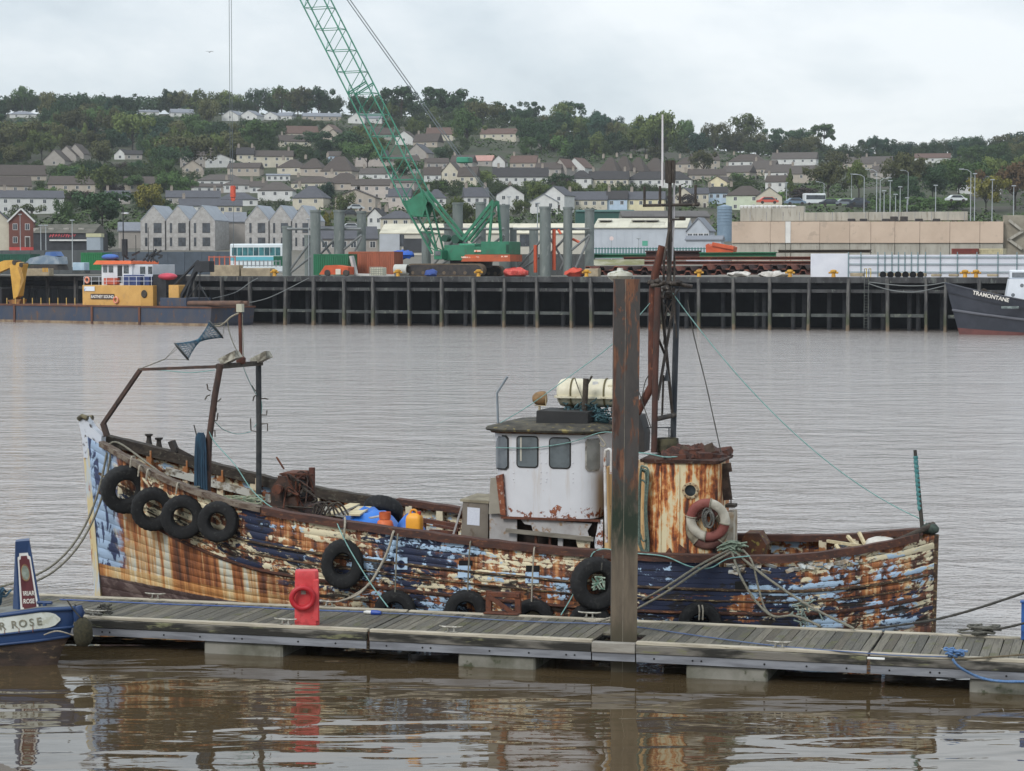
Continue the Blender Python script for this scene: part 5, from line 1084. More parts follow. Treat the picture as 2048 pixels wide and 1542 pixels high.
tarp(632, 775, 1024, -1.2, .6, 'blue tarpaulin spread under loose boards on deck', 1); tarp(772, 838, 1030, -1.25, -.3, 'crumpled blue tarpaulin beside yellow plastic drum', 2)
M_brd = M('pale_board', (206, 194, 160), (180, 166, 134), 3, .8, .2, stretch=(1, 4, 4))
def board(u0, v0, t0, u1, v1, t1, w, th, label, mat=None): 
    MB().bar(TM @ T(u0, v0, t0), TM @ T(u1, v1, t1), w, th).obj('board', mat or M_brd, None, label=label, cat='board')
board(660, 1030, -.7, 710, 1008, .2, .22, .03, 'long pale board beside winch on blue tarpaulin'); board(706, 1030, -.9, 730, 1014, -.1, .26, .03, 'short pale board lying on blue tarpaulin')
board(740, 1036, -1.1, 772, 1030, -.9, .14, .02, 'thin grey board beside the orange gas bottle', M_pan)
board(1655, 1082, .2, 1722, 1092, -.4, .05, .05, 'pale batten lying across the stern deck'); board(1695, 1072, .2, 1728, 1110, -.2, .05, .05, 'pale batten leaning inside the stern bulwark'); board(1718, 1065, .2, 1735, 1100, 0, .05, .05, 'short pale batten standing in the stern'); board(1672, 1090, -.6, 1697, 1130, -1.2, .06, .04, 'pale batten poking through the broken bulwark')
MB().ball(TM @ T(1762, 1088, .1), .22, 14, 10, sc=(1.3, 1, .6)).jit(.01, 1).obj('float_buoy', M('white_float', (206, 204, 198), (180, 176, 168), 4, .6, .1), None, 60, label='white float lying inside the trawler stern', cat='float')
g = T(770, 1054, -1.38); root = thing('gas_bottle', 'rusty orange gas bottle behind the rail', 'gas bottle', TM @ Vector((g.x, g.y, g.z - .25)), TF.ang)
M_gas = M('orange_gas', (206, 106, 56), (180, 84, 46), 3, .55, .1, c3=(150, 76, 48))
MB().lathe([(0, 0), (.12, 0), (.155, .04), (.155, .28), (.13, .36), (.06, .41), (.03, .42), (.03, .46), (0, .46)], 20, 'z').obj('cylinder', M_gas, root, 40)
mb = MB(); mb.lathe([(.105, .40), (.105, .52), (.095, .52), (.095, .40)], 18, 'z', closed=True); mb.obj('collar', M_gas, root, 35)
g = T(829, 1058, -1.38); root = thing('plastic_drum', 'yellow plastic drum with handle beside blue tarpaulin', 'drum', TM @ Vector((g.x, g.y, g.z - .22)), TF.ang)
M_yel = M('yellow_plastic', (226, 158, 42), (206, 136, 34), 2, .5, .05); mb = MB(); n = 20
rings = [[(x_, y_, z_) for x_, y_ in rrect(-.14 * k, .14 * k, -.12 * k, .12 * k, .05 * k, 4)] for z_, k in ((0, .95), (.02, 1), (.40, 1), (.46, .9), (.50, .6), (.505, .3))]
loft(mb, rings).obj('body', M_yel, root, 40); MB().tube(smoothpath([(-.08, 0, .47), (-.06, 0, .55), (.02, 0, .56), (.06, 0, .48)], 4), .02, 8).obj('handle', M_yel, root, 60); MB().lathe([(.035, .48), (.035, .54), (0, .545)], 12, 'z', o=(.09, 0, 0)).obj('cap', M('red_cap', (170, 60, 40), None, 5, .5, 0), root, 40)
o = link(TYM, 'deck_tyre', None, label='old tyre leaning inside the far bulwark amidships', cat='tyre'); o.matrix_world = TM @ Matrix.Translation(T(766, 1022, .6)) @ Matrix.Rotation(R(50), 4, 'X')
# debris and torn skin along the broken bulwark aft
rr = random.Random(77); mb = MB()
for i in range(26):
    s_ = rr.uniform(3.6, 6.0); z_ = zrail(s_) - rr.uniform(.12, .24); c = side(s_, z_, -1, .02); Mx = Matrix.Translation(c) @ Matrix.Rotation(rr.uniform(-1, 1), 4, 'X') @ Matrix.Rotation(rr.uniform(-.5, .5), 4, 'Y')
    mb.box((-.06 * rr.uniform(.5, 2), -.006, -.03), (.06 * rr.uniform(.5, 2), .006, .04), M=Mx)
mb.obj('torn_skin', M('curled_paint', (188, 196, 196), (150, 130, 104), 5, .7, .3, c3=(70, 60, 54)), hull, kind='stuff')
# ================================================================= the far quay
QF = Frame(0, 236, -21.4, 0)
def Q(u, v, t): return QF.hit(u, v, t)
qx = Q(488, 600, 0).x; jw = QF.M @ Vector((qx, 0, 0)); QL = Frame(jw.x, jw.y, -35)
M_qt = M('dark_quay_timber', (74, 75, 76), (48, 48, 50), .9, .9, .4, stretch=(1, 1, .4), c3=(92, 96, 92)); M_qb = M('weedy_quay_beam', (82, 86, 84), (58, 62, 62), .8, .9, .4, c3=(104, 108, 98)); M_qd = M('dark_quay_shade', (32, 34, 38), (22, 24, 28), .6, .95, .2)  # last colour paints the shaded void under the wharf, also small dark fittings
M_apron = M('apron_concrete', (128, 124, 116), (104, 100, 92), .25, .95, .2, c3=(88, 84, 76))
def qpile_mat():
    m, t, b = newmat('tidal_pile'); P = t.n('TexCoord').outputs['Object']; z = t.sep(P)[2]; n = t.noise(t.map(P, scale=(1, 1, .5)), 1.6, 5.0, .65); f = t.noise(t.map(P, scale=(6, 6, .8)), 1.0, 4.0, .6)
    col = t.mix(t.step(f, .35, .65), (60, 60, 62), (98, 97, 94)); zz = t.math('ADD', z, t.math('MULTIPLY', t.math('SUBTRACT', n, .5), 2.2))
    col = t.mix(t.math('SUBTRACT', 1.0, t.step(zz, 1.0, 2.6)), col, (74, 78, 62)); col = t.mix(t.math('SUBTRACT', 1.0, t.step(zz, .2, .9)), col, (112, 98, 80)); t.set(b.inputs['Base Color'], col); b.inputs['Roughness'].default_value = .9; bump(t, b, f, .4, .03); return m
M_pile2 = qpile_mat()
quay = thing('timber_wharf', 'dark timber wharf on piles across the river', 'wharf', (0, 0, 0))
for fr, x0, x1, us in ((QF, qx, 110, [500, 570, 627, 688, 746, 819, 883, 949, 1008, 1075, 1143, 1183, 1250, 1325, 1398, 1468, 1540, 1617, 1696, 1776, 1853, 1891, 1960, 2035, 2110]), (QL, -95, 0, [-60, 0, 40, 96, 152, 210, 270, 330, 390, 445])):
    rot = fr.ang
    def put(mb, name, mat): 
        o = mb.obj(name, mat, quay); o.matrix_world = fr.M; return o
    put(MB().box((x0 - 1, 0.15, QZ - .45), (x1 + .8, 70, QZ)), 'apron_slab', M_apron)
    put(MB().cbox((x0, -.05, QZ - .55), (x1, .35, QZ + .06), .04), 'edge_beam', M_qt)
    put(MB().cbox((x0, .25, QZ - 1.55), (x1, .6, QZ - 1.2), .03), 'waling', M_qt)
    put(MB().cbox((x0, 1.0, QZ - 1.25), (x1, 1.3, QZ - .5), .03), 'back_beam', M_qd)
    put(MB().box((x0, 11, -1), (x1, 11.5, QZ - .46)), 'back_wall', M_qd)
    xs = [fr.hit(u, 600, 0).x for u in us]
    for i, x in enumerate(xs):
        w = random.uniform(.13, .18)
        tl = random.uniform(-.10, .10); b_ = MB().cbox((x - w, -.22, -1.5), (x + w, .2, QZ - .02 - random.uniform(.0, .15)), .03); b_.v = [(p[0] + tl * (p[2] / QZ), p[1] + tl * .5 * (p[2] / QZ), p[2]) for p in b_.v]; put(b_, 'fender_pile', M_pile2)
        if i:
            xp = xs[i - 1]; zb = 1.55 + random.uniform(-.05, .05)
            if abs(x - xp) > 2.4 and not (1 < i < 2): put(MB().cbox((xp + .25, .02, zb - .17), (x - .25, .3, zb + .17), .02), 'cross_beam', M_qb)
            for f_ in (.38, .68) if x - xp > 3.5 else (.5,):
                xx = xp + (x - xp) * f_ + random.uniform(-.2, .2); put(MB().lathe([(.24, -1.5), (.24, QZ - .5)], 10, 'z', o=(xx, 3.2 + random.uniform(-.5, 1), 0)), 'bearing_pile', M('inner_pile', (58, 60, 62), (42, 44, 48), 1, .9, .3))
# ladder
lx = Q(1733, 600, -.3).x; mb = MB()
for dx in (-.22, .22): mb.bar((lx + dx, -.35, .2), (lx + dx, -.35, QZ + .9), .06, .06)
for k in range(18): mb.bar((lx - .2, -.35, .4 + k * .29), (lx + .2, -.35, .4 + k * .29), .04, .04)
o = mb.obj('ladder', M_qb, None, label='steel ladder down the wharf face with yellow top rail', cat='ladder'); o.matrix_world = QF.M
for dx in (-.22, .22):
    r_ = MB().bar((lx + dx, -.36, QZ + .9), (lx + dx, .6, QZ + .9), .07, .07).bar((lx + dx, .6, QZ + .9), (lx + dx, .6, QZ), .07, .07).obj('hand_rail', M('yellow_rail', (206, 176, 50), None, 3, .6, .1), o)
# ---- helper for things standing on the apron
def qthing(name, label, cat, u, t, group=None, rz=0.0, v=549):
    p = Q(u, v, t); p.z = QZ; o = thing(name, label, cat, QF.M @ p, QF.ang + rz, group); o['ux'] = p.x; del o['ux']; return o, p
class Sheet:
    """local frame on the quay with pixel look-up at depth t"""
    def __init__(s, p, t): s.p = p; s.t = t
    def __call__(s, u, v, dt=0.0): q = Q(u, v, s.t + dt); return Vector((q.x - s.p.x, dt, max(0.0, q.z - QZ)))
def qrect(root, L, name, u0, u1, v0, v1, dep, mat, dt=0.0, c=.03):
    a = L(u0, v1, dt); b = L(u1, v0, dt); return MB().cbox((a.x, dt, a.z), (b.x, dt + dep, b.z), c).obj(name, mat, root)
M_green = M('crane_green', (32, 104, 76), (46, 120, 92), .6, .5, .05, c3=(58, 96, 76)); M_orange = M('crane_orange', (188, 92, 54), (172, 82, 48), .6, .55, .05, c3=(150, 84, 60)); M_track = M('track_steel', (48, 46, 48), (68, 62, 58), 2, .8, .3); M_mud = M('track_mud', (112, 98, 82), (92, 80, 68), 2, .95, .5)
M_wtxt = M('white_lettering', (226, 222, 214), None, 3, .6, 0)
def text_mesh(s, size, mat, name='lettering', parent=None, M4=None, ext=.004, bold=False, align='CENTER', label=None, cat=None):
    cu = bpy.data.curves.new('t', 'FONT'); cu.body = s; cu.size = size; cu.extrude = ext; cu.align_x = align; cu.align_y = 'CENTER'; cu.resolution_u = 3
    if bold: cu.offset = size * .018
    ob = bpy.data.objects.new('t', cu); COL.objects.link(ob); bpy.context.view_layer.update()
    me = bpy.data.meshes.new_from_object(ob.evaluated_get(bpy.context.evaluated_depsgraph_get())); bpy.data.objects.remove(ob); bpy.data.curves.remove(cu)
    me.materials.clear(); me.materials.append(mat); o = link(me, name, parent, label=label, cat=cat)
    if M4 is not None: o.matrix_local = M4
    return o
STAND = Matrix.Rotation(R(90), 4, 'X')      # text standing upright, facing -y
# ---- crawler crane
def crane():
    t = 10.0; root, p = qthing('crawler_crane', 'green and orange crawler crane with long lattice boom on the wharf', 'crane', 905, t); L = Sheet(p, t)
    for k, (u0, u1, v0, dt) in enumerate(((812, 966, 527, -.6), (900, 1003, 531, 4.6))):
        a = L(u0, 553, dt); b = L(u1, v0, dt); h = b.z; n = 8; prof = []
        for i in range(n + 1): an = R(90 + 180 * i / n); prof.append((a.x + h / 2 + h / 2 * math.cos(an), h / 2 + h / 2 * math.sin(an)))
        for i in range(n + 1): an = R(270 + 180 * i / n); prof.append((b.x - h / 2 + h / 2 * math.cos(an), h / 2 + h / 2 * math.sin(an)))
        tk = MB().prism(prof, dt, dt + 1.1).obj('track', M_mud, root, 30)
        MB().prism([(x_ * .96 + (a.x + b.x) * .02, z_ * .8 + .1 * h) for x_, z_ in prof], dt - .06, dt - .004).obj('side_frame', M_track, tk)
        for i in range(7): xx = a.x + h * .6 + (b.x - a.x - 1.2 * h) * i / 6; MB().lathe([(.0, -.09), (.2, -.09), (.2, -.062)], 12, 'y', o=(xx, dt, h * .28)).obj('roller', M_mud, tk)
    qrect(root, L, 'car_body', 900, 962, 521, 536, 3.5, M_track, .8)
    dt = .3
    qrect(root, L, 'engine_deck', 888, 950, 490, 521, 3.4, M_green, dt); qrect(root, L, 'engine_cover', 918, 949, 487, 491, 3.0, M('crane_green_pale', (66, 148, 116), None, 1, .45, .05), dt + .2); qrect(root, L, 'counterweight', 962, 1018, 483, 509, 3.6, M_green, dt - .05); qrect(root, L, 'mid_deck', 950, 962, 493, 510, 3.2, M_green, dt + .05)
    qrect(root, L, 'grille', 1012, 1017, 489, 506, .04, M('dark_grille', (14, 60, 44), None, 2, .7, 0), dt - .1, .005)
    a = L(922, 523, dt - .08); b = L(1020, 509, dt - .08); MB().prism([(a.x, a.z), (b.x, a.z), (b.x, b.z), (a.x + .5, b.z)], dt - .08, dt + 3.7).obj('orange_skirt', M_orange, root)
    for s_, u, v, sz in ((8, 938, 514.5, .42), (2, 957, 514.5, .36), (4, 1009, 513, .36), (3, 955, 502, .5)):
        q = L(u, v, dt - .10); MB().cbox((q.x - s_ * sz * .28, dt - .10, q.z - sz * .22), (q.x + s_ * sz * .28, dt - .09, q.z + sz * .22), .002).obj('worn_lettering', M('worn_white_letters', (228, 196, 178), (206, 92, 44), 3.5, .6, 0, thr=(.45, .55)), root)
    # cab
    cb = MB(); qrect(root, L, 'cab', 868, 884, 500, 519, 1.6, M_green, -1.2); qrect(root, L, 'cab_window', 870, 881, 502, 511, .03, M_glass, -1.24, .005)
    # boom: tapered foot section, then a square lattice out of the top of the picture
    foot = L(876, 505, 1.7); k1 = L(831, 392, 1.7); tip = L(463, -330, 1.7); ax = (tip - k1).normalized(); nrm = Vector((ax.z, 0, -ax.x)); hw, hd = 1.32, 1.0
    M_boom = M('boom_green', (58, 134, 110), (46, 116, 94), .5, .5, .05); bm = MB(); ch = []
    for sx in (-1, 1):
        for sy in (-1, 1): bm.tube([k1 + nrm * sx * hw + Vector((0, sy * hd, 0)), tip + nrm * sx * hw + Vector((0, sy * hd, 0))], .085, 6)
    ln = (tip - k1).length; nb = int(ln / 2.7); P_ = lambda i, sx, sy: k1 + ax * (ln * i / nb) + nrm * sx * hw + Vector((0, sy * hd, 0))
    for i in range(nb):
        for sy in (-1, 1):
            bm.tube([P_(i, -1, sy), P_(i + .5, 1, sy)], .045, 5, caps=False); bm.tube([P_(i + .5, 1, sy), P_(i + 1, -1, sy)], .045, 5, caps=False)
        for sx in (-1, 1):
            bm.tube([P_(i + (.5 if sx > 0 else 0), sx, -1), P_(i + (1 if sx > 0 else .5), sx, 1)], .04, 5, caps=False); bm.tube([P_(i + (.5 if sx > 0 else 0), sx, -1), P_(i + (.5 if sx > 0 else 0), sx, 1)], .04, 5, caps=False)
        if i % 5 == 4:
            for sy in (-1, 1): bm.tube([P_(i + 1, -1, sy), P_(i + 1, 1, sy)], .09, 5); bm.tube([P_(i + .93, -1, sy), P_(i + .93, 1, sy)], .06, 5)
    bm.obj('lattice_boom', M_boom, root, 60)
    fs = MB()
    for sx in (-1, 1):
        for sy in (-1, 1): fs.bar(k1 + nrm * sx * hw + Vector((0, sy * hd, 0)), foot + nrm * sx * .35 + Vector((0, sy * .9, 0)), .34 if sx < 0 else .22, .16)
    m_ = 7
    for i in range(m_):
        f0, f1 = i / m_, (i + 1) / m_; w0, w1 = hw + (.35 - hw) * f0, hw + (.35 - hw) * f1
        for sy in (-1, 1):
            a = k1.lerp(foot, f0) + Vector((0, sy * hd, 0)); b = k1.lerp(foot, f1) + Vector((0, sy * hd, 0)); s_ = 1 if i % 2 else -1; fs.tube([a + nrm * s_ * w0, b - nrm * s_ * w1], .06, 5)
    fs.obj('boom_foot', M_green, root)
    hp = MB(); q0 = k1 - ax * .2
    for sy in (-1, 1): hp.add([q0 + nrm * -hw * 1.05 + Vector((0, sy * 1.05, 0)), q0 + nrm * hw * 1.05 + Vector((0, sy * 1.05, 0)), q0 - ax * 1.3 + nrm * hw * 1.05 + Vector((0, sy * 1.05, 0)), q0 - ax * 2.6 + Vector((0, sy * 1.05, 0)), q0 - ax * 1.5 - nrm * hw * 1.05 + Vector((0, sy * 1.05, 0))], [(0, 1, 2, 3, 4)])
    hp.add([q0 + nrm * s1 * hw * 1.05 + Vector((0, s2 * 1.05, 0)) - ax * s3 for s1 in (-1, 1) for s2 in (-1, 1) for s3 in (0, 1.4)], [(0, 2, 3, 1), (4, 6, 7, 5), (0, 4, 6, 2)]); hp.obj('boom_gusset', M_green, root)
    for sy in (-.8, .8): MB().bar(k1 - nrm * -hw + Vector((0, sy, 0)), L(928, 478, 1.7) + Vector((0, sy, 0)), .26, .26).obj('backstop', M_green, root)
    af = MB(); top = L(991, 402, 1.7)
    for sy in (-.9, .9):
        af.bar(L(930, 480, 1.7) + Vector((0, sy, 0)), top + Vector((0, sy * .8, 0)), .3, .34); af.bar(L(936, 484, 1.7) + Vector((0, sy, 0)), L(985, 425, 1.7) + Vector((0, sy * .8, 0)), .2, .2)
        af.bar(top + Vector((0, sy * .8, 0)), L(984 if sy < 0 else 997, 485, 1.7) + Vector((0, sy, 0)), .26, .26)
    for f_ in (.3, .55, .8): a = L(930, 480, 1.7).lerp(top, f_); af.bar(a + Vector((0, -.9, 0)), a + Vector((0, .9, 0)), .16, .16)
    af.obj('gantry_frame', M_green, root)
    # ropes
    br_ = L(925, 320, 1.7); M_wire = M('crane_wire', (96, 104, 108), None, 1, .6, 0)
    for sy in (-.5, .5): MB().tube([tip + Vector((0, sy, 0)), br_ + Vector((0, sy, 0))], .06, 5).obj('boom_pendant', M_wire, root); MB().tube([br_ + Vector((0, sy * .6, 0)), top + Vector((0, sy, 0))], .05, 5).obj('luffing_rope', M_wire, root)
    MB().cbox(tuple(br_ + Vector((-.5, -.7, -.35))), tuple(br_ + Vector((1.0, .7, .3))), .1).obj('bridle', M_boom, root)
    tp = L(463, -330, 1.7)
    for du in (-2.2, 2.2): q = L(463 + du, 370, 1.7); MB().tube([Vector((q.x, tp.y, tp.z)), q], .035, 5).obj('hoist_rope', M_wire, root)
    q = L(466, 385, 1.7); hk = MB().cbox((q.x - .3, 1.5, q.z - .6), (q.x + .3, 1.9, q.z + .8), .08); hk.lathe([(.0, -.1), (.28, -.06), (.28, .06), (0, .1)], 12, 'y', o=(q.x, 1.7, q.z - .75)).obj('hook_block', M('hook_orange', (206, 88, 60), (170, 66, 50), 2, .6, .1), root)
    MB().tube([L(467, 398, 1.7), L(467, 528, 1.7)], .035, 5).obj('load_line', M_wire, root)
    w = MB(); q = L(925, 480, 1.7); w.lathe([(.5, -.7), (.5, .7)], 14, 'y', o=q + Vector((-.6, 0, .1))); w.lathe([(.4, -.6), (.4, .6)], 14, 'y', o=q + Vector((-2, 0, .2))); w.obj('winch_drum', M('dark_green_winch', (20, 70, 54), None, 2, .6, .1), root, 40)
crane()
# ---- steel tube columns and bracing
M_col = M('grey_primer_steel', (118, 126, 124), (104, 112, 110), .8, .6, .08, stretch=(1, 1, .4), c3=(128, 134, 130)); M_brc = M('grey_brace', (126, 130, 132), (108, 112, 112), 1, .6, .05)
groups = (((566, 582, 452, 16), (610, 622, 470, 22), (622, 640, 420, 14), (669, 688, 420, 16), (715, 731, 422, 18)), ((844, 861, 462, 16), (889, 906, 447, 22), (906, 925, 405, 16), (952, 971, 404, 18), (999, 1018, 409, 20)), ((1020, 1033, 455, 22), (1059, 1076, 455, 22), (1080, 1101, 413, 14), (1127, 1144, 414, 16), (1170, 1188, 417, 18)))
lab = ('beside the green container', 'behind the crane body', 'behind the orange posts')
for gi, g in enumerate(groups):
    root, p = qthing('steel_tube_frame', 'grey steel tube columns with diagonal bracing ' + lab[gi], 'steel frame', g[2][0], 14, 'grey steel tube frames on the wharf')
    tops = []
    for u0, u1, v0, t in g:
        a = Q(u0, 540, t); b = Q(u1, v0, t); r_ = (b.x - a.x) / 2; c = Vector(((a.x + b.x) / 2 - p.x, t - 14, 0)); h = b.z - QZ
        cm = MB().lathe([(r_, 0), (r_, h - .25), (r_ * 1.12, h - .25), (r_ * 1.12, h)], 18, 'z', o=c).obj('tube_column', M_col, root, 35); tops.append((c, h, r_))
    L = lambda u, v, t: Vector((Q(u, v, t).x - p.x, t - 14, max(0, Q(u, v, t).z - QZ)))
    o = [(g[2][0] + g[2][1]) / 2, (g[3][0] + g[3][1]) / 2, (g[4][0] + g[4][1]) / 2]; lo = (g[0][0] + g[0][1]) / 2
    MB().tube([L(lo, 458, 15), L(o[2], 458, 17)], .16, 8).obj('strut', M_brc, root, 40)
    for (ua, va, ub, vb) in ((o[0], 470, lo + 6, 540), (o[0], 506, lo + 8, 545), (o[1], 470, o[0] + 6, 512), (o[0] + 6, 470, o[1] - 4, 530), (o[1], 506, o[0] + 30, 540), (o[2], 470, o[1] + 8, 500), (o[2], 474, o[1] + 16, 535)):
        MB().tube([L(ua, va, 16), L(ub, vb, 16)], .14, 8).obj('brace', M_brc, root, 40)
    if gi == 2:
        for uu, v0, v1 in ((1071, 490, 545), (1108, 458, 540)): MB().tube([L(uu, v0, 15), L(uu, v1, 15)], .22, 8).obj('orange_post', M('orange_primer', (206, 92, 60), None, 1, .6, .05), root, 40)
        MB().tube([L(1116, 459, 15), L(1122, 468, 15)], .15, 8).tube([L(1145, 478, 17), L(1162, 486, 17)], .15, 8).obj('orange_brace', MATS['orange_primer'], root, 40)
# ---- containers: corrugated sides as ribs
def container(u0, u1, v0, v1, t, dep, col, label, name='container', doors=False):
    root, p = qthing(name, label, 'container', (u0 + u1) / 2, t); L = Sheet(p, t); mat = M('container_' + str(col), col, tuple(int(c * .86) for c in col), .8, .6, .05, stretch=(1, 1, .4)); a = L(u0, v1); b = L(u1, v0)
    z0 = a.z; MB().box((a.x + .03, .05, z0 + .05), (b.x - .03, dep - .05, b.z - .04)).obj('body', mat, root)
    for zz in (z0, b.z - .14): MB().box((a.x, 0, zz), (b.x, dep, zz + .14)).obj('side_rail', mat, root)
    for xx in (a.x, b.x - .14):
        for yy in (0, dep - .14): MB().box((xx - .002, yy - .002, z0 + .002), (xx + .142, yy + .142, b.z - .002)).obj('corner_post', mat, root)
    n = int((b.x - a.x) / .28); r0 = MB().box((-.06, .0, z0 + .16), (.06, .049, b.z - .16)); me = None
    for i in range(n):
        xx = a.x + .25 + (b.x - a.x - .5) * i / max(1, n - 1)
        if me is None: o = r0.obj('rib', mat, root); me = o.data
        else: o = link(me, 'rib', root)
        o.location.x = xx
    return root, L
container(627, 696, 508, 550, 7, 2.4, (26, 110, 74), 'green shipping container beside the orange one'); container(697, 788, 503, 550, 11, 2.5, (166, 92, 66), 'rust orange shipping container behind the white tank cage')
container(162, 204, 505, 540, 30, 2.4, (30, 120, 70), 'dark green container behind the workboat wheelhouse'); container(547, 565, 512, 532, 30, 2.4, (22, 100, 74), 'small green container beside the parked bus')
container(1903, 1955, 497, 508, 20, 2.4, (118, 48, 38), 'dark red container above the white hoarding'); container(1955, 2006, 497, 508, 21, 2.4, (196, 186, 150), 'pale yellow container above the white hoarding')
container(-20, 60, 508, 540, 34, 2.4, (24, 84, 66), 'dark green container behind the yellow excavator')
# digger arm and debris near the containers, cage tank, pipe
root, p = qthing('orange_digger', 'orange digger parked in front of green container', 'digger', 660, 4); L = Sheet(p, 4); Mo = M('digger_orange', (206, 92, 50), (180, 76, 42), 1, .5, .1)
a = L(640, 552); MB().prism([(L(638, 549).x, L(638, 549).z), (L(696, 549).x, L(696, 549).z), (L(696, 534).x, L(696, 534).z), (L(672, 530).x, L(672, 530).z), (L(650, 531).x, L(650, 531).z)], 0, 1.6).obj('body', Mo, root)
for u in (655, 692): MB().lathe([(0, -.02), (.2, -.02), (.36, 0), (.36, .3), (0, .3)], 16, 'y', o=(L(u, 545).x, -.1, .4)).obj('wheel', M_track, root, 40)
qrect(root, L, 'lamp_panel', 671, 681, 538, 549, .05, M('pale_panel', (206, 200, 186), None, 2, .6, 0), -.15, .01)
root, p = qthing('tank_cage', 'white plastic tank in a wire cage on the wharf', 'tank', 752, 3); L = Sheet(p, 3); qrect(root, L, 'tank', 740, 765, 535, 551, 1.1, M('milky_plastic', (206, 206, 190), (190, 190, 172), 2, .4, .05), 0, .06)
a = L(739, 551); b = L(766, 534); cg = MB()
for i in range(7): xx = a.x + (b.x - a.x) * i / 6; cg.bar((xx, -.04, a.z), (xx, -.04, b.z), .04, .04)
for i in range(5): zz = a.z + (b.z - a.z) * i / 4; cg.bar((a.x, -.06, zz), (b.x, -.06, zz), .04, .04)
cg.obj('cage', M('cage_wire', (150, 150, 140), None, 2, .6, 0), root)
root, p = qthing('large_pipe', 'pale large pipe lying beside the crane track', 'pipe', 800, 8); L = Sheet(p, 8); q = L(783, 538); MB().lathe([(.6, 0), (.6, 1.6), (.54, 1.6), (.54, 0)], 20, 'x', o=(q.x, 1.0, .78), closed=True).obj('barrel', M('pale_pipe', (186, 186, 180), None, 1, .6, .05), root, 40); MB().lathe([(.001, .3), (.55, .3)], 20, 'x', o=(q.x, 1.0, .78)).obj('plug', M('rust_dark', (84, 46, 42), None, 1, .8, .1), root)
root, p = qthing('steel_chute', 'white slanting steel chute leaning on orange container', 'chute', 708, 6); L = Sheet(p, 6); MB().bar(L(703, 512), L(712, 550), .7, .3).bar(L(712, 549), L(790, 551), .4, .25).obj('trough', M('white_steel', (198, 198, 196), (170, 170, 168), 1, .5, .05), root)
# small stuff along the wharf edge
def qball(u, v, t, r, mat, label, name, cat, sc=(1, 1, .7), seed=1):
    p = Q(u, v, t); mb = MB().ball((0, 0, 0), r, 10, 7, sc=sc).jit(r * .2, seed); o = mb.obj(name, mat, None, 60, label=label, cat=cat); o.matrix_world = QF.M @ Matrix.Translation((p.x, p.y, QZ + r * sc[2] * .95)); return o
M_bol = M('yellow_bollard', (206, 156, 50), (180, 130, 40), 2, .6, .1); M_net2 = M('red_netting', (206, 86, 76), (176, 60, 56), 3, .8, .5, c3=(220, 150, 140))
for u, lb in ((549, 'yellow mooring bollard beside the concrete block'), (796, 'yellow mooring bollard near the crane track front'), (957, 'yellow mooring bollard behind the crane track'), (1173, 'yellow mooring bollard beside the concrete block stack'), (1398, 'yellow mooring bollard under rusty sheet piles'), (1580, 'yellow mooring bollard left of white hoarding'), (1667, 'yellow mooring bollard before the plain white hoarding panel'), (1930, 'yellow mooring bollard beside tug bow'), (1952, 'second yellow mooring bollard beside tug bow')):
    p = Q(u, 552, 1.2); mb = MB().lathe([(.28, 0), (.22, .1), (.18, .45), (.32, .55), (.34, .72), (.2, .8), (0, .82)], 12, 'z'); mb.tube([(-.5, 0, .5), (.5, 0, .5)], .1, 8); o = mb.obj('bollard', M_bol, None, 40, label=lb, cat='bollard'); o.matrix_world = QF.M @ Matrix.Translation((p.x, p.y, QZ))
qball(1032, 548, 2, .9, M_net2, 'red netting heap behind the crane', 'net_heap', 'netting', (1.6, 1, .55), 3); qball(1150, 547, 6, .8, M('red_bag', (196, 80, 62), None, 2, .8, .3), 'red bag beside grey steel columns', 'red_bag', 'bag', (1.4, 1, .6), 4); qball(862, 548, 1, .7, M('blue_bag', (60, 84, 150), None, 2, .8, .3), 'blue bag in front of crane track', 'blue_bag', 'bag', (1, 1, .6), 5)
qball(806, 497, 16, .85, M('blue_tank', (32, 92, 190), None, 2, .5, .05), 'blue tank before the black roller door', 'blue_tank', 'tank', (1.7, .8, .6), 6).location.z += 2.0
for u0, u1, v0, t, lb in ((420, 478, 530, 3, 'low concrete block with pipes behind workboat'), (482, 540, 536, 3, 'long low concrete block beside yellow bollard'), (1169, 1196, 537, 4, 'pale concrete block stack under the sheet piles'), (45, 98, 537, 6, 'concrete block with yellow chevrons'), (1700, 1726, 546, 2.5, 'concrete kentledge block below scaffold hoarding'), (1757, 1850, 546, 2.5, 'row of pierced concrete kentledge below the hoarding'), (1862, 1880, 548, 2.5, 'square kentledge block near tug bow'), (1897, 1915, 548, 2.5, 'square kentledge block above tug bow'), (1974, 1994, 548, 2.5, 'brown square kentledge block above the tug deck')):
    root, p = qthing('concrete_block', lb, 'concrete block', (u0 + u1) / 2, t); qrect(root, Sheet(p, t), 'block', u0, u1, v0, 553, 1.0, M('kentledge', (170, 156, 132), (142, 130, 110), 1, .9, .2), 0, .04)
    if u0 == 1757:
        for k in range(6): q = Sheet(p, t)(1766 + k * 15, 551); MB().lathe([(.001, -.01), (.35, -.01)], 12, 'y', o=(q.x, 0, .3)).obj('socket', M_qd, root)
    if u0 == 45:
        for k in range(3): q = Sheet(p, t)(86 + k * 4, 540); MB().box((q.x - .06, -.02, q.z - .25), (q.x + .12, -.005, q.z + .25)).obj('chevron', M_bol, root)
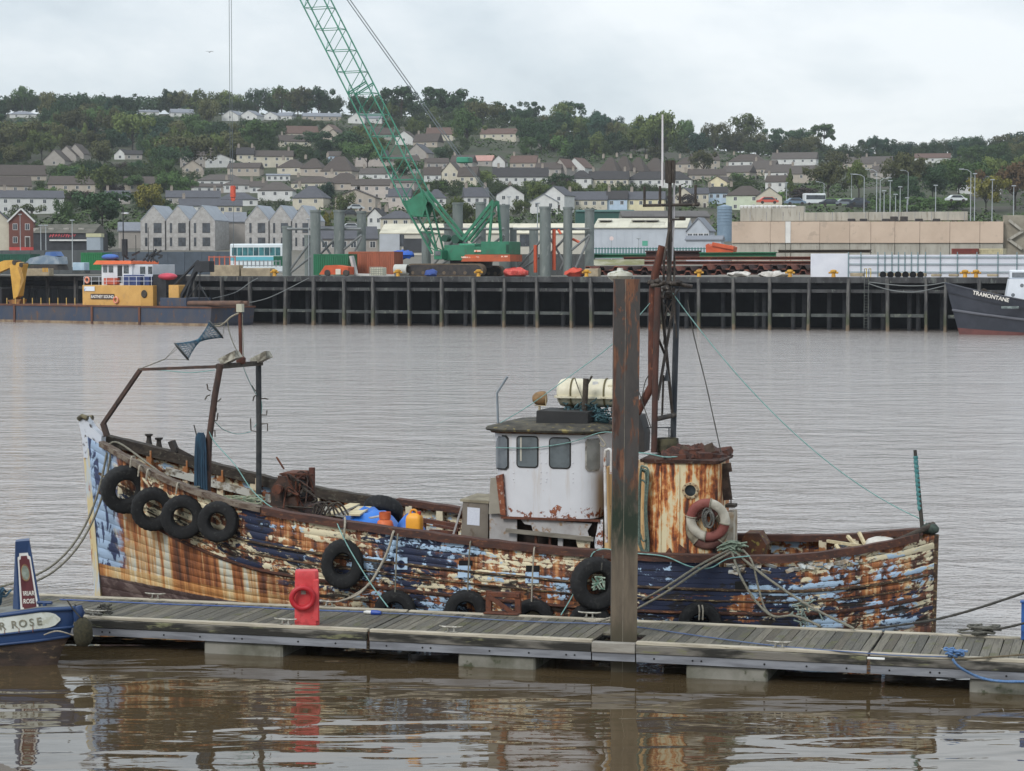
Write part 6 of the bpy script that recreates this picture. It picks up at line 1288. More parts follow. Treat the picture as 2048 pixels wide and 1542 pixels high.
# rusty sheet piles and beams stacked behind the pile
M_sheet = M('sheet_pile_rust', (126, 74, 58), (96, 56, 48), .6, .85, .2, c3=(150, 92, 70)); M_sheetd = M('sheet_pile_dark', (66, 42, 38), (50, 34, 32), .6, .85, .2)
for (u0, u1, v0, v1, t, mat, lb) in ((1245, 1620, 513, 520, 9, M_sheet, 'upper rusty steel beam across the stacked sheet piles'), (1270, 1625, 522, 529, 8, M_sheet, 'middle rusty steel beam on the sheet piles'), (1290, 1398, 501, 515, 16, M_sheetd, 'dark rusty container frame behind the steel beams'), (1398, 1550, 504, 515, 14, M('green_beam_paint', (30, 110, 74), None, .6, .5, .05), 'long green steel beam on the sheet pile stack'), (1185, 1290, 508, 516, 20, MATS['green_beam_paint'], 'long green skip behind the round street lamp'), (1555, 1740, 499, 506, 18, M('brown_green_roof', (86, 76, 66), None, .6, .8, .1), 'brown flat beam above the white hoarding')):
    root, p = qthing('steel_beam', lb, 'steel beam', (u0 + u1) / 2, t); a = Sheet(p, t)(u0, v1); b = Sheet(p, t)(u1, v0); h = b.z - a.z; f_ = h * .2
    MB().box((a.x, 0, b.z - f_), (b.x, 1.0, b.z)).obj('flange', mat, root); MB().box((a.x + .01, .35, a.z + f_), (b.x - .01, .6, b.z - f_)).obj('web', mat, root); MB().box((a.x, 0, a.z), (b.x, 1.0, a.z + f_)).obj('flange', mat, root)
for u0, u1, v0, v1, t, n, lb in ((1160, 1390, 531, 549, 5, 8, 'stack of rusty trough sheet piles behind the bow of the mast'), (1395, 1620, 528, 548, 5, 8, 'stack of rusty trough sheet piles left of white hoarding')):
    root, p = qthing('sheet_pile_stack', lb, 'sheet piles', (u0 + u1) / 2, t); L = Sheet(p, t); a = L(u0, v1); b = L(u1, v0); w = (b.x - a.x) / n
    for k in range(n):
        for lay in range(2):
            zz = a.z + (b.z - a.z) * (.05 + .5 * lay); hh = (b.z - a.z) * .4; x0 = a.x + w * k; pr = [(x0, zz), (x0 + w * .25, zz), (x0 + w * .38, zz + hh), (x0 + w * .62, zz + hh), (x0 + w * .75, zz), (x0 + w, zz)]
            MB().prism(pr + [(x_, z_ - .12) for x_, z_ in reversed(pr)], .2 * lay, 9).obj('sheet_pile', M_sheet if (k + lay) % 2 else M_sheetd, root)
    MB().box((a.x, 1.0, a.z - .05), (b.x, 8.5, a.z + .0)).obj('bearer', M_sheetd, root)
root, p = qthing('orange_machine', 'orange machine lying on the long green beam', 'machine', 1435, 14); L = Sheet(p, 14); MB().prism([(L(u, v).x, L(u, v).z) for u, v in ((1412, 505), (1466, 505), (1468, 494), (1455, 490), (1420, 491), (1416, 487), (1411, 490))], 0, 1.4).obj('body', Mo, root); MB().bar(L(1425, 488), L(1468, 496), .4, .4).obj('arm', Mo, root)
for u0, v, lb in ((1478, 546, 'pale tarpaulin bundle below rusty sheet piles'), (1540, 546, 'white sack bundle beside yellow bollard'), (1560, 547, 'white sack bundle left of hoarding')): qball(u0, v, 2.5, .8, M('pale_sack', (206, 202, 196), (170, 166, 160), 2, .8, .4), lb, 'sack_bundle', 'bundle', (1.6, .8, .36), u0)
# white hoarding with scaffold grid
root, p = qthing('white_hoarding', 'white sheeted scaffold hoarding along the wharf', 'hoarding', 1700, 5); L = Sheet(p, 5); M_hw = M('white_sheet', (212, 214, 222), (200, 202, 212), .4, .6, .03); M_sc = M('scaffold_tube', (110, 134, 140), None, 1, .5, 0)
us = [1620, 1696, 1721, 1755, 1769, 1783, 1796, 1809, 1822, 1835, 1850, 1880, 1914, 1953, 1995, 2033, 2075, 2120]
for i in range(len(us) - 1): a = L(us[i], 553); b = L(us[i + 1], 507); MB().box((a.x + .01, .2, .05), (b.x - .01, .26, b.z - (0 if i == 0 else .12))).obj('sheet_panel', M_hw, root)
for u in us[1:]: a = L(u, 553); b = L(u, 506); MB().bar((a.x, .1, 0), (a.x, .1, b.z + .1), .09, .09).obj('upright', M_sc, root)
for v in (514, 528, 544): a = L(1697, v); b = L(2120, v); MB().bar((a.x, .02, a.z), (b.x, .02, b.z), .08, .08).obj('ledger', M_sc, root)
# railings and fence behind the quay, orange pedestrian barriers
def fence(u0, u1, v0, v1, t, mat, label, step=6, solid=False):
    root, p = qthing('fence', label, 'fence', (u0 + u1) / 2, t); L = Sheet(p, t); n = int((u1 - u0) / step); b = None
    for i in range(n + 1):
        u = u0 + (u1 - u0) * i / n; a = L(u, v1); MB().box((a.x - .07, 0, a.z), (a.x + .07, .06, L(u, v0).z)).obj('pale', mat, root)
    for v in (v0 + 2, v1 - 2): MB().bar(L(u0, v), L(u1, v), .06, .1).obj('rail', mat, root)
fence(1186, 1420, 495, 509, 45, M('teal_fence', (50, 108, 104), None, 1, .6, .05), 'teal palisade fence before the grey warehouse')
fence(470, 560, 520, 533, 24, M('grey_fence', (128, 134, 138), None, 1, .6, .05), 'grey railing beside the parked bus', 8)
fence(418, 470, 512, 536, 9, M('orange_fence', (186, 96, 70), None, 1, .6, .05), 'orange scaffold tower rails behind the workboat', 10)
# long dark site wall behind everything on the apron
for u0, u1, v0, v1, t, col, lb in ((205, 470, 503, 540, 52, (72, 82, 94), 'long slate blue site hoarding behind the workboat'), (-80, 205, 500, 545, 56, (78, 82, 84), 'long grey site wall before brick house'), (1000, 1190, 508, 546, 40, (70, 72, 72), 'dark site fence behind steel columns')):
    root, p = qthing('site_wall', lb, 'site wall', (u0 + u1) / 2, t); L = Sheet(p, t); a = L(u0, 549); b = L(u1, v0); n = max(3, int((b.x - a.x) / 2.4)); mat = M('site_wall_%d' % u0, col, tuple(int(c * .88) for c in col), .6, .7, .05)
    for i in range(n): x0 = a.x + (b.x - a.x) * i / n; x1 = a.x + (b.x - a.x) * (i + 1) / n; MB().cbox((x0 + .02, .0 + (i % 2) * .02, 0), (x1 - .02, .12, b.z), .01).obj('panel', mat, root)
# bus parked beyond
root, p = qthing('coach', 'white and blue single deck coach parked beyond the wharf', 'bus', 510, 36); L = Sheet(p, 36); a = L(459, 528); b = L(566, 487); 
MB().cbox((a.x, 0, .35), (b.x, 2.5, b.z), .15).obj('body', M('coach_white', (206, 214, 218), None, .6, .4, .02), root)
for i in range(9): x0 = a.x + .35 + (b.x - a.x - .7) * i / 9; MB().box((x0 + .04, -.02, b.z * .62), (x0 + (b.x - a.x - .7) / 9 - .04, .02, b.z * .88)).obj('window', M('coach_glass', (40, 76, 84), (60, 120, 126), .8, .15, 0), root)
MB().box((a.x + .1, -.012, b.z * .46), (b.x - .1, .012, b.z * .58)).obj('stripe', M('coach_blue', (90, 168, 184), None, 1, .5, 0), root)
for f_ in (.18, .82): MB().lathe([(0, -.02), (.45, -.02), (.45, .3), (0, .3)], 16, 'y', o=(a.x + (b.x - a.x) * f_, 0, .45)).obj('wheel', M_track, root, 40)
# plant and stores at the left end: blue machine, ibc tanks
root, p = qthing('drill_rig', 'blue and white machine on the wharf behind excavator', 'machine', 80, 10); L = Sheet(p, 10); Mb = M('machine_blue', (56, 92, 150), (90, 120, 164), .8, .5, .05)
MB().prism([(L(u, v).x, L(u, v).z) for u, v in ((48, 528), (118, 528), (116, 514), (90, 510), (60, 516))], 0, 2).obj('body', M('machine_grey', (110, 128, 146), (150, 160, 170), 1, .5, .05), root); MB().prism([(L(u, v).x, L(u, v).z) for u, v in ((86, 514), (114, 512), (108, 503), (90, 504))], .2, 1.6).obj('hood', Mb, root); MB().prism([(L(u, v).x, L(u, v).z) for u, v in ((56, 540), (118, 540), (114, 529), (60, 529))], 0, 2.2).obj('tracks', M_track, root)
root, p = qthing('water_tank', 'pale blue caged water tank behind the workboat', 'tank', 155, 6); qrect(root, Sheet(p, 6), 'tank', 145, 168, 525, 541, 1.2, M('pale_blue_tank', (170, 192, 206), (150, 174, 192), 2, .5, .05), 0, .05); qrect(root, Sheet(p, 6), 'pallet', 144, 169, 541, 546, 1.25, M_qb, -.03, .01)
# ================================================================= workboat, tug, excavator on the barge, narrow boat
def LS(fr, t): return lambda u, v, dt=0.0: fr.hit(u, v, t + dt)
M_bn = M('barge_navy', (52, 64, 84), (70, 70, 78), .8, .7, .2, stretch=(1, 1, .5), c3=(96, 72, 58)); M_brust = M('barge_rust', (110, 70, 52), (84, 58, 48), 1, .8, .3); M_yl = M('workboat_yellow', (206, 162, 92), (194, 150, 82), .6, .55, .04, c3=(184, 144, 86)); M_wb = M('workboat_white', (212, 216, 220), (196, 200, 206), 1, .5, .03); M_or = M('workboat_orange', (228, 112, 68), None, 1, .5, .05); M_bk = M('workboat_black', (24, 26, 30), (38, 40, 44), 1.5, .6, .1)
tb = -8.0; BX = LS(QL, tb); root = thing('workboat', 'yellow and white workboat barge with black a-frame moored at the wharf', 'workboat', (0, 0, 0)); root.matrix_world = QL.M
a = BX(-120, 640); b = BX(412, 612); dz = BX(250, 614).z
MB().prism([(a.x, -1), (b.x, -1), (b.x + .6, .3), (b.x + .8, dz), (a.x, dz)], tb, tb + 7).obj('hull', M_bn, root)
MB().box((a.x, tb - .1, dz - .02), (b.x + .9, tb + 7.1, dz + .16)).obj('gunwale', M_brust, root)
MB().box((a.x, tb - .05, -.2), (b.x + .3, tb, .28)).obj('boot_top', M('pale_weed', (150, 132, 108), (112, 92, 76), 1, .9, .2), root)
for u in (30, 185, 280): MB().box((BX(u, 630).x - .15, tb - .16, -.5), (BX(u, 630).x + .15, tb - .06, dz)).obj('fender_post', M_brust, root)
def bbox(name, u0, u1, v0, v1, dep, mat, dt=0.0, c=.04, par=None):
    p = BX(u0, v1, dt); q = BX(u1, v0, dt); return MB().cbox((p.x, tb + dt, p.z), (q.x, tb + dt + dep, q.z), c).obj(name, mat, par or root)
dh = bbox('deckhouse', 165, 305, 571, 618, 5, M_yl, .6); bbox('deckhouse_corner', 281, 305.5, 571, 619, 4.9, M('workboat_yellow_dark', (190, 146, 76), None, 1, .5, .04), .57)
bbox('red_waterway', 164, 306, 616, 620, 5.1, M('red_oxide', (128, 60, 50), None, 1, .7, .1), .55)
bbox('name_board', 181, 228, 588, 598, .05, M('board_brown', (66, 50, 44), None, 2, .6, 0), .5, .01)
p = BX(204.5, 593.5, .48); text_mesh('EASTNEY SOUND', .46, M_wtxt, 'name_lettering', root, Matrix.Translation((p.x, tb + .49, p.z)) @ STAND, .005, True)
bbox('company_sign', 168, 189, 573, 582, .05, M('sign_white', (216, 220, 226), (90, 130, 190), 1.2, .6, 0, thr=(.6, .66)), .5, .01)
p = BX(232, 600, .45); o = MB().lathe([(.32 + .1 * math.cos(k), .09 * math.sin(k)) for k in np.linspace(0, 6.28, 9)[:-1]], 18, 'y', o=(p.x, tb + .42, p.z), closed=True).obj('lifebuoy', M('orange_buoy', (214, 120, 86), (220, 170, 150), 2, .6, .05), root, 60)
p = BX(288, 588, .5); MB().lathe([(.001, -.06), (.42, -.06), (.46, .0)], 16, 'y', o=(p.x, tb + .52, p.z)).obj('porthole', M_railb, root)
# wheelhouse, white with orange roof
bbox('cabin', 203, 264, 527, 571, 3.6, M_wb, 1.4); bbox('cabin_aft', 262, 305, 529, 571, 3.6, M('cabin_grey_white', (190, 194, 200), None, 1, .5, .03), 1.6)
p = BX(188, 530, 1.0); q = BX(262, 522, 1.0); MB().prism([(BX(186, 529, 1).x, BX(186, 529, 1).z), (BX(262, 528, 1).x, BX(262, 528, 1).z), (BX(262, 522, 1).x, BX(262, 522, 1).z), (BX(193, 521, 1).x, BX(193, 521, 1).z)], tb + 1.0, tb + 5.4).obj('cabin_roof', M_or, root)
for u0, u1, v0, v1 in ((206, 214, 531, 545), (217, 226, 531, 545), (247, 257, 531, 547), (280, 290, 533, 548), (296, 304, 533, 548)): bbox('window', u0, u1, v0, v1, .06, M_glass, 1.36 if u0 < 262 else 1.56, .01)
bbox('door', 235, 244, 531, 566, .06, M('dark_door', (40, 42, 46), None, 1, .5, 0), 1.36, .01); bbox('orange_chest', 207, 233, 556, 569, .8, M('red_orange_chest', (190, 92, 70), None, 1, .6, .05), .9); bbox('blue_chest', 247, 280, 550, 571, .9, M('navy_chest', (46, 62, 110), None, 1, .6, .05), .9); bbox('blue_chest', 287, 298, 552, 571, .7, MATS['navy_chest'], .9)
bbox('dark_funnel', 306, 332, 549, 617, 3.2, M_bk, 1.2); p = BX(328, 553, .8); MB().ball((p.x, tb + 1.4, p.z), .8, 12, 8, sc=(1.6, 1, .5)).obj('dinghy', M('dinghy_pink', (186, 60, 80), None, 1, .5, .05), root, 60)
bbox('yellow_bitt', 337, 357, 570, 600, 1.5, M_yl, 1.0)
rl = []
for u in range(168, 306, 15): pp = BX(u, 571, .65); MB().tube([(pp.x, tb + .65, pp.z), (pp.x, tb + .65, pp.z + 1.0)], .03, 5).obj('rail_post', M_wb, root)
for dz_ in (.5, 1.0): pp = BX(168, 571, .65); qq = BX(305, 571, .65); MB().tube([(pp.x, tb + .65, pp.z + dz_), (qq.x, tb + .65, qq.z + dz_)], .025, 5).obj('rail', M_wb, root)
for u in range(-20, 160, 17): pp = BX(u, 612, .4); MB().tube([(pp.x, tb + .4, pp.z), (pp.x, tb + .4, pp.z + .95)], .05, 5).obj('deck_post', M('yellow_post', (206, 172, 96), None, 1, .6, .05), root)
p = BX(176, 560, .7); MB().lathe([(.32 + .1 * math.cos(k), .09 * math.sin(k)) for k in np.linspace(0, 6.28, 9)[:-1]], 18, 'y', o=(p.x, tb + .55, p.z), closed=True).obj('lifebuoy', MATS['orange_buoy'], root, 60)
# masts and clutter above the cabin
for u, v0, v1, r_ in ((247, 415, 522, .07), (272, 470, 522, .04), (297, 455, 524, .04), (307, 475, 524, .03)): pp = BX(u, v1, 2); qq = BX(u, v0, 2); MB().tube([(pp.x, tb + 2, pp.z), (pp.x, tb + 2, qq.z)], r_, 6).obj('mast', M_bk, root)
bbox('mast_head', 243, 252, 478, 512, .3, M_bk, 2.0); bbox('lamp_bar', 243, 254, 425, 428, .3, M_wb, 2.0)
cl = random.Random(3)
for k in range(14):
    u = cl.uniform(225, 325); v = cl.uniform(510, 524); pp = BX(u, v, 2); qq = BX(u + cl.uniform(-18, 18), v - cl.uniform(2, 14), 2); MB().bar((pp.x, tb + 2 + cl.random(), pp.z), (qq.x, tb + 2 + cl.random(), qq.z), .14, .2).obj('deck_gear', M_bk, root)
pp = BX(218, 514, 2.2); MB().ball((pp.x, tb + 2.4, pp.z), .6, 10, 7, sc=(2.2, 1, .6)).obj('blue_cover', M('blue_cover', (64, 104, 176), None, 2, .7, .2), root, 60)
# black a-frame and boom over the bow
for (u0, v0, u1, v1, w) in ((397, 521, 318, 603, .28), (402, 524, 360, 600, .5), (395, 523, 372, 602, .35), (400, 524, 400, 545, .5), (398, 568, 372, 602, .12), (398, 568, 418, 602, .12), (400, 545, 398, 600, .10)):
    pp = BX(u0, v0, 1.5); qq = BX(u1, v1, 1.5); MB().bar((pp.x, tb + 1.5, pp.z), (qq.x, tb + 1.5, qq.z), w, w * .7).obj('a_frame', M_bk, root)
bbox('a_frame_head', 392, 418, 522, 544, .9, M_bk, 1.2)
pp = BX(318, 609, .3); qq = BX(480, 609, .3); MB().tube([(pp.x, tb + .6, pp.z + .1), (qq.x, tb + .6, pp.z + .25)], .3, 10).tube([(pp.x, tb + 1.6, pp.z + .1), (qq.x, tb + 1.6, pp.z + .25)], .26, 10).obj('spud_leg', M('rust_brown_tube', (84, 64, 56), (112, 84, 68), 1, .8, .2), root, 50)
bbox('bow_block', 320, 372, 596, 622, 4, M_bn, .2); bbox('bow_block', 372, 416, 612, 642, 6, M_bk, .1)
# excavator arm on the barge
ex = thing('excavator', 'yellow excavator arm standing on the workboat barge deck', 'excavator', (0, 0, 0)); ex.matrix_world = QL.M; M_exy = M('excavator_yellow', (206, 160, 70), (188, 142, 58), .8, .5, .05); E_ = lambda u, v: BX(u, v, 2)
MB().prism([(E_(u, v).x, E_(u, v).z) for u, v in ((-30, 535), (8, 521), (24, 520), (32, 528), (20, 535), (-5, 546), (-30, 556))], tb + 2, tb + 2.6).obj('boom', M_exy, ex); MB().prism([(E_(u, v).x, E_(u, v).z) for u, v in ((20, 530), (38, 524), (48, 528), (44, 548), (38, 592), (28, 598), (24, 560))], tb + 1.9, tb + 2.7).obj('stick', M_exy, ex)
for u, v in ((44, 530), (30, 525)): MB().lathe([(0, -.5), (.3, -.5), (.3, .5), (0, .5)], 12, 'y', o=(E_(u, v).x, tb + 2.3, E_(u, v).z)).obj('pin', M_railb, ex, 40)
for d_ in (0, 1, 2): MB().tube([(E_(38 + d_ * 3, 534).x, tb + 1.8, E_(38, 534).z), (E_(46 + d_ * 2, 560).x, tb + 1.8, E_(46, 560).z), (E_(38, 590).x, tb + 1.8, E_(38, 592).z)], .05, 5).obj('hose', M('yellow_hose', (190, 150, 84), None, 2, .6, .1), ex, 60)
MB().prism([(E_(u, v).x, E_(u, v).z) for u, v in ((18, 600), (44, 598), (40, 612), (26, 616))], tb + 1.8, tb + 2.8).obj('grab', M('grab_rust', (170, 120, 60), (100, 66, 44), 1, .7, .2), ex)
MB().cbox((E_(-90, 560).x, tb + 1.2, E_(0, 612).z), (E_(12, 560).x, tb + 3.6, E_(0, 575).z), .1).obj('carriage', M_bk, ex)
def wline(fr, pts, r, label): MB().tube(smoothpath([fr.M @ p for p in pts], 6), r, 5).obj('mooring_line', M('far_rope', (112, 116, 116), None, 2, .9, .2), None, 60, label=label, cat='rope')
wline(QF, [Q(486, 608, -2), Q(530, 598, -1.5), Q(565, 583, -1), Q(618, 556, -.3)], .05, 'slack mooring line from workboat bow to wharf edge'); wline(QF, [Q(425, 597, -3), Q(470, 585, -2), Q(500, 565, -.8), Q(516, 556, -.3)], .05, 'short mooring line from a-frame to wharf edge')
# ---- the black tug
GF = Frame(*(QF.M @ Vector((Q(1960, 640, -7).x, -7, 0))).xy, -10); G = lambda u, v, t=-2.2: GF.hit(u, v, t)
root = thing('tug', 'black hulled tug with white deckhouse moored at the wharf', 'tug', GF.o, GF.ang); M_tug = M('tug_black', (42, 46, 56), (52, 56, 66), .8, .5, .05); M_tred = M('tug_red_boot', (112, 68, 64), (94, 60, 58), .8, .7, .1)
bx = G(1890, 600, 0).x; zr0 = G(1891, 566, 0).z; mb = MB(); n = 24; cols = []
zsh = lambda x_: lerp(x_, [bx, bx + 3, bx + 8, bx + 16, bx + 30], [zr0, zr0 - .75, zr0 - 1.75, zr0 - 2.5, zr0 - 2.7])
bw = lambda f_: 3.0 * min(1, max(0, f_)) ** .6
rows = 8
def tug_pt(i, k, sg):
    x_ = i / n * 26; zt = zsh(bx + x_); z_ = zt + (-.8 - zt) * k / rows; rk = (1 - k / rows); xx = bx + x_ + (1 - rk) * 1.6 * max(0, 1 - i / n * 2); y_ = bw(x_ / 8.0) * (.62 + .38 * rk) if i else .05
    return (xx, sg * y_, z_)
for sg in (-1, 1):
    b0 = len(mb.v); mb.v += [tug_pt(i, k, sg) for i in range(n + 1) for k in range(rows + 1)]
    for i in range(n):
        for k in range(rows): q0 = b0 + i * (rows + 1) + k; mb.f.append((q0, q0 + rows + 1, q0 + rows + 2, q0 + 1)); mb.m.append(1 if k >= rows - 2 else 0)
mb.obj('hull', [M_tug, M_tred], root, 50)
mb = MB(); pts = [tug_pt(i, 3.6, -1) for i in range(n + 1)]; mb.tube([(p_[0], p_[1] - .06, p_[2]) for p_ in pts], .13, 6); mb.obj('rubbing_band', M('tug_band', (92, 94, 102), None, 1, .7, .1), root, 60)
for sg in (-1, 1): MB().tube([Vector(tug_pt(i, 0, sg)) for i in range(n + 1)], .09, 6).obj('bulwark_rail', M_tug, root, 60)
mb = MB(); 
for i in range(n + 1): x_, y_, z_ = tug_pt(i, 0, 1); mb.v += [(x_, -y_ + .1, z_ - .85), (x_, y_ - .1, z_ - .85)]
mb.f = [(2 * i, 2 * i + 2, 2 * i + 3, 2 * i + 1) for i in range(n)]; mb.m = [0] * n; mb.obj('deck', M('tug_deck', (120, 100, 74), None, 1, .8, .1), root)
mb = MB(); mb.v = []
for i in range(2, 14): x_, y_, z_ = tug_pt(i, 0, 1); mb.v += [(x_, y_ - .12, z_ - .05), (x_, y_ - .12, z_ - .8)]
mb.f = [(2 * i, 2 * i + 2, 2 * i + 3, 2 * i + 1) for i in range(11)]; mb.m = [0] * 11; mb.obj('inner_bulwark', M('tug_ochre', (206, 176, 118), None, 1, .7, .05), root)
s = Vector(tug_pt(2, 1.6, -1)); e = Vector(tug_pt(5, 1.6, -1)); mid = G(1926, 593, -1.5); ang = math.atan2(e.y - s.y, e.x - s.x)
Mt = Matrix.Translation(((s.x + e.x) / 2 + .2, (s.y + e.y) / 2 - .42, G(1926, 593, -2).z)) @ Matrix.Rotation(ang, 4, 'Z') @ STAND @ Matrix.Rotation(R(-12), 4, 'Z'); text_mesh('TRAMONTANE', .52, M_wtxt, 'name_lettering', root, Mt, .02, True)
a = G(2011, 600, -1.8); b = G(2140, 558, -1.8); MB().prism([(a.x, a.z), (b.x, a.z), (b.x, b.z), (a.x + .35, b.z)], -1.8, 1.8).obj('deckhouse', M('tug_white', (214, 220, 228), None, .8, .5, .03), root)
a = G(2020, 558, -1.4); b = G(2110, 540, -1.4); MB().cbox((a.x, -1.4, a.z), (b.x, 1.4, b.z), .1).obj('wheelhouse', MATS['tug_white'], root); a = G(2024, 555, -1.44); b = G(2060, 545, -1.44); MB().box((a.x, -1.45, a.z), (b.x, -1.405, b.z)).obj('window', M_gp, root)
for u, v in ((2026, 590), (2044, 571)): p = G(u, v, -1.83); MB().lathe([(.001, -.02), (.16, -.02), (.18, .0)], 14, 'y', o=(p.x, -1.81, p.z)).obj('porthole', M_gp, root)
p = G(2018, 615, -3.2); MB().box((p.x - .7, -3.12, p.z - .1), (p.x + .9, -2.96, p.z + .12)).obj('worn_patch', M('tug_patch', (150, 162, 160), (90, 100, 100), 2, .7, 0), root)
for u, v in ((1968, 583), (1990, 590)): p = G(u, v, .3); MB().lathe([(.3, -.3), (.3, .3)], 12, 'y', o=p).obj('windlass', M_railb, root, 40)
wline(QF, [Q(1737, 564, -.3), Q(1800, 571, -2), Q(1850, 571, -4), Q(1890, 565, -6)], .05, 'upper slack mooring line from tug bow to ladder'); wline(QF, [Q(1737, 567, -.3), Q(1780, 580, -2), Q(1830, 584, -4), Q(1888, 572, -6)], .05, 'lower slack mooring line from tug bow to ladder')
# ---- the narrow boat at the left edge
NF = Frame(*Wz(108, 1330, 0).xy, -14); N_ = lambda u, v, t=0.0: NF.hit(u, v, t)
root = thing('narrow_boat', 'navy narrow boat bow with white name panel and tall cratch post', 'narrow boat', NF.o, NF.ang)
M_nv = M('narrowboat_navy', (38, 66, 108), (34, 58, 98), 1.2, .45, .05); M_nd = M('rust_bottom', (46, 41, 38), (74, 60, 52), 3, .9, .5, c3=(110, 92, 70), stretch=(.6, 1, 1.6)); M_np = M('name_panel_white', (206, 210, 204), (190, 194, 186), 2.5, .6, .1, c3=(176, 178, 164))
# hull lofted along x: the stem is at xs, the far side mirrors about y = yc
yc = .05; xs_ = N_(152, 1222, yc).x
def nsec(x_):      # half breadth and heights at station x
    f_ = max(0.0, xs_ - x_); hbm = .85 * min(1, (f_ / 2.9)) ** .72; top = lerp(f_, [0, .5, 1.3, 2.6], [.98, .97, .86, .70]); return hbm, top
st_ = [xs_ - d_ for d_ in (0.0, .05, .15, .3, .5, .8, 1.2, 1.7, 2.3, 3.2, 5)]
def nrow(x_, lev):
    hbm, top = nsec(x_); f_ = xs_ - x_; low = lerp(f_, [0, .5, 1.3, 2.6], [.48, .42, .34, .28])
    zt = {0: top, 1: top - .04, 2: top - (top - low) * .48, 3: low, 4: .22, 5: -.15}[lev]; k = {0: .96, 1: 1.0, 2: 1.0, 3: .98, 4: .93, 5: .86}[lev]; back = {0: 0, 1: 0, 2: .03, 3: .12, 4: .26, 5: .40}[lev] * max(0, 1 - f_ / 2.2)
    return (x_ - back, hbm * k, zt)
mb = MB(); n = len(st_)
for sg in (-1, 1):
    b0 = len(mb.v); mb.v += [(r_[0], yc + sg * r_[1], r_[2]) for x_ in st_ for r_ in [nrow(x_, l) for l in range(6)]]
    for i in range(n - 1):
        for k in range(5): q0 = b0 + i * 6 + k; mb.f.append((q0, q0 + 6, q0 + 7, q0 + 1)); mb.m.append(1 if k >= 3 else 0)
mb.obj('hull', [M_nv, M_nd], root, 40)
mb = MB(); 
for x_ in st_: r_ = nrow(x_, 0); mb.v += [(r_[0], yc - r_[1], r_[2]), (r_[0], yc + r_[1], r_[2])]
mb.f = [(2 * i, 2 * i + 1, 2 * i + 3, 2 * i + 2) for i in range(n - 1)]; mb.m = [0] * (n - 1); mb.obj('fore_deck', M('grey_deck_paint', (120, 122, 118), (96, 96, 90), 3, .8, .2), root)
for sg in (-1, 1):
    MB().tube([(nrow(x_, 1)[0], yc + sg * (nrow(x_, 1)[1] + .01), nrow(x_, 1)[2]) for x_ in st_], .035, 8).obj('gunwale', M_nv, root, 60)
    MB().tube([(nrow(x_, 2)[0], yc + sg * (nrow(x_, 2)[1] + .008), nrow(x_, 2)[2] - .10) for x_ in st_], .022, 6).obj('rubbing_strake', M_nv, root, 60)
    MB().tube([(nrow(x_, 3)[0], yc + sg * (nrow(x_, 3)[1] + .008), nrow(x_, 3)[2]) for x_ in st_], .022, 6).obj('rubbing_strake', M_nv, root, 60)
# stem bulge
MB().tube([(xs_ + .03, yc, .98), (xs_ + .05, yc, .87), (xs_ + .02, yc, .72)], [.07, .10, .05], 10).obj('stem_bar', M_nv, root, 60)
# white name panel on the near side, following the bow
def npanel(fa, fb, z_hi, z_lo, mat, off, name, m=12, rnd=False):
    mb = MB()
    for i in range(m + 1):
        f_ = fa + (fb - fa) * i / m; x_ = xs_ - f_; r0 = nrow(x_, 1); hbm = nsec(x_)[0]; top = r0[2]; low = nrow(x_, 2)[2] - .085; e = math.sqrt(max(0.02, 1 - max(0, 1 - i / 3.4) ** 2)) if rnd else 1; zc_ = (top + low) / 2 - .015; hh = (top - low) / 2 * .86 * e
        for zz in (zc_ + hh, zc_ - hh): mb.v.append((x_ - .01, yc - hbm - off, zz))
    mb.f = [(2 * i, 2 * i + 2, 2 * i + 3, 2 * i + 1) for i in range(m)]; mb.m = [0] * m; return mb.obj(name, mat, root, 60)
npanel(.20, 4.6, 0, 0, M_np, .02, 'name_panel', 60, True)
p0 = xs_ - 1.05; M_let = M('grey_letter_paint', (104, 104, 92), (140, 136, 120), 9, .7, 0)
def on_side(f_): x_ = xs_ - f_; hbm = nsec(x_)[0]; return Vector((x_, yc - hbm - .028, (nrow(x_, 1)[2] + nrow(x_, 2)[2] - .085) / 2 - .03))
def letters(word, fs, size):
    for ch_, f_ in zip(word, fs):
        p = on_side(f_); q = on_side(f_ + .1); d_ = p - q; M4 = Matrix.Translation(p) @ Matrix.Rotation(math.atan2(d_.y, d_.x), 4, 'Z') @ STAND @ Matrix.Rotation(math.atan2(d_.z, d_.xy.length), 4, 'Z'); text_mesh(ch_, size, M_let, 'name_letter', root, M4, .002, True)
fu = lambda u, v: xs_ - N_(u, v, yc - .4).x
letters('BRIARROSE', [fu(-95, 1255), fu(-66, 1252), fu(-44, 1250), fu(-22, 1248), fu(7, 1240), fu(28, 1237), fu(43, 1234), fu(58, 1231), fu(71, 1229)], .17)
for u, v, l_ in ((11, 1250, .07), (36, 1245, .08), (60, 1240, .10), (0, 1252, .05)):
    p = on_side(fu(u, v - 8)); MB().bar(p + Vector((0, .002, -.06)), p + Vector((0, .002, -.06 - l_)), .012, .004).obj('rust_run', M('rust_run', (150, 84, 44), (120, 70, 44), 9, .8, 0), root)
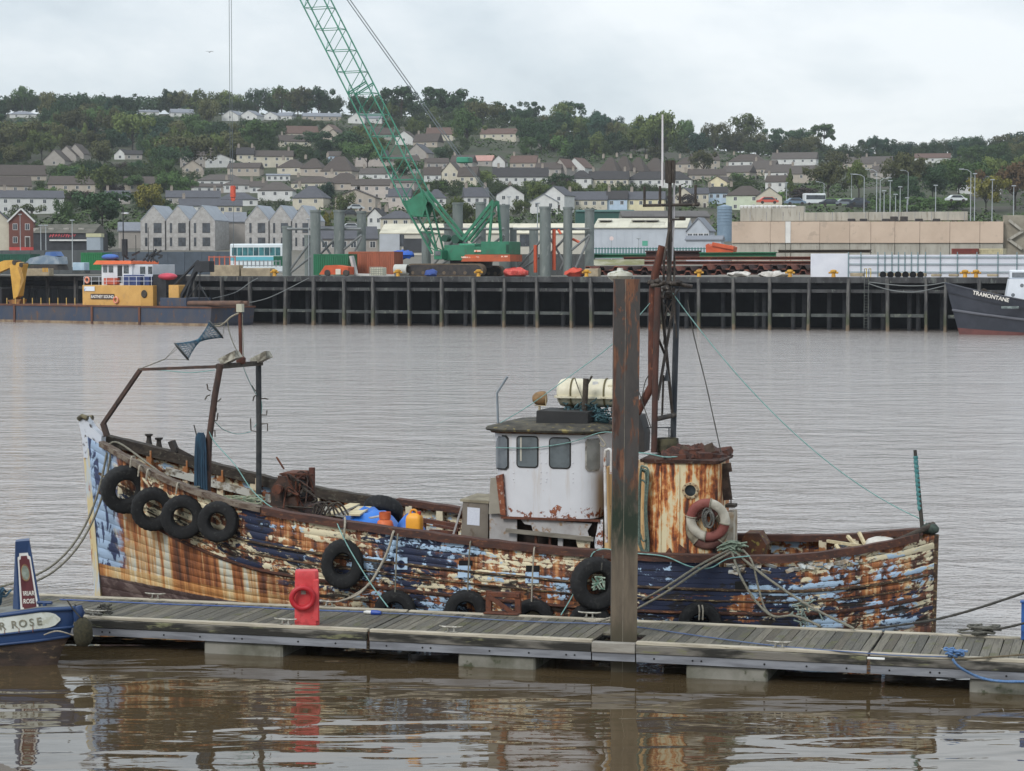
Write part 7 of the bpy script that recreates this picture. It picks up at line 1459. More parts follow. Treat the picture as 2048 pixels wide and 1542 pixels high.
# cratch post: tapered box with the name plate
pb_ = N_(58, 1200, yc - .12); b0 = N_(34, 1208, yc - .2); zb_ = .74; zt_ = N_(40, 1082, yc - .1).z; cx_ = N_(52, 1200, yc).x
def post_ring(k): # k 0 bottom, 1 top
    xl = N_(9, 1218, yc - .2).x * (1 - k) + N_(18, 1084, yc - .2).x * k; xr = N_(76, 1200, yc - .2).x * (1 - k) + N_(48, 1080, yc - .2).x * k; z_ = zb_ * (1 - k) + zt_ * k; w_ = .10 * (1 - k) + .07 * k; xm = xl + (xr - xl) * .42
    return [(xl, yc - .02 + w_, z_), (xm, yc - .2, z_), (xr, yc - .02, z_), (xm, yc + .3, z_)]
loft(MB(), [post_ring(0), post_ring(1)]).obj('cratch_post', M_nv, root)
A, B = Vector(post_ring(0)[1]), Vector(post_ring(0)[2]); C, D = Vector(post_ring(1)[2]), Vector(post_ring(1)[1])
def on_face(s_, t_): return A.lerp(B, s_).lerp(D.lerp(C, s_), t_)
nf = (B - A).cross(D - A).normalized(); nf = -nf if nf.y > 0 else nf
def face_poly(pts, off, mat, name):
    k = len(pts); P0 = [on_face(*p) + nf * off for p in pts]; P1 = [on_face(*p) + nf * .001 for p in pts]; MB().add(P0 + P1, [tuple(range(k))] + [(i, (i + 1) % k, k + (i + 1) % k, k + i) for i in range(k)]).obj(name, mat, root)
notch = lambda e: [(.18 + e, .08 + e * .4), (.78 - e, .08 + e * .4), (.80 - e, .12 + e * .4), (.90 - e, .13 + e * .4), (.90 - e, .80 - e * .4), (.80 - e, .81 - e * .4), (.78 - e, .85 - e * .4), (.22 + e, .85 - e * .4), (.20 + e, .81 - e * .4), (.10 + e, .80 - e * .4), (.10 + e, .13 + e * .4), (.16 + e, .12 + e * .4)]
face_poly(notch(0), .004, M('plate_white', (222, 220, 216), None, 3, .6, 0), 'plate_border'); face_poly(notch(.09), .008, M('plate_maroon', (98, 44, 50), (84, 36, 42), 2, .6, 0), 'name_plate')
ctr = (.48, .60); face_poly([(ctr[0] + .25 * math.cos(a_), ctr[1] + .11 * math.sin(a_)) for a_ in np.linspace(0, 6.283, 21)[:-1]], .012, M('roundel_gold', (176, 150, 112), (120, 86, 60), 6, .5, 0), 'roundel_ring'); face_poly([(ctr[0] + .2 * math.cos(a_), ctr[1] + .09 * math.sin(a_)) for a_ in np.linspace(0, 6.283, 21)[:-1]], .016, M('roundel_glass', (150, 158, 148), (120, 128, 116), 8, .3, 0), 'roundel')
ex_ = (B - A).normalized(); ez_ = (D - A); ez_ = (ez_ - ex_ * ez_.dot(ex_)).normalized(); Rm = Matrix((ex_, ez_, nf)).transposed().to_4x4()
for s_, t_ in (('BRIAR', .335), ('ROSE', .235)): text_mesh(s_, .105, M_wtxt, 'plate_lettering', root, Matrix.Translation(on_face(.5, t_) + nf * .012) @ Rm @ Matrix.Diagonal((.72, 1, 1, 1)), .002, True)
p = N_(92, 1200, yc); MB().tube([(p.x, yc - .05, .8), (p.x, yc - .05, 1.02)], .035, 8).tube([(p.x - .13, yc - .05, 1.02), (p.x + .13, yc - .05, 1.02)], .028, 8).obj('tee_stud', M_nv, root, 50)
f = N_(155, 1258, .6); o = MB().lathe([(0, -.24), (.10, -.22), (.15, -.12), (.16, 0), (.14, .14), (.06, .22), (0, .23)], 16, 'z').jit(.01, 3).obj('rope_fender', M('mossy_coir', (70, 66, 48), (50, 48, 36), 18, .95, .9), None, 60, label='mossy rope fender hanging off the navy bow', cat='fender'); o.location = NF.M @ Vector((xs_ + .17, yc - .1, .58))
rope([NF.M @ Vector((xs_ - .06, yc - .2, 1.1)), NF.M @ Vector((xs_ + .02, yc - .15, .95)), NF.M @ Vector((xs_ + .13, yc - .1, .80))], .014, M_dark, 'dark lashing from navy bow to the rope fender', world=True)
rope([NF.M @ on_side(fu(80, 1250)) + Vector((0, -.02, -.22)), NF.M @ N_(115, 1262, -.25), NF.M @ N_(150, 1272, -.1)], .012, M_wr, 'thin white cord along the navy bow to fender', world=True)
rope([NF.M @ Vector((xs_ - .02, yc, 1.0)), Dk(170, 1226, .08), Dk(205, 1229, .06)], .012, M_dark, 'thin dark rope from navy bow to pontoon cleat', world=True)
mb = heap(TF.I @ (NF.M @ Vector((N_(-12, 1190, 1.3).x, 1.3, .85))), .15, .15, .2, M('teal_cover', (52, 84, 104), None, 6, .8, .4), 'crumpled teal rope heap on the navy boat deck', 'rope_heap', 40, .018, 9)
# ================================================================= the town on the hillside
def roof_mat():
    m, t, b = newmat('roof_covering'); tc = t.n('TexCoord'); P = tc.outputs['Object']; oi = t.n('ObjectInfo')
    z = t.sep(P)[2]; row = t.math('FRACT', t.math('MULTIPLY', z, 3.2)); n = t.noise(P, .8, 5.0, .65); n2 = t.noise(P, 6.0, 3.0, .6)
    k = t.math('ADD', t.math('MULTIPLY', n, .55), t.math('ADD', t.math('MULTIPLY', n2, .25), .58)); k = t.math('MULTIPLY', k, t.math('ADD', t.math('MULTIPLY', t.step(row, .0, .25), .18), .82))
    t.set(b.inputs['Base Color'], t.mix(1.0, oi.outputs['Color'], t.n('CombineXYZ', i_0=k, i_1=k, i_2=k).outputs[0], 'MULTIPLY')); b.inputs['Roughness'].default_value = .85; return m
M_roof = roof_mat(); M_wall = M('rendered_wall', (200, 200, 200), None, .7, .9, .08, objcol=True); M_pane = M('house_glass', (46, 50, 56), (70, 76, 84), .8, .15, 0, spec=.7); M_fr = M('window_frame', (206, 206, 204), None, 2, .6, 0); M_chim = M('chimney_render', (140, 132, 122), None, 1, .9, .1, objcol=True)
wm = MB().box((-.5, -.02, -.5), (.5, .03, .5), 0); wm.box((-.41, -.035, -.44), (-.03, -.021, .44), 1); wm.box((.03, -.035, -.44), (.41, -.021, .44), 1)
_o = wm.obj('window', [M_fr, M_pane]); WIN = _o.data; bpy.data.objects.remove(_o)
dm = MB().box((-.5, -.02, -.5), (.5, .03, .5), 0); dm.box((-.4, -.035, -.5), (.4, -.021, .42), 1); _o = dm.obj('door', [M_fr, M('door_paint', (70, 60, 56), None, 1, .6, 0, objcol=False)]); DOOR = _o.data; bpy.data.objects.remove(_o)
cm = MB().box((-.45, -.35, -.5), (.45, .35, .5)); cm.lathe([(.12, .5), (.10, .75)], 8, 'z', o=(-.2, 0, 0)); cm.lathe([(.12, .5), (.10, .75)], 8, 'z', o=(.2, 0, 0)); cm.box((-.5, -.4, .42), (.5, .4, .498)); _o = cm.obj('chimney', M_chim); CHM = _o.data; bpy.data.objects.remove(_o)
WC = {'white': (204, 204, 202), 'cream': (194, 187, 170), 'grey': (160, 154, 148), 'stone': (170, 160, 148), 'yellow': (216, 206, 172), 'blue': (178, 196, 214), 'green': (196, 204, 182), 'pink': (188, 178, 170), 'lightgrey': (176, 182, 190), 'brick': (110, 70, 62)}
RC = {'brown': (78, 70, 65), 'slate': (82, 83, 89), 'dark': (58, 56, 57), 'red': (98, 78, 70), 'lgrey': (128, 132, 140), 'pinkr': (180, 140, 130), 'taupe': (86, 80, 76)}
RN = {'brown': 'brown tiled', 'slate': 'slate grey', 'dark': 'dark', 'red': 'reddish', 'lgrey': 'pale grey', 'pinkr': 'pink', 'taupe': 'taupe'}
KEEP = []      # picture boxes of built houses, kept clear of nearer trees
used_labels = {}
def house(u0, u1, vr, ve, vb, ty, wall, roof, where, rot=None, win=None, chim=1, depth=None, Y=None, name='house', cat='house', see=None):
    uc = (u0 + u1) / 2; Y = Y or ground_Y(uc, vb); s = Y / F; w = (u1 - u0) * s; he = max(2.2, (vb - ve) * s); hr = max(he + .8, (vb - vr) * s); d = depth or (min(w * .8, 9) if ty != 'f' else min(10, w * 1.3))
    base = W(uc, vb, Y); ang = R(rot if rot is not None else random.Random(int(uc * 7 + vb)).uniform(-14, 14)) + math.atan2(-(uc - 1024) / F, 1)
    storey = 'two storey' if he > 4.4 else 'low'; lb = '%s %s house with %s roof %s' % (storey, {'lightgrey': 'light grey', 'stone': 'stone coloured', 'brick': 'red brick'}.get(wall, wall), RN[roof], where)
    if ty == 'f': lb = lb.replace(' house', ' gabled house')
    if ty == 'h': lb = lb.replace(' house', ' hipped house')
    if len(lb.split()) > 16: lb = lb.replace('two storey ', '').replace('low ', '', 1).replace('coloured ', '')
    root = thing(name, lb, cat, base, ang, 'houses on the hillside'); KEEP.append((u0, u1, vr, see or (ve + (vb - ve) * .25), Y))
    o = .25; hx, hy = w / 2, d / 2
    m = MB()
    if ty == 'f':
        m.prism([(-hx, -3), (hx, -3), (hx, he), (0, hr), (-hx, he)], 0, d).obj('wall', M_wall, root, color=WC[wall])
        for sg in (-1, 1): MB().add([(sg * (hx + o), -o, he - o * .6), (0, -o, hr), (0, d + o, hr), (sg * (hx + o), d + o, he - o * .6), (sg * (hx + o), -o, he - o * .6 + .18), (0, -o, hr + .22), (0, d + o, hr + .22), (sg * (hx + o), d + o, he - o * .6 + .18)], [(0, 1, 2, 3), (4, 5, 6, 7), (0, 1, 5, 4), (3, 2, 6, 7), (0, 3, 7, 4)]).obj('roof_slope', M_roof, root, color=RC[roof])
    else:
        m.box((-hx, 0, -3), (hx, d, he))
        if ty == 'g': m.add([(-hx, 0, he), (-hx, d, he), (-hx, hy, hr), (hx, 0, he), (hx, d, he), (hx, hy, hr)], [(0, 1, 2), (3, 5, 4)])
        m.obj('wall', M_wall, root, color=WC[wall]); k = min(hx * .9, hy) if ty == 'h' else -o
        MB().add([(-hx - o, -o, he - .1), (hx + o, -o, he - .1), (hx + o, d + o, he - .1), (-hx - o, d + o, he - .1), (-hx + k, hy, hr), (hx - k, hy, hr), (-hx - o, -o, he + .1), (hx + o, -o, he + .1), (hx + o, d + o, he + .1), (-hx - o, d + o, he + .1)], [(0, 1, 7, 6), (1, 2, 8, 7), (2, 3, 9, 8), (3, 0, 6, 9), (6, 7, 5, 4), (8, 9, 4, 5), (7, 8, 5), (9, 6, 4)]).obj('roof', M_roof, root, color=RC[roof])
    rr = random.Random(int(u0 * 13 + vr)); n = win if win is not None else max(1, int(w / 3.2)); rows = [he - 1.05] + ([he - 3.6] if he > 4.4 else [])
    ww = 1.15 if w > 5 else .9
    for r_, zz in enumerate(rows):
        for i in range(n):
            xx = -hx + w * (i + .5) / n
            if r_ == 1 and i == n // 2 and n > 1: link(DOOR, 'door', root, (xx, 0, zz - .35), scale=(1.0, 1, 2.1)); continue
            link(WIN, 'window', root, (xx, 0, zz), scale=(ww, 1, 1.25))
    for c in range(chim):
        xx = (-hx * .8, hx * .8, 0)[c % 3] if ty != 'f' else 0; link(CHM, 'chimney', root, (xx, (hy if ty != 'f' else d * .7), hr + .5), color=(150, 140, 130), scale=(1, 1, 1.6))
    return root
g_, f_, h_ = 'g', 'f', 'h'
HS = [
 (0,127,380,396,428,g_,'white','slate','above the brick house',4,5,1),(0,62,352,372,392,g_,'stone','brown','over the white terrace',3,3,0),(96,190,351,369,392,g_,'stone','brown','below the stepped gables',-12,4,0),(0,92,329,351,362,g_,'stone','brown','below the stepped gables at wood edge',6,3,0),
 (86,130,300,321,331,f_,'grey','brown','lowest of three stepped gables',-18,1,0),(112,153,292,312,328,f_,'grey','brown','middle of three stepped gables',-18,1,0),(132,168,288,308,327,f_,'grey','brown','topmost of three stepped gables',-18,1,0),
 (228,252,298,311,319,f_,'white','dark','alone among the wooded slope',-20,1,0),(250,284,300,311,319,g_,'grey','dark','beside the white gable in the wood',0,2,0),(249,312,352,369,384,g_,'stone','brown','with solar panels above the olive tree',0,2,0),
 (20,72,222,229,236,h_,'white','lgrey','peeping from the skyline wood',0,2,0),(343,388,217,226,233,g_,'white','lgrey','on the ridge left of hoist ropes',8,3,0),(280,318,219,225,231,g_,'white','lgrey','smallest on the wooded ridge',8,2,0),(442,478,221,231,242,f_,'white','lgrey','first twin gable behind hoist ropes',-25,1,0),(478,515,221,231,242,f_,'white','lgrey','second twin gable behind hoist ropes',-25,1,0),
 (396,490,348,361,374,h_,'white','taupe','with white chimney above slate terrace',0,5,1),(390,446,366,376,386,g_,'white','brown','beside the white chimney',10,3,1),(446,520,358,370,385,h_,'white','taupe','behind the orange hook block',0,4,1),
 (211,260,380,394,408,g_,'grey','slate','behind the dark pine',0,3,1),(333,440,380,396,408,g_,'grey','slate','upper row behind grey gable houses',0,6,2),(360,440,396,412,432,g_,'white','slate','lower row behind grey gable houses',0,5,1),(437,515,384,400,412,h_,'white','slate','right of the slate rows',0,3,1),(437,484,399,412,438,g_,'cream','slate','over the block of grey gables',0,3,0),
 (500,586,300,313,335,g_,'cream','brown','with two end chimneys below the wood',0,4,2),(553,606,318,335,350,h_,'cream','brown','left end of stepped brown roofs',-20,2,1),(600,645,316,337,352,h_,'stone','brown','middle of stepped brown roofs',-20,2,1),(640,705,312,342,356,h_,'stone','brown','right end of stepped brown roofs',-20,3,1),(656,682,302,312,326,g_,'blue','taupe','above the stepped brown roofs',0,2,0),
 (524,556,224,232,240,f_,'white','lgrey','on the ridge left of boom',-20,1,0),(552,584,224,232,240,g_,'white','lgrey','on the ridge right of twin gables',-20,2,0),(607,682,225,233,241,g_,'stone','lgrey','long on the ridge left of boom',6,5,0),(695,730,226,237,247,f_,'white','lgrey','on the ridge behind boom',-20,1,0),(725,764,226,237,247,g_,'white','lgrey','on the ridge seen through boom',-10,2,0),
 (576,637,251,268,276,g_,'cream','red','with dormers below ridge houses',8,4,0),(637,676,249,264,274,f_,'stone','red','tall beside the dormer house',-20,1,0),(645,686,259,275,284,f_,'stone','brown','in front of the dormer row',-20,1,0),(561,622,269,283,294,g_,'cream','brown','below the dormer house',10,3,1),
 (745,784,255,269,280,g_,'grey','brown','right of boom by the dark pines',0,2,0),(790,826,262,275,290,f_,'white','brown','right of boom below pines',-15,1,0),(825,876,266,284,294,g_,'stone','brown','below umbrella pines',-20,3,1),(852,906,254,269,281,g_,'cream','red','beneath umbrella pines',-8,3,1),(812,854,288,306,318,f_,'grey','slate','below the white gable by boom',-20,1,0),
 (850,897,315,326,338,g_,'grey','brown','over the yellow gabled house',0,3,1),(944,984,310,325,332,g_,'grey','pinkr','pale pink roof right of green bridle',-15,2,0),(900,945,309,324,334,g_,'grey','brown','behind the green bridle',-15,2,1),(984,1010,311,324,334,f_,'white','brown','right of the pink roof',-10,1,0),
 (883,917,324,344,375,f_,'cream','brown','tall with bay windows right of crane boom',-15,2,0),(915,953,333,353,378,g_,'cream','brown','wing of the tall bay fronted house',-15,2,1),(848,882,333,350,364,g_,'white','brown','left of the tall bay fronted house',0,2,1),(986,1096,334,354,372,g_,'white','dark','long with black roof above columns',0,6,2),
 (718,784,335,348,360,g_,'white','taupe','seen through the lower boom',-10,3,1),(703,784,357,371,404,g_,'pink','brown','big beside lower boom',-6,4,1),(650,718,345,367,380,h_,'stone','brown','left of the pink house',-15,3,1),(581,665,352,366,380,h_,'cream','brown','below stepped brown roofs',-15,4,1),(515,585,363,381,402,h_,'white','taupe','above grey gable block',-10,3,1),(584,648,371,396,420,h_,'cream','slate','beside the yellow autumn bush',-18,2,1),(500,534,361,374,386,g_,'white','taupe','left above grey gable block',0,2,1),(533,580,350,354,362,g_,'white','lgrey','conservatory like on the slope',0,4,0),
 (734,765,417,433,458,f_,'white','dark','left of cream pair above factory',-20,2,1),(760,822,421,437,466,h_,'cream','slate','above the cream roofed factory',-15,3,1),(640,755,452,478,508,g_,'grey','slate','long low behind steel columns',4,6,0),(853,892,378,396,412,h_,'white','slate','behind the crane backstay',0,2,1),(930,978,374,394,420,g_,'white','slate','behind the crane gantry',8,3,2),
 (1020,1072,310,326,338,g_,'stone','red','left end of the upper right terrace',-8,3,1),(1070,1122,324,338,352,g_,'grey','brown','before the red gabled roof',-8,3,1),(1104,1135,318,336,352,f_,'grey','red','beside white wedge gable',-30,1,0),(1126,1172,316,336,350,f_,'white','red','with white wedge gable under trees',-24,1,0),
 (1195,1235,314,343,356,h_,'stone','brown','first of the tight brown roofs',-24,2,1),(1222,1262,312,342,356,h_,'stone','brown','second of the tight brown roofs',-24,2,1),(1250,1290,314,343,356,h_,'stone','brown','third of the tight brown roofs',-24,2,1),(1278,1328,315,343,356,h_,'stone','brown','fourth of the tight brown roofs',-24,2,1),
 (1139,1182,340,357,376,h_,'white','dark','left end of dark roofed terrace',-10,2,1),(1177,1256,341,359,376,g_,'cream','dark','middle of dark roofed terrace',-4,6,2),(1254,1382,342,359,376,h_,'white','dark','right end of dark roofed terrace',-4,7,2),
 (1129,1214,382,400,424,g_,'cream','slate','left part of pastel terrace',-4,5,1),(1213,1254,381,399,424,g_,'blue','dark','pale blue part of pastel terrace',-4,2,1),(1254,1328,382,399,424,g_,'yellow','slate','yellow part of pastel terrace',-4,4,1),(1059,1116,389,404,428,f_,'white','lgrey','broad white gable behind columns',-16,2,0),(1083,1130,373,391,428,f_,'white','slate','tall white gable behind columns',-20,2,0),
 (1348,1386,376,391,412,f_,'cream','slate','behind the aerial arm',-18,2,0),(1386,1417,375,388,415,g_,'cream','slate','right of the aerial arm',4,2,0),(1416,1455,373,386,408,g_,'blue','dark','beside the blue tank',4,3,1),(1452,1526,371,391,420,h_,'green','brown','pale green above concrete ramp',-6,2,1),(1414,1455,353,366,376,f_,'yellow','brown','bright yellow gable behind blue house',-25,2,0),
 (1350,1388,314,328,345,h_,'stone','brown','behind the mast head left of olive tree',-20,2,1),(1378,1452,337,350,362,g_,'stone','brown','long low behind the mast',4,4,1),(1457,1528,308,323,340,h_,'white','brown','on the slope above pale green house',-10,4,1),(1440,1500,330,345,358,g_,'stone','taupe','in the dense roofs right of mast',-20,3,1),(1500,1548,320,338,352,g_,'stone','taupe','dense roofs above the roundabout left',-20,3,1),
 (1543,1632,304,318,334,g_,'white','taupe','highest of dense roofs below the ridge wood',-8,5,1),(1528,1580,328,345,362,g_,'white','taupe','dense roofs above the roundabout',-20,3,1),(1575,1630,330,348,366,g_,'stone','taupe','dense roofs left of brown tree',-12,3,1),(1530,1570,350,364,384,g_,'white','brown','white over the hedge by coach',-14,2,1),(1685,1730,313,327,340,g_,'stone','taupe','far roofs right of brown tree',-15,3,1),(1725,1782,312,328,342,g_,'stone','taupe','far roofs under the small pine',-8,4,1),(1740,1780,330,344,358,g_,'grey','taupe','far grey roofs behind lamp posts',-20,2,1),(1925,2002,350,366,388,h_,'white','slate','among autumn trees above the ramp',12,3,0),(1830,1900,306,316,326,g_,'white','red','tiny pink roofed beneath far ridge',0,3,0),(960,1032,256,268,280,g_,'cream','red','red roofed below ridge between tree groups',-10,4,1),
]
for a in HS: house(*a[:9], rot=a[9], win=a[10], chim=a[11])
hr_ = random.Random(17); nx = 0
for _ in range(1500):
    u = hr_.uniform(380, 1560); vb = hr_.uniform(325, 425); Y = ground_Y(u, vb); s = Y / F; wp = hr_.uniform(7, 15) / s; ve = vb - hr_.uniform(3.2, 5.6) / s; vr = ve - hr_.uniform(2.2, 3.4) / s; ov = 0
    for k in KEEP: ov += max(0, min(u + wp / 2, k[1]) - max(u - wp / 2, k[0])) * max(0, min(vb, k[3] + 8) - max(vr, k[2]))
    if ov > .22 * wp * (vb - vr) or (u > 1140 and vb < 335): continue
    house(u - wp / 2, u + wp / 2, vr, ve, vb, hr_.choice('ggfhg'), hr_.choice(('white', 'cream', 'stone', 'grey', 'white', 'pink')), hr_.choice(('brown', 'taupe', 'slate', 'dark', 'brown')), hr_.choice(('in the crowded hillside streets', 'squeezed between other hillside houses')), chim=hr_.choice((0, 1, 1, 2))); nx += 1
    if nx >= 46: break
# solar panels
b_ = W(290, 353, ground_Y(280, 384) - .6); 
# ---- grey gabled townhouses beyond the wharf
M_gb = M('pale_grey_brick', (176, 174, 172), (156, 153, 150), 1.4, .9, .15, c3=(142, 138, 136)); M_zinc = M('zinc_roof', (150, 156, 164), (138, 144, 152), .5, .5, .03, metal=.2)
def townhouses(gs, u_left, ve, vb, va, label, Y):
    base = W(gs[0][0], vb, Y); s = Y / F; ang = R(-9); fr = Frame(base.x, base.y, -9, base.z); root = thing('townhouse_block', label, 'townhouses', base, ang, 'grey gabled townhouses'); X = lambda u, v=470: fr.hit(u, v, 0).x; Z = lambda v, u: fr.hit(u, v, 0).z; KEEP.append((u_left, gs[-1][1], va, vb, Y))
    for k, (u0, u1) in enumerate(gs):
        x0, x1 = X(u0), X(u1); xm = (x0 + x1) / 2; he = Z(ve, (u0 + u1) / 2); hr = Z(va, (u0 + u1) / 2); ho = thing('gable_bay', None, None); ho.parent = root
        MB().prism([(x0 + .02, -3), (x1 - .02, -3), (x1 - .02, he), (xm, hr), (x0 + .02, he)], 0, 10).obj('gable_wall', M_gb, ho)
        for a_, b_ in (((x0, he), (xm, hr)), ((xm, hr), (x1, he))): MB().add([(a_[0], -.06, a_[1] + .02), (b_[0], -.06, b_[1] + .02), (b_[0], 10.2, b_[1] + .02), (a_[0], 10.2, a_[1] + .02), (a_[0], -.06, a_[1] + .2), (b_[0], -.06, b_[1] + .2), (b_[0], 10.2, b_[1] + .2), (a_[0], 10.2, a_[1] + .2)], [(4, 5, 6, 7), (0, 1, 5, 4), (1, 2, 6, 5), (3, 0, 4, 7), (0, 3, 2, 1)]).obj('roof_slope', M_zinc, ho)
        wdt = x1 - x0
        for fx, wx in ((.22, .09), (.66, .30)):
            for zz, hz in ((he * .76, he * .34), (he * .28, he * .30)):
                c = x0 + wdt * fx; w_ = MB().box((c - wdt * wx * .5, -.05, zz - hz / 2), (c + wdt * wx * .5, -.01, zz + hz / 2)).obj('window', M('anthracite_frame', (52, 54, 58), None, 2, .5, 0), ho)
                nn = 2 if wx > .2 else 1
                for q in range(nn): a0 = c - wdt * wx * .5 + wdt * wx * q / nn; MB().box((a0 + .06, -.06, zz - hz / 2 + .07), (a0 + wdt * wx / nn - .06, -.051, zz + hz / 2 - .07)).obj('pane', M_pane, w_)
        if k: MB().tube([(x0, -.12, -.5), (x0, -.12, he)], .07, 6).obj('downpipe', M_qd, ho)
    x0 = X(gs[0][0]); he = Z(ve, gs[0][0])
townhouses([(281, 333), (331, 381), (379, 430)], 264, 442, 500, 412, 'row of three grey gabled townhouses beyond the wharf', 440); townhouses([(490, 540), (538, 585), (583, 626)], 455, 442, 500, 412, 'row of three grey gabled townhouses behind steel columns', 440)
for u0, u1, rot in ((240, 284, 4), (452, 492, 4)): house(u0, u1, 424 if u0 > 300 else 444, 444 if u0 > 300 else 462, 500, g_, 'grey', 'lgrey', 'joined to the grey gabled townhouses' if u0 > 300 else 'slate blue annex beside the grey gables', rot=rot, win=0, chim=0, Y=452)
# ---- red brick house and dark shop at the left
r = house(19, 67, 419, 443, 504, f_, 'brick', 'slate', 'with white barge boards behind the wharf', rot=-4, win=2, chim=0, Y=430); r2 = house(-30, 19, 421, 443, 504, f_, 'cream', 'slate', 'joined to the brick gable', rot=-4, win=1, chim=0, Y=430)
w = 48 * 430 / F
for sg in (-1, 1): MB().bar((sg * (w / 2 + .3), -.3, (504 - 443) * 430 / F - .1), (0, -.3, (504 - 419) * 430 / F + .15), .12, .3).obj('barge_board', M_fr, r)
MB().box((-w / 2 - .01, -.04, -3), (w / 2 + .01, -.005, .95)).obj('red_plinth', M('red_plinth', (196, 74, 70), None, 1, .7, .05), r)
Ysh = 425; fr = Frame(*W(128, 500, Ysh).xy, -2, W(128, 500, Ysh).z); root = thing('shop', 'black fronted shop with red lettering beside brick house', 'shop', fr.o, fr.ang); K = lambda u, v, t=0: fr.hit(u, v, t); KEEP.append((67, 188, 447, 500, Ysh))
a = K(67, 500); b = K(188, 466); MB().box((a.x, 0, -3), (b.x, 12, b.z)).obj('front_wall', M('black_shopfront', (34, 36, 42), (48, 50, 56), 1, .6, .05), root); c = K(188, 447); MB().add([(a.x, -.3, b.z), (b.x, -.3, b.z), (b.x, 6, c.z), (a.x, 6, c.z), (b.x, 12, b.z), (a.x, 12, b.z)], [(0, 1, 2, 3), (3, 2, 4, 5), (0, 3, 5), (1, 4, 2)]).obj('roof', M('mossy_sheet_roof', (100, 96, 88), (80, 80, 70), .6, .9, .1), root)
for u in (74, 104, 134, 164): p = K(u, 458, 3); MB().box((p.x - .5, 2.2, p.z - .5), (p.x + .5, 2.9, p.z + .2)).obj('skylight', M('old_skylight', (160, 156, 150), None, 1, .5, 0), root)
p = K(122, 471, -.1); q = K(152, 471); sg_ = random.Random(6); Ms_ = M('red_sign_letters', (206, 84, 92), (150, 60, 70), 1.5, .6, 0); xx = K(99, 471).x
while xx < K(152, 471).x: w_ = sg_.uniform(.28, .5); MB().bar((xx, -.06, p.z - sg_.uniform(.2, .35)), (xx + w_ * sg_.uniform(.3, 1), -.06, p.z + sg_.uniform(.2, .35)), .05, .16).bar((xx, -.05, p.z + sg_.uniform(-.3, .3)), (xx + w_, -.05, p.z + sg_.uniform(-.3, .3)), .05, .13).obj('worn_sign_stroke', Ms_, root); xx += w_ + .12
a = K(100, 482); b = K(176, 479); MB().box((a.x, -.5, a.z), (b.x, -.02, b.z)).obj('white_canopy', M_fr, root)
root = thing('panel_shed', 'pale blue grey shed beside the black shop', 'shed', W(187, 492, 420), 0); MB().box((-1.3, 0, -2), (1.3, 3, 1.7)).obj('wall', M('shed_panel', (150, 160, 170), None, .5, .6, .03), root); MB().box((-1.4, -.1, 1.701), (1.5, 3.1, 2.4)).obj('fascia', M('shed_fascia', (186, 184, 150), None, .5, .6, .03), root); KEEP.append((172, 203, 468, 492, 420))
# ---- factories
def shed(name, label, u0, u1, vr, ve, vb, Y, ang, wall, roofc, depth, extra=None):
    o = W((u0 + u1) / 2, vb, Y); fr = Frame(o.x, o.y, ang, o.z); root = thing(name, label, 'warehouse', o, fr.ang); K = lambda u, v: fr.hit(u, v, 0); a = K(u0, vb); b = K(u1, ve); hr = K((u0 + u1) / 2, vr).z; KEEP.append((u0, u1, vr, vb, Y)); mw = M(name + '_cladding' + str(u0), wall, tuple(int(c * .95) for c in wall), .3, .6, .02); mr = M(name + '_sheeting' + str(u0), roofc, tuple(int(c * .9) for c in roofc), .15, .8, .05, c3=tuple(int(c * .82) for c in roofc))
    MB().box((a.x, 0, -3), (b.x, depth, b.z)).obj('wall', mw, root); n = 8
    for i in range(n):
        x0 = a.x + (b.x - a.x) * i / n; x1 = a.x + (b.x - a.x) * (i + 1) / n
        for y0, y1, z0, z1 in ((-.3, depth / 2, b.z, hr), (depth / 2, depth + .3, hr, b.z)): MB().add([(x0 + .01, y0, z0), (x1 - .01, y0, z0), (x1 - .01, y1, z1), (x0 + .01, y1, z1), (x0 + .01, y0, z0 + .15), (x1 - .01, y0, z0 + .15), (x1 - .01, y1, z1 + .15), (x0 + .01, y1, z1 + .15)], [(4, 5, 6, 7), (0, 1, 5, 4), (1, 2, 6, 5), (3, 0, 4, 7)]).obj('roof_sheet', mr, root)
    MB().add([(a.x, 0, b.z), (a.x, depth, b.z), (a.x, depth / 2, hr), (b.x, 0, b.z), (b.x, depth, b.z), (b.x, depth / 2, hr)], [(0, 1, 2), (3, 5, 4)]).obj('gable', mw, root)
    for i in range(1, 12): x_ = a.x + (b.x - a.x) * i / 12; MB().box((x_ - .03, -.04, 0), (x_ + .03, -.005, b.z - .1)).obj('cladding_joint', mw, root)
    return root, fr, K
root, fr, K = shed('warehouse', 'light grey warehouse with cream sheet roof beyond the wharf', 1186, 1375, 436, 456, 505, 400, -8, (184, 190, 198), (206, 202, 184), 18)
for u in (1205, 1272, 1300): a = K(u, 450); MB().box((a.x - 1.2, 4.2, a.z + .9), (a.x + 1.2, 6.4, a.z + 1.05)).obj('skylight', M('old_skylight', (160, 156, 150), None, 1, .5, 0), root)
p = K(1290, 486); MB().box((p.x - .5, -.06, p.z - .5), (p.x + .5, -.045, p.z + .4)).obj('green_sign', M('green_sign', (84, 160, 136), None, 1, .6, 0), root); a = K(1340, 480); MB().box((a.x - .3, -.06, 0), (a.x + .3, -.045, 2.2)).obj('door', M('grey_door', (120, 124, 130), None, 1, .6, 0), root)
r = house(1374, 1418, 437, 462, 505, f_, 'lightgrey', 'lgrey', 'gable end of the grey warehouse', rot=-12, win=4, chim=0, Y=398); house(1372, 1442, 480, 484, 505, g_, 'lightgrey', 'lgrey', 'low annex before the grey warehouse', rot=-6, win=0, chim=0, Y=385, depth=5)
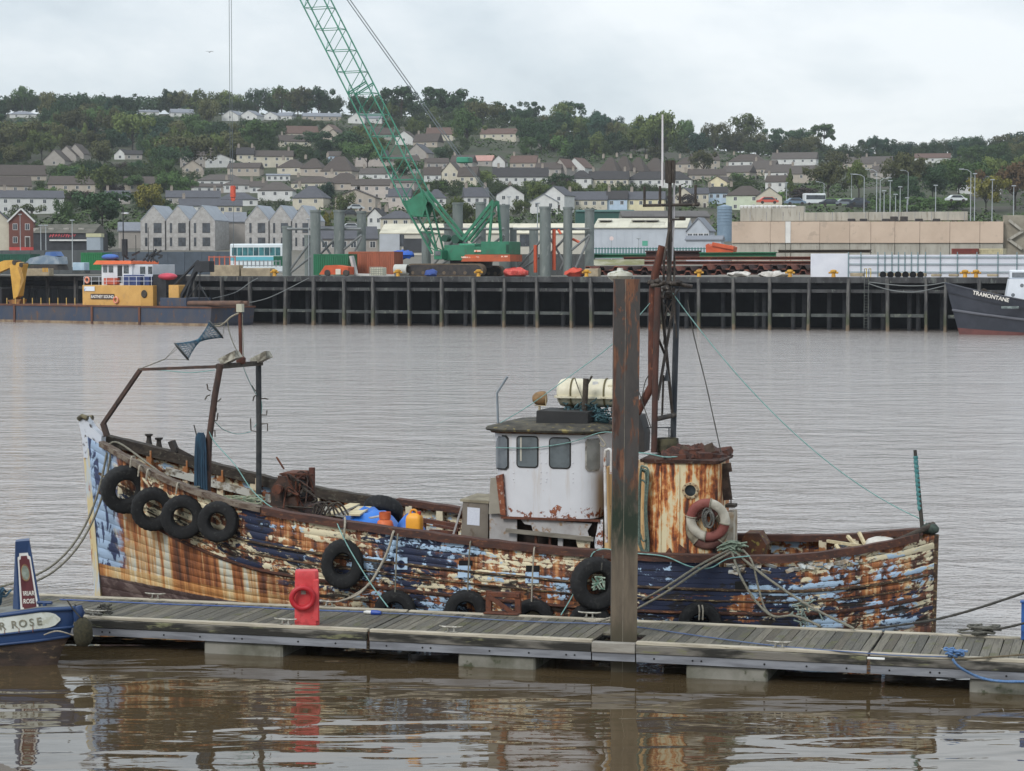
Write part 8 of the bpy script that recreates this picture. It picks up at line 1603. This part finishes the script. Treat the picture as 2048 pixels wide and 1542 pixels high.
root, fr, K = shed('factory', 'cream roofed factory with black roller door behind crane', 759, 1180, 447, 467, 505, 415, -5, (196, 192, 180), (212, 206, 186), 14)
a = K(807, 505); b = K(845, 477); MB().box((a.x, -.1, 0), (b.x, -.02, b.z)).obj('roller_door', M('black_door', (44, 46, 50), (56, 58, 62), .6, .6, .03), root)
for u in (803, 930, 1045, 1056): a = K(u, 482); MB().box((a.x - .5, -.08, a.z - 1), (a.x + .5, -.03, a.z + 1.2)).obj('window', M_pane, root)
a = K(760, 505); b = K(800, 468); MB().box((a.x, -.6, 0), (b.x, -.05, b.z)).obj('side_bay', M('grey_bay', (170, 174, 180), None, .4, .6, .02), root)
shed('green_shed', 'dark green shed behind the steel columns', 1152, 1270, 420, 424, 440, 520, 0, (40, 84, 76), (60, 100, 94), 8); shed('low_shed', 'low dark roofed shed above the grey warehouse', 1243, 1420, 421, 434, 446, 500, 0, (120, 116, 110), (92, 88, 86), 14)
# blue tank
root = thing('steel_tank', 'blue grey ribbed steel tank beside the concrete ramp', 'tank', W(1449, 452, 430), 0); MB().lathe([(1.45, -3), (1.45, 3.8), (0, 4.2)], 24, 'z').obj('shell', M('tank_blue_grey', (126, 146, 164), (112, 132, 150), .6, .5, .03), root, 40); KEEP.append((1430, 1465, 408, 452, 430))
for k in range(6): MB().lathe([(1.46, .2 + k * .6), (1.52, .25 + k * .6), (1.52, .3 + k * .6), (1.46, .35 + k * .6)], 24, 'z').obj('rib', MATS['tank_blue_grey'], root, 40)
# ---- ramp with beige panels
Yr = 300; RF = Frame(*W(1735, 500, Yr).xy, -14, W(1735, 500, Yr).z); K = lambda u, v, t=0: RF.hit(u, v, t); root = thing('bridge_abutment', 'long concrete bridge ramp clad in beige panels', 'bridge ramp', RF.o, RF.ang); KEEP.append((1464, 2048, 420, 500, Yr))
M_bg = M('beige_panel_concrete', (198, 178, 160), (186, 166, 148), .25, .85, .05, c3=(176, 158, 142)); M_gc = M('grey_cast_concrete', (172, 168, 158), (154, 150, 140), .4, .9, .1, stretch=(3, 1, .5), c3=(138, 132, 120))
us = [1464, 1541, 1571, 1582, 1640, 1700, 1742, 1790, 1840, 1900, 1960, 2007]
for i in range(len(us) - 1):
    a = K(us[i], 486); b = K(us[i + 1], 443); gap = us[i] == 1571; MB().cbox((a.x + .006, -.3, a.z), (b.x - .006, 6, b.z), .008).obj('cladding_panel', M('white_infill', (214, 212, 208), None, 1, .7, .02) if gap else M_bg, root); MB().cbox((a.x + .02, -.1, -4), (b.x - .02, 6, a.z - .01), .03).obj('base_panel', M_gc, root)
a = K(1480, 443, 2); b = K(1935, 423, 2)
for i in range(7): x0 = a.x + (b.x - a.x) * i / 7; x1 = a.x + (b.x - a.x) * (i + 1) / 7; MB().cbox((x0 + .02, 2, a.z + .02), (x1 - .02, 4, K(1480, 413, 2).z if i < 2 else b.z), .03).obj('parapet', M_gc, root)
for k in range(14): p = K(1484 + k * 8, 412, 2); MB().cbox((p.x - .35, 2, p.z - .4), (p.x + .2, 3.6, p.z + .1), .1).obj('white_bag', M('white_bag', (214, 214, 212), None, 2, .8, .1), root)
a = K(2005, 500, 1); b = K(2120, 430, 1); MB().cbox((a.x, 1, -3), (b.x, 7, b.z), .05).obj('stair_tower', M('stone_tower', (150, 144, 130), (128, 122, 110), .5, .9, .2), root)
for (u0, v0, u1, v1) in ((2018, 440, 2046, 462), (2046, 462, 2016, 480), (2016, 478, 2044, 498)): p = K(u0, v0, .6); q = K(u1, v1, .6); MB().bar(p, q, .3, .35).obj('stair_flight', M_gc, root)
for u in range(1500, 1935, 33): p = K(u, 442, 1); q = K(u, 424, 1); MB().bar(p, Vector((p.x, p.y, q.z)), .06, .06).obj('fence_post', M_galv, root)
for u in (1703, 1727, 1772, 1788, 1808, 1838, 1873): p = K(u, 441, .2); MB().cbox((p.x - .5, -.1, p.z - .25), (p.x + .5, .6, p.z + .25 + (.3 if u in (1788, 1808) else 0)), .05).obj('fence_foot', M_track, root)
# ---- street lamps along the road
M_lp = M('lamp_post_grey', (164, 170, 174), None, 1, .5, .02)
def lamp(u, v0, v1, Y, label, arm=0, round_=False):
    p = W(u, v1, Y); h = (v1 - v0) * Y / F; root = thing('street_lamp', label, 'street lamp', p, 0, 'street lamps beyond the wharf'); MB().tube([(0, 0, -1), (0, 0, h)], [.08, .05], 8).obj('post', M_lp, root, 50)
    if round_: MB().lathe([(0, -.05), (.3, -.05), (.3, .05), (0, .05)], 18, 'y', o=(0, -.1, h)).obj('round_mirror', M('mirror_white', (226, 206, 204), None, 1, .4, 0), root, 40)
    elif arm: MB().tube([(0, 0, h), (arm * .5, 0, h + .35), (arm * 1.4, 0, h + .45)], .05, 6).obj('arm', M_lp, root, 50); MB().cbox((arm * 1.4 - .35, -.15, h + .38), (arm * 1.4 + .35, .15, h + .52), .03).obj('lamp_head', M_lp, root)
    else: MB().cbox((-.3, -.2, h), (.3, .2, h + .15), .03).obj('lamp_head', M_lp, root)
for u, v0, v1, Y, ar in ((1728, 355, 425, 340, -1), (1753, 345, 425, 335, -1), (1760, 362, 425, 345, 1), (1768, 383, 425, 330, 0), (1780, 363, 425, 330, 0), (1791, 390, 425, 330, 0), (1800, 375, 425, 335, 0), (1814, 397, 425, 330, 0), (1871, 372, 425, 330, 0), (1816, 345, 400, 480, -1), (1941, 345, 428, 325, -1), (1949, 349, 428, 330, 0), (1984, 361, 430, 330, 0), (2027, 373, 430, 330, 0), (1703, 349, 395, 520, 0), (1648, 368, 400, 480, -1), (1573, 366, 395, 480, 0)): lamp(u, v0, v1, Y, 'grey street lamp beside the road above the beige ramp' + (' with long arm' if ar else ' without an arm'), ar)
for u, v0, v1, Y, lb in ((82, 452, 505, 330, 'grey lamp post before the brick house'), (92, 452, 505, 335, 'second grey lamp post before the black shop'), (145, 442, 520, 320, 'tall grey lamp post before the black shop sign'), (41, 430, 510, 380, 'slim grey pole against brick gable'), (1018, 395, 500, 300, 'tall slim pole beside the grey columns'), (1277, 478, 510, 320, 'floodlight pole before the grey warehouse')): lamp(u, v0, v1, Y, lb)
lamp(1223, 477, 515, 310, 'post with round white mirror before grey warehouse', round_=True)
lamp(618, 440, 548, 262, 'slim white pole beside grey steel columns'); lamp(1075, 408, 548, 262, 'slim white pole within the right steel columns')
# ---- vehicles on the road above the ramp
def car(u, v, Y, L_, hgt, col, label, name='parked_car', cat='car'):
    p = W(u, v, Y); root = thing(name, label, cat, p, R(8), 'vehicles on the road'); m_ = M('car_paint_%d%d%d' % col, col, None, .5, .3, 0, spec=.6); h = L_ / 2
    if hgt > 2:
        MB().cbox((-h, -1.2, .4), (h, 1.2, hgt), .15).obj('body', m_, root); MB().box((-h * .9, -1.22, hgt * .5), (h * .95, -1.19, hgt * .85)).obj('window', M_pane, root)
    else:
        MB().prism([(-h, .35), (h, .35), (h, .75), (h * .75, .85), (h * .4, hgt), (-h * .45, hgt), (-h * .8, .9), (-h, .8)], -.8, .8).obj('body', m_, root); MB().prism([(h * .62, .88), (h * .36, hgt - .08), (-h * .4, hgt - .08), (-h * .66, .9)], -.82, -.79).obj('window', M_pane, root)
    for sx in (-.6, .6): MB().lathe([(0, -.1), (.32, -.1), (.32, .1), (0, .1)], 14, 'y', o=(h * sx, -.85 if hgt < 2 else -1.25, .32)).obj('wheel', M_track, root, 40)
root = car(1628, 411, 480, 4.6, 2.6, (212, 216, 220), 'white minibus waiting by the grass verge', 'minibus', 'bus')
for u, v, c, lb in ((1660, 412, (40, 48, 56), 'dark car behind the white minibus'), (1690, 412, (120, 128, 136), 'silver car beside grass verge'), (1718, 410, (50, 60, 70), 'dark blue car right of silver car'), (1712, 418, (30, 34, 38), 'dark car with lit headlamps on ramp road'), (1535, 408, (200, 90, 70), 'red and white car by the hedge'), (1590, 410, (110, 130, 150), 'grey blue car left of minibus'), (1912, 404, (206, 210, 212), 'white car roof above the hedge')): car(u, v, 455, 4.3, 1.45, c, lb)
for u, v, Y, c, lb in ((712, 420, 560, (180, 186, 190), 'silver car on the steep street'), (700, 432, 540, (44, 48, 54), 'dark car on the steep street'), (702, 460, 470, (206, 210, 214), 'white car at foot of steep street')): car(u, v, Y, 4.3, 1.45, c, lb)
# grass verge and ramp road
p = [W(1640, 411, 470), W(1725, 409, 470), W(1715, 396, 520), W(1650, 397, 520)]; MB().add(p, [(0, 1, 2, 3)]).obj('grass_verge', M('verge_grass', (92, 124, 56), (80, 110, 48), .3, .95, .2), kind='structure')
# gull
g = W(419, 104, 120); MB().add([(0, 0, 0), (-.12, .02, .05), (-.26, .05, .02), (-.1, .1, .04), (.12, .02, .06), (.24, .05, .01), (.1, .1, .04), (0, -.16, 0), (0, .18, .01), (0, 0, -.04)], [(0, 1, 3), (1, 2, 3), (0, 6, 4), (4, 6, 5), (7, 1, 9), (7, 9, 4), (8, 9, 1), (8, 4, 9), (7, 4, 0), (7, 0, 1), (8, 1, 0), (8, 0, 4)]).obj('gull', M('gull_grey', (150, 152, 156), None, 3, .8, 0), None, loc=g, label='small gull flying below the clouds', cat='bird')
# ================================================================= trees
def foliage_mat():
    m, t, b = newmat('foliage'); oi = t.n('ObjectInfo'); P = t.n('TexCoord').outputs['Object']; n = t.noise(P, .45, 3.0, .6); n2 = t.noise(P, 2.5, 2.0, .6)
    k = t.math('ADD', t.math('MULTIPLY', n, .9), t.math('ADD', t.math('MULTIPLY', n2, .5), .3))
    col = t.mix(1.0, oi.outputs['Color'], t.n('CombineXYZ', i_0=k, i_1=k, i_2=k).outputs[0], 'MULTIPLY')
    t.set(b.inputs['Base Color'], col); b.inputs['Roughness'].default_value = .9; b.inputs['Specular IOR Level'].default_value = .15
    return m
M_fol = foliage_mat(); M_trunk = M('tree_bark', (70, 62, 54), (50, 44, 40), 2, .95, .3)
def crown(seed, kind):
    rr = random.Random(seed); V = []; Fc = []; cl = []
    if kind == 'oak': cl = [(rr.gauss(0, .26), rr.gauss(0, .26), .42 + rr.uniform(-.06, .46), rr.uniform(.13, .25)) for _ in range(22)]
    elif kind == 'bush': cl = [(rr.gauss(0, .28), rr.gauss(0, .26), .18 + rr.uniform(0, .55), rr.uniform(.15, .26)) for _ in range(20)]
    elif kind == 'pine': cl = [(rr.gauss(0, .34), rr.gauss(0, .3), .66 + rr.uniform(-.05, .26), rr.uniform(.10, .2)) for _ in range(16)] + [(rr.gauss(0, .3), rr.gauss(0, .2), rr.uniform(.4, .62), .09) for _ in range(4)]
    elif kind == 'sparse': cl = [(rr.gauss(0, .36), rr.gauss(0, .25), rr.uniform(.3, .92), rr.uniform(.09, .16)) for _ in range(18)]
    elif kind == 'conifer': cl = [(rr.gauss(0, .22 * (1 - z)), rr.gauss(0, .22 * (1 - z)), .12 + z * .84, .16 * (1 - z) + .05) for z in [i / 18 for i in range(19)]]
    per = 2600 // len(cl)
    for x, y, z, r_ in cl:
        r_ *= .95
        for _ in range(per):
            d_ = Vector((rr.gauss(0, 1), rr.gauss(0, 1), rr.gauss(0, 1))).normalized(); q = r_ * (rr.uniform(.62, 1.08)); c = Vector((x, y, z)) + Vector((d_.x * q * 1.1, d_.y * q, d_.z * q * .8)); n_ = (d_ + Vector((rr.gauss(0, .5), rr.gauss(0, .5), rr.gauss(0, .5) + .25))).normalized()
            e1 = n_.orthogonal().normalized(); e2 = n_.cross(e1); a = rr.uniform(0, 6.28); e1, e2 = e1 * math.cos(a) + e2 * math.sin(a), e2 * math.cos(a) - e1 * math.sin(a); s_ = rr.uniform(.024, .046)
            i = len(V); V += [c + e1 * s_, c + e2 * s_ * .7, c - e1 * s_, c - e2 * s_ * .7]; Fc.append((i, i + 1, i + 2, i + 3))
    me = bpy.data.meshes.new('crown'); me.from_pydata(V, [], Fc); me.materials.append(M_fol); me.update()
    tk = MB(); h = .35 if kind in ('oak', 'bush') else .6; tk.tube([(0, 0, -.12), (.01, 0, .1), (-.01, .01, h), (.0, 0, h + .25)], [.035, .028, .022, .008], 7)
    for k in range(7):
        x, y, z, r_ = rr.choice(cl); z0 = rr.uniform(.2, h); tk.tube([(0, 0, z0), (x * .5, y * .5, z0 + (z - z0) * .6), (x, y, z)], [.016, .011, .004], 5, caps=False)
    return me, tk.obj('trunk', M_trunk).data
PROTO = {k: [crown(i * 10 + j, k) for j in range(n)] for i, (k, n) in enumerate((('oak', 5), ('bush', 4), ('pine', 3), ('sparse', 2), ('conifer', 2)))}
for o in [o for o in COL.objects if o.name.startswith('trunk') and o.parent is None]: bpy.data.objects.remove(o)
TC = {'dark': (58, 78, 54), 'green': (76, 98, 58), 'olive': (96, 108, 62), 'yellow': (132, 128, 62), 'brown': (88, 90, 60), 'rust': (104, 84, 60), 'blue': (58, 80, 66), 'purple': (66, 58, 56), 'bright': (92, 120, 60)}
TN = {'dark': 'dark green', 'green': 'mid green', 'olive': 'olive green', 'yellow': 'yellowing', 'brown': 'brownish autumn', 'rust': 'rust coloured', 'blue': 'blue green', 'purple': 'dark purple', 'bright': 'bright green'}
KN = {'oak': 'round topped tree', 'bush': 'bushy tree', 'pine': 'flat topped pine', 'sparse': 'thin bare branched tree', 'conifer': 'pointed conifer'}
TB = []; trng = random.Random(99)
def tree(u, v_base, Y, w_m, h_m, kind, col, where, name=None):
    p = W(u, v_base, Y); cr, tk = trng.choice(PROTO[kind]); root = thing(name or ('pine_tree' if kind == 'pine' else 'tree'), '%s %s %s' % (TN[col], KN[kind], where), 'tree', p, trng.uniform(0, 6.28), 'trees %s' % where)
    c = TC[col]; k = trng.uniform(.80, 1.14); link(cr, 'crown', root, scale=(w_m * .8, w_m * .8, h_m), color=tuple(min(255, x * k) for x in c)); link(tk, 'trunk', root, scale=(h_m * .7, h_m * .7, h_m)); return root
SMALL = []
def px_tree(u0, u1, vt, vb, kind, col, where, Y=None):
    Y = Y or ground_Y((u0 + u1) / 2, vb); s = Y / F; TB.append((u0, u1, vt, vb, Y)); tree((u0 + u1) / 2, vb, Y, (u1 - u0) * s, (vb - vt) * s, kind, col, where)
EX = [(760,846,176,250,'pine','dark','on the skyline right of boom'),(842,948,178,252,'pine','dark','on the skyline right of boom'),(905,965,215,300,'oak','green','below the skyline pines'),(1002,1050,205,252,'sparse','dark','on the middle skyline'),(1040,1092,203,250,'sparse','dark','on the middle skyline'),(1106,1168,205,258,'pine','dark','on the middle skyline'),
 (1270,1360,222,320,'oak','olive','behind the white aerial'),(1345,1402,240,300,'oak','green','right of the white aerial'),(1464,1526,228,290,'oak','olive','alone on the right skyline'),(1618,1678,250,300,'pine','green','on the right skyline'),(1712,1742,280,312,'pine','dark','small on the right skyline'),(1735,1790,279,318,'pine','dark','on the right skyline'),(1525,1570,258,302,'pine','dark','on the right skyline'),(1570,1622,256,302,'oak','dark','on the right skyline'),
 (148,262,384,470,'pine','dark','left of grey gabled townhouses'),(255,335,368,440,'oak','yellow','over the grey gabled townhouses'),(20,72,402,440,'bush','olive','beside the white terrace'),(108,150,390,450,'bush','green','beside the white terrace end'),(170,240,330,400,'oak','olive','below the stepped gables'),(180,222,325,385,'conifer','dark','below the stepped gables'),(300,370,290,352,'oak','dark','on the left wooded slope'),(330,430,270,345,'oak','brown','on the left wooded slope'),(430,500,262,330,'oak','brown','on the left wooded slope'),
 (240,300,350,384,'oak','green','around the solar roof house'),(310,360,352,385,'bush','green','around the solar roof house'),(640,672,364,412,'oak','blue','between hillside houses'),(668,712,378,428,'bush','olive','between hillside houses'),(728,760,386,415,'bush','dark','between hillside houses'),(595,665,262,300,'oak','dark','between hillside houses'),(655,760,262,320,'oak','dark','between hillside houses'),(700,770,285,340,'oak','green','between hillside houses'),(480,560,240,312,'oak','green','between hillside houses'),
 (880,958,380,468,'bush','olive','behind the crane gantry'),(853,905,357,390,'bush','bright','below the tall bay fronted house'),(930,1000,335,375,'bush','olive','above the crane gantry'),(1018,1062,392,432,'bush','olive','behind steel columns'),(1092,1150,345,395,'bush','purple','beside the dark roofed terrace'),(1040,1092,356,380,'bush','olive','beside the dark roofed terrace'),(1378,1435,301,352,'oak','brown','right of the mast head'),(1450,1515,338,372,'bush','green','over the pale green house'),(1360,1400,383,416,'bush','purple','behind the aerial arm'),(1310,1345,385,418,'bush','purple','behind the aerial arm'),
 (1620,1692,320,400,'oak','brown','beside the road above the ramp'),(1690,1745,318,400,'oak','olive','beside the road above the ramp'),(1640,1700,300,345,'oak','brown','beside the road above the ramp'),(1765,1850,305,405,'oak','brown','beside the road above the ramp'),(1830,1900,330,405,'oak','dark','beside the road above the ramp'),(1870,1965,318,398,'oak','green','beside the road above the ramp'),(1785,1850,340,410,'bush','dark','beside the road above the ramp'),(1985,2075,322,420,'oak','rust','at the right above the ramp'),(1928,2015,352,424,'oak','yellow','before the white hip roofed house'),(1735,1800,396,424,'bush','green','hedge on the ramp road'),(1800,1895,388,425,'bush','green','hedge on the ramp road'),(1870,1945,384,420,'bush','bright','hedge on the ramp road'),(1560,1600,338,400,'conifer','olive','by the dense roofs'),(1525,1570,378,410,'bush','bright','by the dense roofs'),(1570,1650,370,402,'bush','purple','by the dense roofs'),
 (455,500,318,345,'bush','dark','between hillside houses'),(548,590,418,470,'bush','rust','yellow brown behind steel columns'),(636,668,415,470,'bush','yellow','beside the steep street'),(610,650,420,450,'bush','green','beside the steep street'),(425,460,425,470,'bush','green','between the townhouse blocks'),(195,235,440,500,'bush','dark','beside the shed'),(770,840,318,360,'oak','green','behind the lower boom')]
for e in EX: px_tree(*e)
# woods: fill the regions, keeping houses in view
REG = [([(-60, 200), (60, 200), (300, 190), (500, 190), (690, 215), (690, 232), (330, 230), (330, 345), (-60, 330)], 'in the left wood', 118, ('dark', 'dark', 'green', 'brown', 'olive', 'blue'), 15),
 ([(330, 230), (500, 238), (500, 345), (330, 345)], 'in the left wood', 30, ('brown', 'green', 'olive', 'dark'), 14), ([(690, 225), (960, 225), (960, 330), (690, 320)], 'between boom and pines', 34, ('dark', 'green', 'olive', 'dark'), 12),
 ([(960, 255), (1400, 250), (1540, 285), (1540, 305), (1200, 318), (960, 300)], 'in the middle wood', 62, ('dark', 'green', 'olive', 'blue', 'brown', 'dark'), 15), ([(1500, 290), (1800, 308), (2100, 278), (2100, 330), (1780, 325), (1500, 312)], 'in the right hand wood', 62, ('dark', 'green', 'blue', 'brown', 'olive'), 13),
 ([(1760, 318), (2100, 320), (2100, 400), (1900, 385), (1760, 360)], 'above the ramp', 26, ('dark', 'green', 'brown', 'olive'), 12), ([(0, 330), (330, 345), (500, 350), (900, 380), (1500, 370), (1500, 420), (700, 420), (400, 440), (0, 420)], 'among the lower houses', 130, ('green', 'dark', 'olive', 'dark', 'green', 'purple', 'bright'), 8), ([(500, 250), (700, 250), (700, 360), (500, 360)], 'among the upper houses', 55, ('green', 'dark', 'olive', 'dark'), 9)]
def inside(poly, x, y):
    c = False; j = len(poly) - 1
    for i in range(len(poly)):
        if (poly[i][1] > y) != (poly[j][1] > y) and x < (poly[j][0] - poly[i][0]) * (y - poly[i][1]) / (poly[j][1] - poly[i][1]) + poly[i][0]: c = not c
        j = i
    return c
for poly, where, n, cols, hm in REG:
    x0, x1 = min(p[0] for p in poly), max(p[0] for p in poly); y0, y1 = min(p[1] for p in poly), max(p[1] for p in poly); made = 0; tries = 0; pts = []
    while made < n and tries < n * 60:
        tries += 1; u = trng.uniform(x0, x1); vb = trng.uniform(y0, y1) + 8
        if not inside(poly, u, vb - 8): continue
        vb = max(vb, vground(u, 1330) + 1); Y = ground_Y(u, vb); s = Y / F; h = hm * trng.uniform(.7, 1.25); w = h * trng.uniform(.75, 1.15); hp = h / s; wp = w / s
        if any((u - q[0]) ** 2 + ((vb - q[1]) * 1.6) ** 2 < (wp * .42) ** 2 for q in pts): continue
        if any(k[4] > Y - 6 and u + wp * .42 > k[0] and u - wp * .42 < k[1] and vb > k[2] and vb - hp * .95 < k[3] for k in KEEP): continue
        if any(k[4] - 14 < Y < k[4] + 14 and u + wp * .3 > k[0] and u - wp * .3 < k[1] for k in KEEP): continue
        pts.append((u, vb)); made += 1; col = trng.choice(cols); kind = trng.choice(('oak', 'oak', 'bush', 'oak', 'bush', 'conifer' if where == 'in the left wood' and trng.random() < .4 else 'oak'))
        SMALL.append((hp * wp, u, vb + 2, Y, w, h, kind, col, where))
SMALL.sort(reverse=True); SV = []; SF = []; nbase = 0
for i, (_, *a) in enumerate(SMALL):
    if i < 225: tree(*a); continue
    u, vb, Y, w, h, kind, col, where = a; cr, tk = trng.choice(PROTO[kind]); n = len(cr.vertices); co_ = np.empty(n * 3); cr.vertices.foreach_get('co', co_); co_ = co_.reshape(-1, 4, 3)[::2].reshape(-1, 3); p = W(u, vb, Y); an = trng.uniform(0, 6.28)
    x = co_[:, 0] * w * .85; y = co_[:, 1] * w * .85; SV.append(np.stack([x * math.cos(an) - y * math.sin(an) + p.x, x * math.sin(an) + y * math.cos(an) + p.y, co_[:, 2] * h + p.z], 1))
if SV:
    SV = np.concatenate(SV); me = bpy.data.meshes.new('small_trees'); me.from_pydata(SV.tolist(), [], np.arange(len(SV)).reshape(-1, 4).tolist()); me.materials.append(M_fol); me.update(); link(me, 'small_trees', None, color=(64, 76, 50), label='small distant trees scattered through the woods and gardens', cat='trees', kind='stuff')
# the far wood behind, as one mass on the ridge
V = []; Fc = []; rr = random.Random(4)
for i in range(420):
    u = rr.uniform(-120, 2170); Y = rr.uniform(1330, 1480); vb = vground(u, 1330) + rr.uniform(-2, 5); s = Y / F; h = rr.uniform(9, 15) * (.72 if u > 1000 else 1); p = W(u, vb, Y)
    for k in range(190):
        d_ = Vector((rr.gauss(0, 1), rr.gauss(0, 1), rr.gauss(0, 1))).normalized(); q = rr.uniform(.75, 1.05) * h * .42; lump = .8 + .3 * math.sin(5 * d_.x + i) * math.sin(4 * d_.z + i * 2); c = p + Vector((0, 0, h * .52)) + d_ * q * lump; n_ = (d_ + Vector((rr.gauss(0, .5), rr.gauss(0, .5), rr.gauss(0, .5) + .2))).normalized(); e1 = n_.orthogonal().normalized(); e2 = n_.cross(e1); s_ = rr.uniform(.5, .95); j = len(V); V += [c + e1 * s_, c + e2 * s_, c - e1 * s_, c - e2 * s_]; Fc.append((j, j + 1, j + 2, j + 3))
me = bpy.data.meshes.new('ridge_wood'); me.from_pydata(V, [], Fc); me.materials.append(M_fol); me.update(); link(me, 'ridge_wood', None, color=(60, 78, 54), label='distant dark wood along the top of the hill', cat='wood', kind='stuff')
# low shrubs and garden hedges covering the hillside between the houses
V = []; Fc = []
for i in range(1500):
    u = rr.uniform(-120, 2170); Y = rr.uniform(560, 1320); vb = vground(u, Y)
    if any(abs(Y - k[4]) < 12 and k[0] - 6 < u < k[1] + 6 for k in KEEP) or 1464 < u and Y < 480: continue
    h = rr.uniform(1.2, 3.2); p = W(u, vb, Y); wd = rr.uniform(.8, 2.4)
    for k in range(46):
        d_ = Vector((rr.gauss(0, 1), rr.gauss(0, 1), abs(rr.gauss(0, 1)))).normalized(); c = p + Vector((d_.x * h * wd, d_.y * h, d_.z * h * rr.uniform(.7, 1))); n_ = (d_ + Vector((rr.gauss(0, .5), rr.gauss(0, .5), .4))).normalized(); e1 = n_.orthogonal().normalized(); e2 = n_.cross(e1); s_ = rr.uniform(.3, .6); j = len(V); V += [c + e1 * s_, c + e2 * s_, c - e1 * s_, c - e2 * s_]; Fc.append((j, j + 1, j + 2, j + 3))
me = bpy.data.meshes.new('garden_shrubs'); me.from_pydata(V, [], Fc); me.materials.append(M_fol); me.update(); link(me, 'garden_shrubs', None, color=(72, 88, 54), label='low shrubs and hedges scattered between the hillside houses', cat='shrubs', kind='stuff')
# ================================================================= haze in the valley air
def haze():
    m = bpy.data.materials.new('valley_haze'); m.use_nodes = True; m.node_tree.nodes.clear(); t = NT(m.node_tree); out = t.n('OutputMaterial'); v = t.n('VolumePrincipled'); v.inputs['Color'].default_value = (.86, .92, 1, 1); v.inputs['Density'].default_value = .00008; v.inputs['Anisotropy'].default_value = .2; t.set(out.inputs['Volume'], v.outputs[0])
    MB().box((-1900, -40, -3), (1900, 2900, 150)).obj('haze', m, None, kind='stuff', label='thin pale haze filling the river valley', cat='haze')
HAZE = True
if HAZE: haze()
